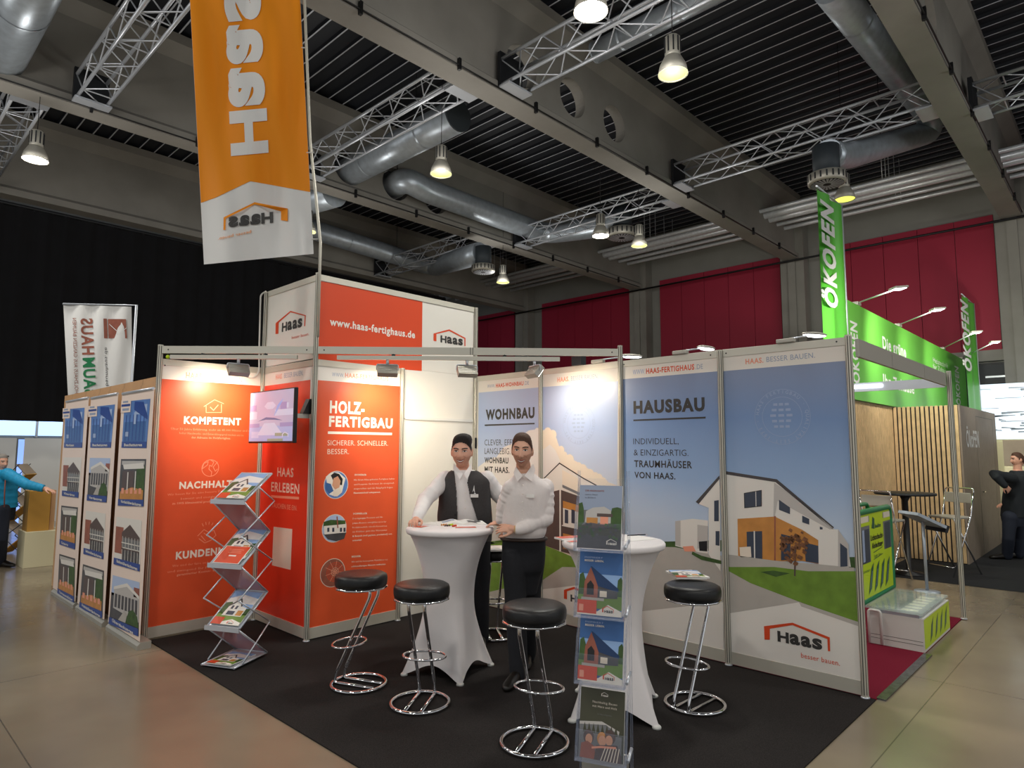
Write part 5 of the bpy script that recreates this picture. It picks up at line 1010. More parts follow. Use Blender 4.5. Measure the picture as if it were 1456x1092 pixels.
# tan zigzag display in the back
t = thing('literature_stand', 'tan zigzag folding display stand behind the person in the blue jacket', 'brochure stand', (-.95, 7.7, 0)); c0 = V((-.93, 7.72, 0)); wv = V((.55, -.83, 0)).normalized(); ev = RT*1.0; ev.z = 0; ev.normalize(); dv = V((FW.x, FW.y, 0)).normalized()
pts = [(-.14, .02), (.17, .28), (-.14, .52), (.17, .78), (-.14, 1.02), (.17, 1.28), (-.0, 1.45)]
for i, (p, q) in enumerate(zip(pts, pts[1:])):
    a = c0+ev*p[0]+V((0,0,p[1])); b = c0+ev*q[0]+V((0,0,q[1])); m = MB(); n = (b-a).cross(dv).normalized()
    m.prism([a, b, b+dv*.25, a+dv*.25], n*.012); m.build('tray', 'card_yellow' if i % 2 == 0 else 'oak_grey', t)
for s in (0, .25):
    m = MB()
    for p, q in zip(pts, pts[1:]): m.tube([c0+ev*(-p[0]+.05)+dv*s+V((0,0,p[1])), c0+ev*(-q[0]+.05)+dv*s+V((0,0,q[1]))], .007, 5)
    m.build('scissor_arm', 'steel_dark', t)
# pale exhibition boards in the foyer under the curtain
for i in range(-6, 2):
    x0 = i*1.0-.06+(.12 if i > -1 else 0); m = MB(); m.m('foyer_wall').box(x0, 13.0, 0, x0+.97, 13.04, 1.93)
    if i == -1:
        m.m('p_greyd')
        for k in range(5): m.box(x0+.1, 12.996, 1.5-k*.11, x0+.1+(.75, .5, .35, .5, .75)[k], 13.0, 1.53-k*.11)
    tag(m.build('display_board', None, recenter=True), {-1: 'pale grey display board with five short lines of writing, far back at the left', 0: 'pale grey display board right of the blue light strip', }.get(i, 'plain pale grey display board far back at the left edge'), 'display board', 'pale display boards in the foyer')
m = MB(); m.box(-.04, 13.05, 0, .1, 13.1, 1.9); tag(m.build('light_strip', 'win_blue', recenter=True), 'glowing blue light strip between the pale display boards', 'light')
# ================================================================== right neighbour: booth with the light-shaft covers
m = MB(); m.box(WX+.03, -4.06, 0, 5.1, -.1, .008); tag(m.build('booth_carpet', 'carpet_red', recenter=True), 'dark red carpet of the neighbouring booth right of the sky-blue wall', 'carpet')
m = MB(); mk('tape', '7d8386', .22, .9, noise=.4, nscale=30); m.box(WX+.05, -4.115, .0, 3.48, -4.055, .011); tag(m.build('edge_tape', 'tape', recenter=True), 'shiny silver tape along the front edge of the dark red carpet', 'tape')
post(5.08, -4.08, 2.56, 'slim silver post at the front corner of the neighbouring booth with the red carpet')
t = thing('fascia_beam', 'grey metal fascia beam from the sky-blue wall to the silver corner post', 'fascia', ((WX+5.08)/2, -4.05, 2.4)); xs = [WX+.03, onY(1266, 500, -4.05).x, onY(1312, 515, -4.05).x, 5.055]
for a, b in zip(xs, xs[1:]): m = MB(); m.box(a+.004, -4.06, 2.402, b-.004, -4.035, 2.535); m.build('fascia_section', 'alu_matt', t)
t = thing('fascia_beam', 'second fascia beam running back from the silver corner post', 'fascia', (5.08, -2.5, 2.4)); m = MB(); m.box(5.065, -4.04, 2.39, 5.09, -1.0, 2.49); m.build('fascia_section', 'alu', t); m = MB(); m.box(5.05, -3.45, 2.43, 5.064, -3.15, 2.46); m.build('glare_strip', 'led', t)  # glowing strip stands in for glare on the beam, no lamp there
bx0, bx1, by0, by1, bh = 3.50, 4.52, -4.06, -3.62, .285
t = thing('display_plinth', 'white low display box with a lime green front and slanted dark green strips', 'display box', (4.0, -3.84, .008)); m = MB(); m.m('white_paint').box(bx0, by0, .008, bx1, by1, bh)
for z in (.06, .09): m.m('groove').box(bx0-.001, by0+.01, z, bx0, by1-.01, z+.004)
m.build('body', None, t, .004); PF = Plane('Y', by0-.001); m = MB(); m.m('p_lime').poly([V((bx0+.01, by0-.001, .03)), V((bx1, by0-.001, .03)), V((bx1, by0-.001, bh-.01)), V((bx0+.01, by0-.001, bh-.01))])
for i in range(4):
    x = bx0+.2+i*.19; m.m('p_darkgreen').poly([V((x, by0-.002, .05)), V((x+.09, by0-.002, .1)), V((x+.16, by0-.002, .255)), V((x+.07, by0-.002, .19))])
    m.m('p_faint').poly([V((x+.05, by0-.0025, .1)), V((x+.058, by0-.0025, .104)), V((x+.108, by0-.0025, .195)), V((x+.1, by0-.0025, .19))])
m.build('front_print', None, t)
t = thing('cover_grate', 'glass light-shaft cover with bright slots lying on the white display box', 'cover', (4.0, -3.84, bh)); m = MB(); m.box(bx0-.02, by0+.0, bh+.03, bx1-.02, by1+.01, bh+.048); m.build('glass_plate', 'glass', t); m = MB()
m.box(bx0+.0, by0+.03, bh+.001, bx1-.06, by1-.02, bh+.028); m.build('tray', 'galvanised', t)
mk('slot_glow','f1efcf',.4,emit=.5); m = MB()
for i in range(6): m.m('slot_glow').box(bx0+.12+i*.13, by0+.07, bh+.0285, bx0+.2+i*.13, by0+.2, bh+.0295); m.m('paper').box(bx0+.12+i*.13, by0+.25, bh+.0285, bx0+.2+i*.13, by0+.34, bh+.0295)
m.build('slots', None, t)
m = MB(); m.tube(fillet([(bx0-.03, by1-.02, .02), (bx0-.03, by1-.02, bh+.02), (bx0-.03, by1-.12, bh+.02), (bx0-.03, by1-.12, .02)], .03), .012, 8); tag(m.build('bent_rail', 'white_paint', recenter=True), 'bent white tube rail at the left end of the white display box', 'rail')
# green framed sign
PS = Plane('Y', -3.6); t = thing('framed_sign', 'green framed lime sign for light-shaft covers behind the glass grate', 'sign', (4.0, -3.55, bh)); zt = onX(1284, 722, 4.5).z; zb = bh+.05; xl, xr = 3.48, 4.56
m = MB(); fr = fillet([(xl, -3.575, zb), (xl, -3.575, zt), (xr, -3.575, zt), (xr, -3.575, zb)], .07); m.tube(fr+[V((xl, -3.575, zb))], .028, 8); m.tube(fillet([(xl, -3.38, zb-.02), (xl, -3.38, zt+.02), (xr-.02, -3.38, zt+.02), (xr-.02, -3.38, zb-.02)], .07), .02, 8)
for x in (xl, xr-.02): m.tube([(x, -3.575, zt-.05), (x, -3.38, zt-.03)], .018, 8)
m.build('frame', 'p_greend', t); m = MB(); H = zt-zb; Wd = xr-xl; S = lambda x, z, k=1: V((xl+Wd*x, -3.585-.0006*k, zb+H*z)); QQ = lambda mat, x0, z0, x1, z1, k: m.m(mat).poly([S(x0,z0,k), S(x1,z0,k), S(x1,z1,k), S(x0,z1,k)])
m.m('p_lime').prism([(xl, -3.585, zb), (xr, -3.585, zb), (xr, -3.585, zt), (xl, -3.585, zt)], (0, .012, 0)); QQ('p_grey', .02, .42, .32, .95, 1); QQ('p_grey', .74, .5, .98, .95, 1); QQ('p_glass', .05, .42, .3, .8, 2); QQ('p_glass', .78, .5, .96, .82, 2); QQ('p_faint', .1, .44, .16, .8, 3); QQ('p_lime', .02, .84, .98, .88, 3); QQ('p_cream', .02, .88, .3, .95, 2); QQ('p_cream', .76, .88, .98, .95, 2)
def st(s, x, z, w, h, k=4, bold=.02, mat='p_ink'): m.m(mat); txt3(m, s, S(x, z, k), V((Wd*w, 0, 0)), V((0, 0, H*h)), (0, 0, 0), bold, 2)
st('Lichtschacht-', .335, .655, .385, .065, 4, .03); st('Abdeckung', .36, .56, .34, .065, 4, .03); st('hahn', .48, .79, .18, .045, 4, .04, 'p_darkgreen'); m.m('p_darkgreen').poly([S(.38,.8,4), S(.42,.93,4), S(.47,.9,4), S(.46,.78,4)])
st('Light Star', .42, .45, .22, .035, 4, 0, 'p_darkgreen')
for a, b in (((.4,.43),(.68,.46)), ((.68,.46),(.68,.54)), ((.68,.54),(.4,.51)), ((.4,.51),(.4,.43))): m.m('p_darkgreen').poly([S(a[0],a[1]-.004,4), S(b[0]+.005,b[1]-.004,4), S(b[0]+.005,b[1]+.004,4), S(a[0],a[1]+.004,4)])
st('Lichtschacht', .08, .32, .2, .03, 4, 0, 'p_darkgreen')
for i in range(4): x = .22+i*.17; m.m('p_darkgreen').poly([S(x-.01,.06,4), S(x+.085,.12,4), S(x+.175,.4,4), S(x+.09,.34,4)]); m.m('p_faint').poly([S(x+.045,.125,5), S(x+.055,.13,5), S(x+.118,.31,5), S(x+.108,.305,5)])
m.build('poster', None, t)
# tilted sample on a post
t = thing('sample_lectern', 'tilted metal cover sample on a thin post in front of the slatted cabin', 'lectern', (6.35, -3.5, 0)); c = V((6.3, -3.5, .88)); m = MB(); m.tube([V((6.35, -3.5, .0)), V((6.33, -3.5, .86))], .018, 8); m.lathe([(.14, 0), (.14, .012), (.03, .02)], 20, Matrix.Translation((6.35, -3.5, 0))); m.build('post', 'galvanised', t)
M = Matrix.Translation(c) @ Matrix.Rotation(radians(-40), 4, 'Z') @ Matrix.Rotation(radians(24), 4, 'Y'); m = MB(); m.box(-.2, -.17, -.02, .2, .17, .015, M); m.build('sample_plate', 'galvanised', t); m = MB(); m.box(.2, -.17, -.06, .235, .17, .025, M); m.build('dark_edge', 'steel_dark', t); m = MB(); m.box(-.18, -.08, .016, -.03, .12, .02, M); m.build('leaflet', 'p_orange_dark', t)
# carpet, bar table and folding bar chairs
m = MB(); m.box(7.12, -4.7, 0, XR-.5, -2.7, .006); tag(m.build('booth_carpet', 'carpet_grey', recenter=True), 'dark grey carpet in front of the wooden slatted cabin', 'carpet')
c = V((7.5, -3.05, .006)); t = thing('bar_table', 'dark round bar table in front of the slatted cabin', 'bar table', c); M = Matrix.Translation(c); m = MB(); m.lathe([(.38, 1.09), (.385, 1.1), (.385, 1.115), (.38, 1.12)], 32, M); m.build('table_top', 'steel_dark', t); m = MB(); m.lathe([(.22, 0), (.22, .012), (.04, .04), (.035, 1.0), (.08, 1.09)], 20, M); m.build('column', 'black_plastic', t)
def chair(x, y, rz, label):
    t = thing('folding_bar_chair', label, 'chair', (0, 0, 0), 'folding bar chairs at the dark bar table')
    for s in (-.2, .2):
        m = MB(); m.tube(fillet([(-.3, s, 0), (.12, s, .8), (.2, s, 1.12)], .06), .011, 8); m.build('leg', 'chrome', t); m = MB(); m.tube(fillet([(.3, s*.9, 0), (-.2, s*.9, .78)], .06), .011, 8); m.build('leg', 'chrome', t)
    m = MB(); m.tube(fillet([(.2, -.2, 1.1), (.215, -.2, 1.18), (.215, .2, 1.18), (.2, .2, 1.1)], .05), .011, 8); m.build('back_bow', 'chrome', t); m = MB(); m.tube([(-.24, -.18, .12), (-.24, .18, .12)], .009, 6); m.build('stretcher', 'chrome', t)
    m = MB(); m.box(-.2, -.19, .77, .16, .19, .8); m.build('seat', 'alu_matt', t, .01); m = MB(); m.box(.16, -.19, .98, .178, .19, 1.12); m.build('back_plate', 'alu_matt', t, .006)
    t.location = (x, y, .006); t.rotation_euler = (0, 0, rz); return t
ch = chair(7.95, -3.5, radians(-25), 'folding chrome bar chair right of the dark bar table, partly behind the silver post'); c2 = dup(ch, (6.75, -2.95, .006), radians(170), 'folding chrome bar chair left of the dark bar table, behind the green sign')
# slatted wooden cabin
CX, CY0, CY1, CX1, CZ = 8.95, -3.5, -2.6, 12.4, 2.42
t = thing('slatted_cabin', 'wooden cabin with vertical oak slats and a grey-brown side with lettering', 'cabin', (10.6, -3.05, .006))
m = MB(); m.m('black_felt').box(CX, CY0+.005, .006, CX+.04, CY1, CZ-.01); n = 14; w = (CY1-CY0)/n
for i in range(n): m.m('oak').box(CX-.018, CY0+i*w+.002, .02, CX+.002, CY0+(i+1)*w-.019, CZ)
m.build('slat_front', None, t)
m = MB(); m.m('black_felt').box(6.62, CY1, .006, CX, CY1+.04, CZ-.01); n = 36; w = (CX-6.62)/n
for i in range(n): m.m('oak').box(6.62+i*w+.005, CY1-.007, .02, 6.62+(i+1)*w-.017, CY1+.002, CZ)
m.build('slat_wing', None, t)
m = MB(); m.m('oak_grey').box(CX+.04, CY0-.02, .006, CX1, CY0+.02, CZ); m.m('groove').box(10.3, CY0-.022, .02, 10.31, CY0-.019, 2.3); m.box(12.0, CY0-.022, .02, 12.01, CY0-.019, 2.3); m.box(10.3, CY0-.022, 2.29, 12.0, CY0-.019, 2.3); m.build('side_panel', None, t)
m = MB(); p = onY(1404, 700, CY0); m.m('chrome').box(10.42, CY0-.06, 1.02, 10.56, CY0-.045, 1.035); m.box(10.42, CY0-.06, 1.02, 10.435, CY0-.02, 1.035); m.build('door_handle', None, t)
P3 = Plane('Y', CY0-.024); m = MB(); m.m('flag_white'); P3.txt(m, 'ÖkoFEN', (1374.8,634), (1392.6,637), (1374.8,609), .02, 1); m.build('lettering', None, t)
# green fascia
GY, GX0, GX1, GZ = -2.62, 6.65, 15.3, 3.83; PGr = Plane('Y', GY-.031); mk('p_leaf', '6cc04a', .45, noise=.05, nscale=2)
t = thing('green_fascia', 'long bright green fascia wall with white writing above the slatted cabin', 'fascia', ((GX0+GX1)/2, GY, CZ)); m = MB(); m.box(GX0, GY-.03, CZ+.01, GX1, GY+.03, GZ); m.build('panel', 'p_leaf', t)
for tx_, A_, B_, T_, bo in (('Die grüne', (1255.3,496.2), (1288.5,506.8), (1255.3,479), .03), ('Heiztechnik', (1327,516.5), (1348,522.5), (1327,509), 0), ('für Zuhause', (1327,525.5), (1348,531), (1327,518), 0), ('Ihr Zuhause', (1256.3,551), (1300,558), (1256.3,533), .02)):
    m = MB(); m.m('flag_white'); PGr.txt(m, tx_, A_, B_, T_, bo, 1); m.build('lettering', None, t)
def vtxt(pl, s, A, Bp, T, bold=.03):
    a, b, c = pl.W(A), pl.W(Bp), pl.W(T); vs, fs, x0, x1 = glyphs(s, bold, 2); U = V((0, 0, b.z-a.z)); Q_ = V((c.x-a.x, 0, 0)); m.add([a+U*((x-x0)/(x1-x0))+Q_*(y/CAPH)+pl.o(1) for x, y in vs], fs)
for q_ in (((1222.5,546), (1221,461), (1212.5,546)), ((1366,577), (1364,523), (1360.5,577))): m = MB(); m.m('flag_white'); vtxt(PGr, 'ÖKOFEN', *q_); m.build('lettering', None, t)
for i, (bx, hd, lab) in enumerate((((1217,429), (1274,411), 'LED arm lamp on the green fascia, nearest to the green flag'), ((1276,456), (1330,441), 'second LED arm lamp on the green fascia'), ((1339,484), (1386,473), 'third LED arm lamp on the green fascia, by the far flag'), ((1366,500), (1413,487), 'lowest LED arm lamp at the far end of the green fascia'))):
    b0 = onY(bx[0], bx[1], GY); b0.z = GZ; b0.x = min(b0.x, GX1-.15); h = onY(hd[0], hd[1], GY-(.95 if i < 2 else 1.15)); tt = thing('arm_lamp', lab, 'lamp', b0, 'LED arm lamps on the green fascia')
    m = MB(); m.box(b0.x-.08, GY-.05, GZ, b0.x+.08, GY+.05, GZ+.05); m.build('clamp', 'alu_matt', tt, .01); m = MB(); m.tube([b0+V((0, -.03, .04)), h], .01, 6); m.build('arm', 'alu', tt)
    d = (h-b0).normalized(); M = d.to_track_quat('X', 'Z').to_matrix().to_4x4(); M.translation = h+d*.1; m = MB(); m.box(-.14, -.07, -.012, .14, .07, .012, M); m.build('lamp_head', 'alu_matt', tt, .006); m = MB(); m.box(-.12, -.055, -.016, .12, .055, -.0125, M); m.build('lens', 'led', tt)
    lamp_light('arm_lamp_beam', h+V((0, 0, -.06)), 130, (1, .97, .84), .08, 140, (b0.x, GY, 2.9), .8)
def greenflag(label, tl, tr, yb, A, Bp, T, Y):
    a, b = onY(*tl, Y), onY(*tr, Y); t = thing('flag', label, 'flag', (b.x, Y, CZ)); zt = (a.z+b.z)/2; m = MB(); N = 16; vs = []
    for z in (CZ+.1, zt):
        for i in range(N+1): u = i/N; vs.append((a.x+(b.x-a.x)*u, Y+.025*sin(u*12), z))
    m.add(vs, [(i, i+1, N+2+i, N+1+i) for i in range(N)], True); m.build('cloth', 'p_green', t); nonlocal_m = MB(); global_m[0] = nonlocal_m
    pl = Plane('Y', Y-.045); nonlocal_m.m('flag_white'); aa, bb, cc = pl.W(A), pl.W(Bp), pl.W(T); vs, fs, x0, x1 = glyphs('ÖKOFEN', .04, 3); U = V((0, 0, bb.z-aa.z)); Q_ = V((cc.x-aa.x, 0, 0)); nonlocal_m.add([aa+U*((x-x0)/(x1-x0))+Q_*(y/CAPH) for x, y in vs], fs); nonlocal_m.build('lettering', None, t)
    m = MB(); m.tube([(b.x+.03, Y, CZ+.0), (b.x+.03, Y, zt+.03)], .022, 8); m.tube([(b.x+.03, Y, zt+.015), (a.x, Y, zt+.015)], .012, 6); m.build('pole', 'alu', t)
global_m = [None]
greenflag('green flag with white lettering right beside the swirl outlet', (1161,262), (1195,297), 0, (1191,441), (1189,300), (1173,441), GY-.035)
greenflag('green flag with white lettering at the far right end of the green fascia', (1367,414), (1384,438), 0, (1382,530), (1379,436), (1372,530), -3.05)
# things far right behind the cabin
mk('panel_glow', 'dfeaf8', .5, emit=.62)
m = MB(); m.m('panel_glow').box(14.3, -5.6, 1.95, 14.34, -2.95, 3.15); rnd = random.Random(9); m.m('p_faintb')
for i in range(60): y, z = rnd.uniform(-5.4, -3.1), rnd.uniform(2.1, 3.05); d = rnd.uniform(.1, .5); m.add([(14.298, y, z), (14.298, y+d, z+rnd.uniform(-.06, .06)), (14.298, y+d, z+.012), (14.298, y, z+.012)], [(0, 1, 2, 3)])
tag(m.build('sketch_screen', None, recenter=True), 'glowing white screen with fine sketched lines, far right above the person in dark clothes', 'light panel')
m = MB(); m.box(13.6, -5.4, .0065, 14.2, -3.0, 1.95); tag(m.build('display_cabinet', 'card_cream', recenter=True, bevel=.05), 'cream rounded display unit below the glowing white panel', 'cabinet')
m = MB(); q = onX(1436, 633, 13.1); m.box(13.0, q.y-.45, 1.42, 13.4, q.y+.1, q.z+.1); tag(m.build('carton', 'oak_grey', recenter=True), 'brown carton beside the person in dark clothes at the right edge', 'box')
m = MB(); m.box(12.95, q.y-.6, .006, 13.45, q.y+.1, 1.415); tag(m.build('counter', 'card_cream', recenter=True, bevel=.02), 'cream counter under the brown carton at the right edge', 'counter')
# ================================================================== people
mk('belt_brown', '33241d', .5)
RH = V((RT.x, RT.y, 0)).normalized(); FH = V((FW.x, FW.y, 0)).normalized(); ZU = V((0, 0, 1))
def remesh(mb, vox, smooth=2, fac=.5):
    me = bpy.data.meshes.new('tmp'); me.from_pydata([tuple(v) for v in mb.v], [], mb.f); me.update()
    bm = bmesh.new(); bm.from_mesh(me); bmesh.ops.recalc_face_normals(bm, faces=bm.faces); bm.to_mesh(me); bm.free()
    ob = bpy.data.objects.new('tmp', me); COL.objects.link(ob); r = ob.modifiers.new('r', 'REMESH'); r.mode = 'VOXEL'; r.voxel_size = vox; r.use_smooth_shade = True
    if smooth: s = ob.modifiers.new('s', 'SMOOTH'); s.iterations = smooth; s.factor = fac
    dg = bpy.context.evaluated_depsgraph_get(); dg.update(); m2 = bpy.data.meshes.new_from_object(ob.evaluated_get(dg), depsgraph=dg)
    vs = [v.co.copy() for v in m2.vertices]; fs = [tuple(p.vertices) for p in m2.polygons]
    bpy.data.objects.remove(ob); bpy.data.meshes.remove(me); bpy.data.meshes.remove(m2); return vs, fs
def limb(mb, pts, rad, n=14, sub=5, wob=0, seed=0):
    """tapered round limb through joints, ball at each end"""
    rnd = random.Random(seed); P = []; Rr = []
    for i in range(len(pts)-1):
        for k in range(sub): t = k/sub; P.append(V(pts[i])*(1-t)+V(pts[i+1])*t); Rr.append(rad[i]*(1-t)+rad[i+1]*t)
    P.append(V(pts[-1])); Rr.append(rad[-1])
    if wob: Rr = [r*(1+wob*(rnd.random()-.5)*2*(0 < i < len(Rr)-1)) for i, r in enumerate(Rr)]
    mb.tube(P, Rr, n); mb.ell(P[0], Rr[0]*.99, n, 8); mb.ell(P[-1], Rr[-1]*.99, n, 8)
def loft(mb, secs, X, Y, n=40, e=2.3, cap=True):
    """secs: (centre, half width, half depth)"""
    vs = []
    for (c, a, b) in secs:
        for k in range(n):
            t = 2*pi*k/n; cx, sx = cos(t), sin(t); vs.append(V(c)+X*(a*math.copysign(abs(cx)**(2/e), cx))+Y*(b*math.copysign(abs(sx)**(2/e), sx)))
    N = len(secs); fs = [(i*n+k, i*n+(k+1) % n, (i+1)*n+(k+1) % n, (i+1)*n+k) for i in range(N-1) for k in range(n)]
    if cap: fs += [tuple(range(n))[::-1], tuple((N-1)*n+k for k in range(n))]
    mb.add(vs, fs, True)
def spl(secs, k=4):
    """densify sections with a Catmull-Rom curve"""
    out = []; S = [tuple(c)+(a, b) for c, a, b in secs]; S = [V(s[:3]).to_4d().to_tuple()[:3]+s[3:] for s in S]
    for i in range(len(S)-1):
        p0, p1, p2, p3 = S[max(i-1, 0)], S[i], S[i+1], S[min(i+2, len(S)-1)]
        for j in range(k):
            t = j/k; q = [.5*((2*b)+(c-a)*t+(2*a-5*b+4*c-d)*t*t+(-a+3*b-3*c+d)*t**3) for a, b, c, d in zip(p0, p1, p2, p3)]; out.append((V(q[:3]), q[3], q[4]))
    s = S[-1]; out.append((V(s[:3]), s[3], s[4])); return out
# ---- head: an ellipsoid with jaw, brow, sockets, nose, cheeks and chin
HA, HB, HC = .073, .094, .118
def g2(x, z, cx, cz, sx, sz): return math.exp(-((x-cx)/sx)**2-((z-cz)/sz)**2)
def face_y(x, z):
    ax = abs(x); nose = math.exp(-(x/(.011+.006*max(0, min(1, (.02-z)/.05))))**2)*max(0, min(1, (.024-z)/.058))*(1 if z > -.036 else max(0, 1-(-.036-z)/.012))
    return .026*nose - .009*g2(ax, z, .031, .008, .017, .013) + .005*g2(ax, z, .03, .031, .026, .009) + .005*g2(ax, z, .041, -.032, .018, .02) + .005*g2(x, z, 0, -.063, .028, .014) - .004*g2(x, z, 0, -.081, .03, .007) + .008*g2(x, z, 0, -.103, .022, .014)
JAWK = [.25]
def jaw(z): t = max(0, min(1, -z/HC)); return 1-JAWK[0]*t**1.6
def head_pt(th, ph, off=0.):
    sx = sin(th)**(.82 if th > pi/2 else 1); x, y, z = (HA+off)*sx*sin(ph), (HB+off)*sx*cos(ph), -(HC+off)*cos(th); t = max(0, min(1, -z/HC))
    x *= jaw(z)
    if y < 0: y *= 1-.3*t
    else: y += face_y(x, z)*min(1, y/.03)
    return V((x, y, z))
def surf(x, z, off=0.): return V((x, HB*math.sqrt(max(.02, 1-(x/(HA*jaw(z)))**2-(z/HC)**2))+face_y(x, z)+off, z))
class Head:
    def __init__(s, c, X, Y, Z, k=1., kx=1.): s.c = V(c); s.X, s.Y, s.Z, s.k, s.kx = X.normalized(), Y.normalized(), Z.normalized(), k, kx
    def loc(s, p): q = (V(p)-s.c)/s.k; return V((q.dot(s.X)/s.kx, q.dot(s.Y), q.dot(s.Z)))
    def w(s, p): return s.c+(s.X*(p.x*s.kx)+s.Y*p.y+s.Z*p.z)*s.k
    def skull(s, mb, n=64, m=48):
        vs = [s.w(head_pt(pi*(i+.001)/(m+.002), 2*pi*k/n)) for i in range(m+1) for k in range(n)]
        mb.add(vs, [(i*n+k, i*n+(k+1) % n, (i+1)*n+(k+1) % n, (i+1)*n+k) for i in range(m) for k in range(n)], True)
        for sg in (-1, 1):
            M = Matrix((s.X, s.Y, s.Z)).transposed(); mb.ell(s.w(V((sg*.075, -.012, -.002))), (.011*s.k, .02*s.k, .033*s.k), 12, 8, M @ Matrix.Rotation(sg*radians(12), 3, 'Z'))
    def strip(s, mb, mat, pts, off):
        """pts: (x, ztop, zbottom)"""
        mb.m(mat); vs = []
        for x, a, b in pts: vs += [s.w(surf(x, a, off)), s.w(surf(x, (a+b)/2, off+.0005)), s.w(surf(x, b, off))]
        fs = []
        for i in range(len(pts)-1): fs += [(3*i, 3*i+1, 3*i+4, 3*i+3), (3*i+1, 3*i+2, 3*i+5, 3*i+4)]
        mb.add(vs, fs, True)
    def face(s, mb, brow='hair_dark', smile=1.):
        rng = lambda a, b, n: [a+(b-a)*i/n for i in range(n+1)]
        w = .033; mz = lambda x: -.067+.013*smile*(x/w)**2
        s.strip(mb, 'lip', [(x, mz(x)+.007*(1-(x/(w+.001))**2)+.0015, mz(x)) for x in rng(-w, w, 12)], .0018)
        s.strip(mb, 'teeth', [(x, mz(x)+.0005, mz(x)-.0095*(1-(x/(w-.003))**2)) for x in rng(-w+.004, w-.004, 12)], .0016)
        s.strip(mb, 'lip', [(x, mz(x)-.009*(1-(x/(w-.001))**2), mz(x)-.0165*(1-(x/w)**2)) for x in rng(-w+.002, w-.002, 12)], .0018)
        for sg in (-1, 1):
            s.strip(mb, 'lip', [(sg*x, -.030-.7*(x-.028)+.0012, -.030-.7*(x-.028)-.0012) for x in rng(.024, .042, 6)], .0009)
            s.strip(mb, 'eye_white', [(sg*.032+x, .0085+.006*(1-(x/.0165)**2), .0085-.0045*(1-(x/.0165)**2)) for x in rng(-.016, .016, 8)], .0014)
            s.strip(mb, 'iris', [(sg*.032+x, .009+math.sqrt(max(0, .0068**2-x*x))*.85, .009-math.sqrt(max(0, .0068**2-x*x))*.75) for x in rng(-.0068, .0068, 6)], .0024)
            s.strip(mb, 'iris', [(sg*.032+x, .0115+.0065*(1-(x/.018)**2), .0088+.0058*(1-(x/.018)**2)) for x in rng(-.0175, .0175, 8)], .0026)
            s.strip(mb, brow, [(sg*x, .031+.006*sin((x-.012)*60), .0225+.0065*sin((x-.012)*60)) for x in rng(.012, .054, 8)], .0026)
    def stubble(s, vs, fs, skin, mat, mb, amt=-.03):
        """body faces; those of the beard area get the darker material"""
        A, B_ = [], []
        for f in fs:
            p = s.loc(sum((vs[i] for i in f), V((0, 0, 0)))/len(f)); beard = p.z < amt+.35*max(0, abs(p.x)-.03) and p.z > -.13 and p.y > -.02 and abs(p.x) < .09 and not (abs(p.x) < .016 and p.z > -.046)
            (B_ if beard else A).append(f)
        k = len(mb.v); mb.m(skin).add(vs, A, True); mb.m(mat); n = len(mb.f)
        for f in B_: mb.f.append([k+j for j in f]); mb.i.append(mb.cur); mb.s.append(True)
    def hair(s, mb, line, thick, n=72, m=56):
        vs = []; keep = []
        for i in range(m+1):
            for k in range(n):
                th, ph = pi*(i+.001)/(m+.002), 2*pi*k/n; p = head_pt(th, ph); a = math.degrees(ph); a = a if a <= 180 else a-360; d = p.z-line(a)
                q = max(0, min(1, d/.03)); t = thick(p, a)*q*q*(3-2*q)+.0015; nn = V((p.x/HA**2, p.y/HB**2, p.z/HC**2)).normalized(); rnd = .0018*sin(k*2.6+i*1.1)*q
                vs.append(s.w(p+nn*(t+rnd))); keep.append(d > -.004)
        mb.add(vs, [(i*n+k, i*n+(k+1) % n, (i+1)*n+(k+1) % n, (i+1)*n+k) for i in range(m) for k in range(n) if keep[i*n+k] and keep[(i+1)*n+k] and keep[i*n+(k+1) % n] and keep[(i+1)*n+(k+1) % n]], True)
def interp(tab, x):
    for (a, b), (c, d) in zip(tab, tab[1:]):
        if x <= c: return b+(d-b)*(x-a)/(c-a)
    return tab[-1][1]
def hand(mb, W, d, nrm, thumb, curl=(.25, .5, .5), s=1., spread=.16):
    """palm, four fingers of different length, thumb from the side of the palm"""
    d = V(d).normalized(); nrm = V(nrm); nrm = (nrm-d*nrm.dot(d)).normalized(); sd = d.cross(nrm)*thumb; W = V(W)
    M = Matrix((d, sd, nrm)).transposed(); mb.ell(W+d*.048*s, (.05*s, .041*s, .0165*s), 16, 10, M); limb(mb, [W-d*.03*s, W+d*.03*s], [.027*s, .03*s], 12, 3)
    for off, L in ((.031, .072), (.0105, .08), (-.0105, .075), (-.031, .06)):
        p = W+d*.082*s+sd*off*s; dd = (d+sd*off*spread/.03).normalized(); limb(mb, [W+d*.05*s+sd*off*.85*s, p], [.0095*s, .0093*s], 10, 2); a = 0; r = .0088*s
        for c, f in zip(curl, (.45, .32, .23)):
            a += c; q = p+(dd*cos(a)-nrm*sin(a))*L*f*s; limb(mb, [p, q], [r, r*.93], 10, 2); p = q; r *= .93
    p0 = W+d*.02*s+sd*.03*s-nrm*.004*s; p1 = W+d*.05*s+sd*.056*s-nrm*.012*s; p2 = p1+(d*.9+sd*.3-nrm*.3).normalized()*.034*s; p3 = p2+(d*1.0-sd*.05-nrm*.4).normalized()*.026*s
    limb(mb, [p0, p1, p2, p3], [.014*s, .0115*s, .010*s, .0085*s], 10, 3)
def cloth(name, mb, mat, parent, vox=.007, smooth=3):
    vs, fs = remesh(mb, vox, smooth); o = MB(); o.add(vs, fs, True); return o.build(name, mat, parent)
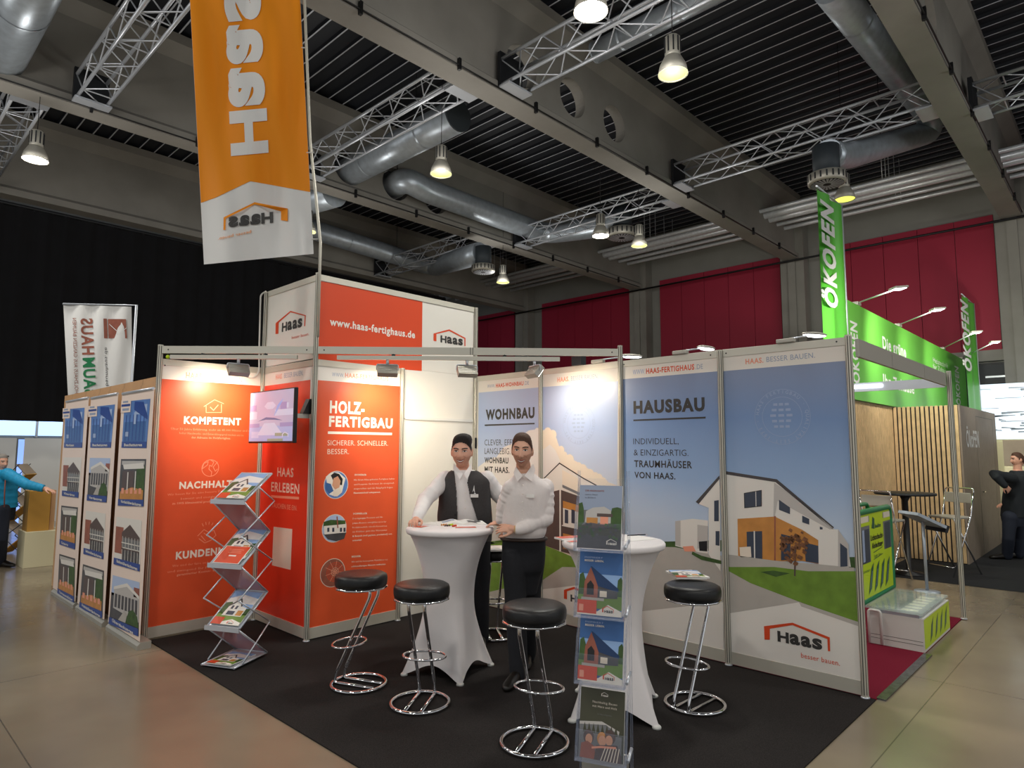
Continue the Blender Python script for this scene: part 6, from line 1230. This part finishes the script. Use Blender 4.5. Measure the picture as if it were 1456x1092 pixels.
def shoe(mb, heel, d, s=1.):
    d = V((d.x, d.y, 0)).normalized(); X = ZU.cross(d); h = V((heel.x, heel.y, .008))
    secs = [(h+d*t*s+ZU*(zc*s), a*s, b*s) for t, zc, a, b in ((-.035,.04,.02,.03), (-.02,.045,.034,.042), (.03,.05,.038,.05), (.09,.044,.04,.044), (.15,.033,.047,.033), (.2,.027,.045,.027), (.235,.022,.032,.021), (.25,.02,.014,.014))]
    loft(mb, secs, X, ZU, 20, 2.2)
# ------------------------------------------------------------------ the man in the dark vest, behind the table
def man_vest():
    JAWK[0] = .15; D = 5.84; S_ = D/5.5; X, Y = RH, -FH; base = at(664, 640, D); base.z = .008
    t = thing('person', 'smiling man in a dark open vest over a white shirt, behind the table', 'person', base)
    J = lambda px, py, d=D: at(px, py, d)
    hd = Head(J(656.5, 643, D-.03), (RH*1.0+FH*.05), (-FH+RH*-.06-ZU*.02), ZU+RH*.0+FH*-.02, 1.1, 1.06)
    wl, wr = J(592, 737.5, 5.3), J(716, 742, 5.8)
    sl, sr, el, er = J(633, 681, D), J(692, 681, D+.02), J(604.5, 711, 5.62), J(715, 711, 5.92)
    ank = [(J(652, 700, D).x, J(652, 700, D).y), (J(686, 700, D+.05).x, J(686, 700, D+.05).y)]
    hipz, kz = 1.0, .53
    hips = [J(646, 770, D), J(682, 770, D)]; legs = [[V((h.x, h.y, hipz-.04)), V(((h.x+a[0])/2, (h.y+a[1])/2, kz)), V((a[0], a[1], .1))] for h, a in zip(hips, ank)]
    tors = [(J(663,768), .2, .14), (J(661,738), .215, .15), (J(661,715), .205, .145), (J(661,695), .2, .135), (J(661,682), .195, .115), (J(660,673), .14, .09), (J(659,668), .085, .075)]
    tors = [(c, a*S_, q*S_) for c, a, q in tors]
    # body
    b = MB(); hd.skull(b); limb(b, [J(659, 682, D+.02), J(657.5, 656, D)], [.062, .058], 20, 4); loft(b, spl([(c, a*.9, q*.9) for c, a, q in tors]), X, Y)
    limb(b, [sl, el, wl], [.05, .04, .028]); limb(b, [sr, er, wr], [.05, .04, .028])
    for L in legs: limb(b, L, [.075, .05, .035])
    hp = J(588, 742, 5.22); hand(b, J(592.5, 738.8, 5.29), (hp-J(593, 739, 5.3))*V((1, 1, .3))-FH*.03, ZU+RH*-.1, -1, (.55, .9, .7), .98)
    hand(b, wr, V((0, 0, -1))+FH*.2, RH, -1, (.3, .4, .4))
    vs, fs = remesh(b, .0045, 2); o = MB(); hd.stubble(vs, fs, 'skin', 'stubble_pale', o, -.04); hd.face(o, 'hair_dark', 1.1); o.build('body', None, t)
    # hair: short at the sides, swept up at the front
    m = MB(); hd.hair(m, lambda a: interp([(-180,-.07),(-110,-.03),(-84,-.002),(-72,.02),(-52,.05),(-32,.07),(-12,.078),(12,.078),(32,.07),(52,.05),(72,.02),(84,-.002),(110,-.03),(180,-.07)], a), lambda p, a: .004+.026*max(0, min(1, (p.z-.055)/.05))*(1+.55*(p.x/.07))*(1+.5*max(0, p.y/.09))); m.build('hair', 'hair_dark', t)
    # shirt
    m = MB(); loft(m, spl([(c, a*1.0+.0, q) for c, a, q in tors]), X, Y); limb(m, [sl-RH*-.005, el, J(594, 734, 5.33)], [.077, .066, .046], 16, 10, .07, 3); limb(m, [sr, er, J(716, 736, 5.8)], [.077, .066, .046], 16, 10, .07, 4)
    limb(m, [J(593.2, 735.5, 5.325), J(592.6, 737, 5.31)], [.044, .042], 16, 2)
    sh = cloth('shirt', m, 'shirt_white', t)
    m = MB()
    for sg, tip, root, bk in ((-1, (654, 682), (658.5, 674), (645, 658.5)), (1, (664.5, 682), (659.8, 674), (670, 658.5))):
        a, c, e = J(*root, D-.14), J(*tip, D-.172), J(*bk, D-.052); f = J(bk[0]-sg*-.5, bk[1]+9, D-.13); m.prism([a, c, f, e], -FH*.008)
    m.prism([J(647.5,664.5,D-.04), J(652,669,D-.09), J(652,672,D-.09), J(646.5,669,D-.04)], FH*.01); m.prism([J(667.5,664.5,D-.04), J(664,669,D-.09), J(664,672,D-.09), J(668.5,669,D-.04)], FH*.01)
    m.build('collar', 'shirt_white', sh, .002)
    m = MB()
    for y in (690, 701, 712, 723, 734): c = J(661.5, y, D-.164+.0009*abs(y-715)); m.ell(c, (.005, .005, .005), 8, 6)
    m.build('buttons', 'p_white', sh)
    # vest with open front
    sec = spl([(c, a+.016, q+.016) for c, a, q in tors[:5]]+[(J(660,673.5), .162, .105), (J(659.5,669), .115, .09)], 22); m2 = MB(); loft(m2, sec, X, Y, 320, 2.3, False)
    poly = [(643.5,655), (644.6,664), (648.5,700), (652,775), (692,775), (680,742), (669,708), (664.5,686), (669.6,663), (671,655)]
    def inside(px, py):
        r = False
        for (x1, y1), (x2, y2) in zip(poly, poly[1:]+poly[:1]):
            if (y1 > py) != (y2 > py) and px < (x2-x1)*(py-y1)/(y2-y1)+x1: r = not r
        return r
    def pxl(p): q = p-CAM; z = q.dot(FW); return 728+FPX*q.dot(RT)/z, 546-FPX*q.dot(UP)/z
    vv = [V(p) for p in m2.v]; cut = []
    for f in m2.f:
        c = sum((vv[i] for i in f), V((0, 0, 0)))/len(f); ctr = J(661, 700)
        if (c-ctr).dot(-FH) > .02 and inside(*pxl(c)): continue
        cut.append(f)
    m = MB(); m.m('vest').add(vv, cut, True); ve = m.build('vest', None, t); so = ve.modifiers.new('cloth', 'SOLIDIFY'); so.thickness = .01; so.offset = 1
    m = MB(); c = J(674.5, 705, D-.178); m.box(-.034, -.003, -.014, .034, .003, .014, Matrix.Translation(c) @ Matrix((X, -Y, ZU)).transposed().to_4x4()); m.m('p_grey') if 0 else 0; m.build('name_tag', 'paper', ve)
    m = MB(); c = J(673.5, 697, D-.18); m.m('flag_white').add([c, c+RH*.012+ZU*-.03, c+RH*.004+ZU*.045, c-RH*.01+ZU*-.02], [(0, 1, 2, 3)]); m.ell(c+ZU*-.03+RH*.01, (.012, .003, .006), 10, 6); m.build('pin', None, ve)
    m = MB(); m.ell(J(647.3, 732, D-.178), .007, 8, 6); m.build('vest_button', 'steel_dark', ve)
    # trousers and shoes
    m = MB(); hc = (hips[0]+hips[1])/2; loft(m, spl([(V((hc.x, hc.y, hipz-.14)), .185, .12), (V((hc.x, hc.y, hipz-.02)), .195, .14), (V((hc.x, hc.y, hipz+.07)), .198, .142)]), X, Y)
    for L in legs: limb(m, [L[0]-ZU*.03, L[1], L[2]-ZU*.03], [.1, .078, .07], 16, 6, .03, 5)
    cloth('trousers', m, 'trouser', t, .009)
    for L in legs: m = MB(); shoe(m, L[2]+Y*-.02, Y); m.build('shoe', 'shoe', t)
    return t
# ------------------------------------------------------------------ the man in the white shirt beside the table
def man_shirt():
    JAWK[0] = .24; D = 5.05; X = (RH+FH*-.12).normalized(); Y = (-FH-RH*.18).normalized(); base = at(742, 640, D); base.z = .008
    t = thing('person', 'smiling man in a plain white shirt and black trousers, right of the table', 'person', base)
    J = lambda px, py, d=D: at(px, py, d)
    hd = Head(J(742.5, 641.5, D-.04), (RH*1.0-FH*.08+ZU*-.03), (-FH+RH*-.12-ZU*.03), ZU-FH*.03, 1.06, .95)
    wl, wr = J(711, 742, 5.08), J(733.5, 753.5, 4.9)
    sl, sr, el, er = J(726.5, 694, D-.02), J(775, 693, D+.03), J(716, 722, D+.02), J(776, 737, D-.03)
    ft = [onz(736, 972, .008), onz(748, 944, .008)]
    hips = [J(731, 786, D-.02), J(758, 786, D+.05)]; hz = .93; legs = [[V((h.x, h.y, hz)), V((h.x*.55+a.x*.45, h.y*.55+a.y*.45, .51)), V((a.x, a.y, .1))-Y*.05] for h, a in zip(hips, ft)]
    tors = [(J(745,776), .148, .1), (J(745,764), .155, .108), (J(745.5,757), .167, .12), (J(746,745), .174, .124), (J(748,722), .178, .124), (J(749.5,703), .182, .12), (J(750,692), .176, .103), (J(748.5,684), .145, .088), (J(747,678), .1, .075), (J(745.5,672), .07, .066)]
    b = MB(); hd.skull(b); limb(b, [J(747, 690, D+.01), J(744, 660, D-.02)], [.06, .056], 20, 4); loft(b, spl([(c, a*.9, q*.9) for c, a, q in tors]), X, Y)
    limb(b, [sl, el, wl], [.05, .038, .027]); limb(b, [sr, er, wr], [.05, .038, .027])
    for L in legs: limb(b, L, [.075, .05, .035])
    h1 = J(690, 745, 5.19); h2 = J(705, 752, 4.92)
    hand(b, J(713, 742.5, 5.09), h1-J(713, 742.5, 5.09), ZU-FH*.35, 1, (.12, .3, .35), 1.0)
    hand(b, J(731.5, 752.6, 4.9), h2-J(733, 753.5, 4.9)+ZU*.012, ZU*.65-FH*.75, -1, (.3, .3, .3), .94, .14)
    vs, fs = remesh(b, .0045, 2); o = MB(); hd.stubble(vs, fs, 'skin_pale', 'stubble', o, -.028); hd.face(o, 'hair_brown', 1.0); o.build('body', None, t)
    m = MB(); hd.hair(m, lambda a: interp([(-180,-.07),(-110,-.03),(-84,-.005),(-74,.02),(-56,.048),(-34,.066),(-12,.076),(12,.076),(34,.066),(56,.048),(74,.02),(84,-.005),(110,-.03),(180,-.07)], a), lambda p, a: .006+.009*max(0, min(1, (p.z-.05)/.05))); m.build('hair', 'hair_brown', t)
    m = MB(); loft(m, spl(tors), X, Y); limb(m, [sl, el, J(712.5, 737, 5.07)], [.066, .06, .043], 16, 11, .08, 8); limb(m, [sr, er, J(741, 752.5, 4.905)], [.072, .066, .043], 16, 11, .08, 9); limb(m, [J(740, 752.8, 4.904), J(736.5, 753.2, 4.9)], [.042, .041], 16, 2); limb(m, [J(712.7, 735.5, 5.07), J(711.8, 739, 5.075)], [.042, .041], 16, 2)
    sh = cloth('shirt', m, 'shirt_warm', t)
    m = MB()
    for sg, tip, root, bk in ((-1, (735.5, 685), (743, 677), (733.5, 663)), (1, (756, 684.5), (745.5, 677), (758, 659))):
        a, c, e = J(*root, D-.1), J(*tip, D-.118), J(*bk, D-.035); f = J(bk[0]+sg*3.5, bk[1]+9, D-.07); m.prism([a, c, f, e], -FH*.006)
    m.build('collar', 'shirt_warm', sh, .002)
    m = MB()
    for i, y in enumerate((690, 702, 714, 726, 738, 750)): m.ell(J(743.5-.25*i, y, D-.125-(.006 if 0 < i < 5 else -.012)), .0045, 8, 6)
    m.build('buttons', 'p_white', sh)
    m = MB(); c = J(745.6, 705.4, D-.135); c = c+RH*.045; m.box(-.03, -.003, -.012, .03, .003, .012, Matrix.Translation(c) @ Matrix((X, -Y, ZU)).transposed().to_4x4()); m.build('name_tag', 'paper', sh)
    m = MB(); d = (J(705, 752, 4.92)-J(741, 752.5, 4.905)).normalized(); c = J(732.5, 753, 4.9); M = Matrix.Translation(c) @ d.to_track_quat('Z', 'Y').to_matrix().to_4x4(); m.tube([M @ V((.03*cos(q*pi/12), .028*sin(q*pi/12), 0)) for q in range(24)], .0055, 6, True); m.build('wrist_band', 'strap_tan', t)
    m = MB(); hc = (hips[0]+hips[1])/2; w0 = tors[1][0]; loft(m, spl([((legs[0][1]+legs[1][1])*.5+ZU*.1, .105, .085), ((legs[0][1]+legs[1][1])*.25+V((hc.x, hc.y, hz))*.5+ZU*.03, .135, .1), (V((hc.x, hc.y, hz-.12)), .158, .115), (V((hc.x, hc.y, hz)), .168, .122), (w0-ZU*.02, .166, .119), (w0+ZU*.006, .165, .117)]), X, Y)
    for L in legs: limb(m, [L[0]-ZU*.02, L[1], L[2]-ZU*.035], [.098, .078, .07], 16, 6, .03, 6)
    tr = cloth('trousers', m, 'trouser', t, .008)
    m = MB(); c = w0-ZU*.008; P = []; 
    for q in range(40): a = 2*pi*q/40; cx, sx = cos(a), sin(a); P.append(c+X*(.171*math.copysign(abs(cx)**(2/2.3), cx))+Y*(.124*math.copysign(abs(sx)**(2/2.3), sx)))
    m.tube(P, .013, 6, True, up=(0, 0, 1)); m.build('belt', 'belt_brown', tr)
    for L, d in zip(legs, (Y-RH*.25, Y+RH*.1)): m = MB(); shoe(m, L[2], d); m.build('shoe', 'shoe', t)
    return t
# ------------------------------------------------------------------ person in the blue jacket at the left edge
def person_blue():
    D = 9.34; base = onz(0, 806, 0); X, Y = RH, (-FH*.3+RH*.95).normalized(); X = Y.cross(ZU); t = thing('person', 'person in a blue quilted jacket at the left edge, hand on the carton', 'person', base)
    J = lambda px, py, d=D: at(px, py, d)
    hd = Head(J(2, 658, D), (-FH+RH*-.3).normalized()*-1, (RH*.95-FH*.35).normalized(), ZU, .98)
    tors = [(J(3,722), .19, .15), (J(2,705), .2, .155), (J(3,685), .2, .145), (J(4,672), .17, .115), (J(4,668), .1, .09)]; XX = (FH+RH*.2).normalized(); YY = (RH-FH*.2).normalized()
    s1, e1, w1 = J(10, 674, D-.1), J(38, 689, D-.15), J(64, 695, D-.1); s2, e2, w2 = J(-3, 676, D+.1), J(-14, 700, D+.1), J(-10, 722, D)
    lg = [[J(3, 724, D-.08), J(2, 765, D-.08), V((base.x, base.y, .1))], [J(-5, 724, D+.1), J(-8, 765, D+.1), V((base.x, base.y, .1))-RH*.15+FH*.12]]
    b = MB(); hd.skull(b, 40, 30); limb(b, [J(3, 676), J(2, 664)], [.06, .058]); loft(b, spl([(c, a*.85, q*.85) for c, a, q in tors]), XX, YY); limb(b, [s1, e1, w1], [.05, .04, .03]); limb(b, [s2, e2, w2], [.05, .04, .03])
    for L in lg: limb(b, L, [.075, .05, .035])
    hand(b, J(65, 695, D-.1), J(78, 699, D-.1)-J(65, 695, D-.1), ZU, 1, (.2, .3, .3)); hand(b, w2, -ZU, RH, 1, (.3, .4, .4))
    vs, fs = remesh(b, .007, 1); o = MB(); o.m('skin').add(vs, fs, True); hd.face(o, 'hair_grey', .4); o.build('body', None, t)
    m = MB(); hd.hair(m, lambda a: interp([(-180,-.07),(-110,-.04),(-84,-.01),(-74,.03),(-56,.06),(-20,.072),(20,.072),(56,.06),(74,.03),(84,-.01),(110,-.04),(180,-.07)], a), lambda p, a: .012, 40, 30); m.build('hair', 'hair_grey', t)
    m = MB(); sec = spl(tors, 6); loft(m, [(c, a*(1+.025*cos(i*pi/1.5)), q*(1+.025*cos(i*pi/1.5))) for i, (c, a, q) in enumerate(sec)], XX, YY)
    for s, e, w, sd in ((s1, e1, w1, 1), (s2, e2, w2, 2)):
        P = [s*(1-k/14)+e*(k/14) for k in range(14)]+[e*(1-k/14)+w*(k/14) for k in range(14)]; R_ = [(.085-.0012*i)*(1+.05*cos(i*pi/1.5)) for i in range(28)]; m.tube(P, R_, 14); m.ell(s, .085, 14, 8)
    m.tube([J(4, 667), J(4, 672)], [.085, .1], 16); jk = cloth('jacket', m, 'jacket_blue', t, .009, 2)
    m = MB(); m.tube([J(8.5, 672, D-.14), J(6.5, 700, D-.19), J(6, 721, D-.17)], .008, 6); m.build('zip', 'p_brick', jk)
    m = MB(); loft(m, spl([(J(2,740), .16, .12), (J(2,726), .18, .135), (J(2,716), .18, .135)]), XX, YY)
    for L in lg: limb(m, [L[0], L[1], L[2]-ZU*.03], [.1, .08, .07])
    cloth('trousers', m, 'jeans', t, .011, 2)
    for L in lg: m = MB(); shoe(m, L[2], YY); m.build('shoe', 'shoe', t)
    return t
# ------------------------------------------------------------------ person in dark clothes at the right edge
def person_dark():
    D = 10.35; base = onz(1440, 796, 0); X, Y = RH, (-RH*.95+FH*.25).normalized(); t = thing('person', 'person in dark jacket and jeans seen side-on at the right edge of the picture', 'person', base); J = lambda px, py, d=D: at(px, py, d); XX = Y.cross(ZU)
    hd = Head(J(1447, 654, D), XX, (-RH*.95+FH*.2), ZU-RH*.1, .98); YY = Y
    tors = [(J(1440,735), .19, .15), (J(1442,715), .19, .15), (J(1445,692), .2, .145), (J(1447,676), .19, .12), (J(1447,669), .1, .09)]
    s1, e1, w1 = J(1438, 680, D-.18), J(1413, 674, D-.25), J(1428, 690, D-.3); s2, e2, w2 = J(1452, 680, D+.18), J(1446, 706, D+.2), J(1430, 715, D+.1)
    lg = [[J(1436, 735, D-.09), J(1434, 765, D-.1), V((base.x, base.y, .1))-RH*.08], [J(1446, 735, D+.09), J(1450, 765, D+.1), V((base.x, base.y, .1))+RH*.18+FH*.1]]
    b = MB(); hd.skull(b, 40, 30); limb(b, [J(1447, 676), J(1447, 660)], [.06, .058]); loft(b, spl([(c, a*.85, q*.85) for c, a, q in tors]), XX, YY); limb(b, [s1, e1, w1], [.05, .04, .03]); limb(b, [s2, e2, w2], [.05, .04, .03])
    for L in lg: limb(b, L, [.075, .05, .035])
    hand(b, w1, RH*.6-ZU*.6, -FH, 1, (.3, .4, .4)); hand(b, w2, -RH-ZU*.3, ZU, 1, (.3, .4, .4))
    vs, fs = remesh(b, .007, 1); o = MB(); o.m('skin').add(vs, fs, True); hd.face(o, 'hair_dark', .3); o.build('body', None, t)
    m = MB(); hd.hair(m, lambda a: interp([(-180,-.07),(-110,-.04),(-84,-.01),(-74,.03),(-56,.06),(-20,.072),(20,.072),(56,.06),(74,.03),(84,-.01),(110,-.04),(180,-.07)], a), lambda p, a: .006, 40, 30); m.build('hair', 'hair_brown', t)
    m = MB(); loft(m, spl(tors), XX, YY); limb(m, [s1, e1, w1], [.085, .07, .05], 14, 5, .05, 2); limb(m, [s2, e2, w2], [.085, .07, .05], 14, 5, .05, 3); cloth('jacket', m, 'jacket_dark', t, .01, 2)
    m = MB(); loft(m, spl([(J(1441,748), .16, .12), (J(1440,738), .18, .14), (J(1440,728), .18, .14)]), XX, YY)
    for L in lg: limb(m, [L[0], L[1], L[2]-ZU*.03], [.105, .085, .075], 14, 5, .04, 4)
    cloth('trousers', m, 'jeans', t, .011, 2)
    for L in lg: m = MB(); shoe(m, L[2], YY); m.build('shoe', 'shoe', t)
    return t
man_vest(); man_shirt(); person_blue(); person_dark()
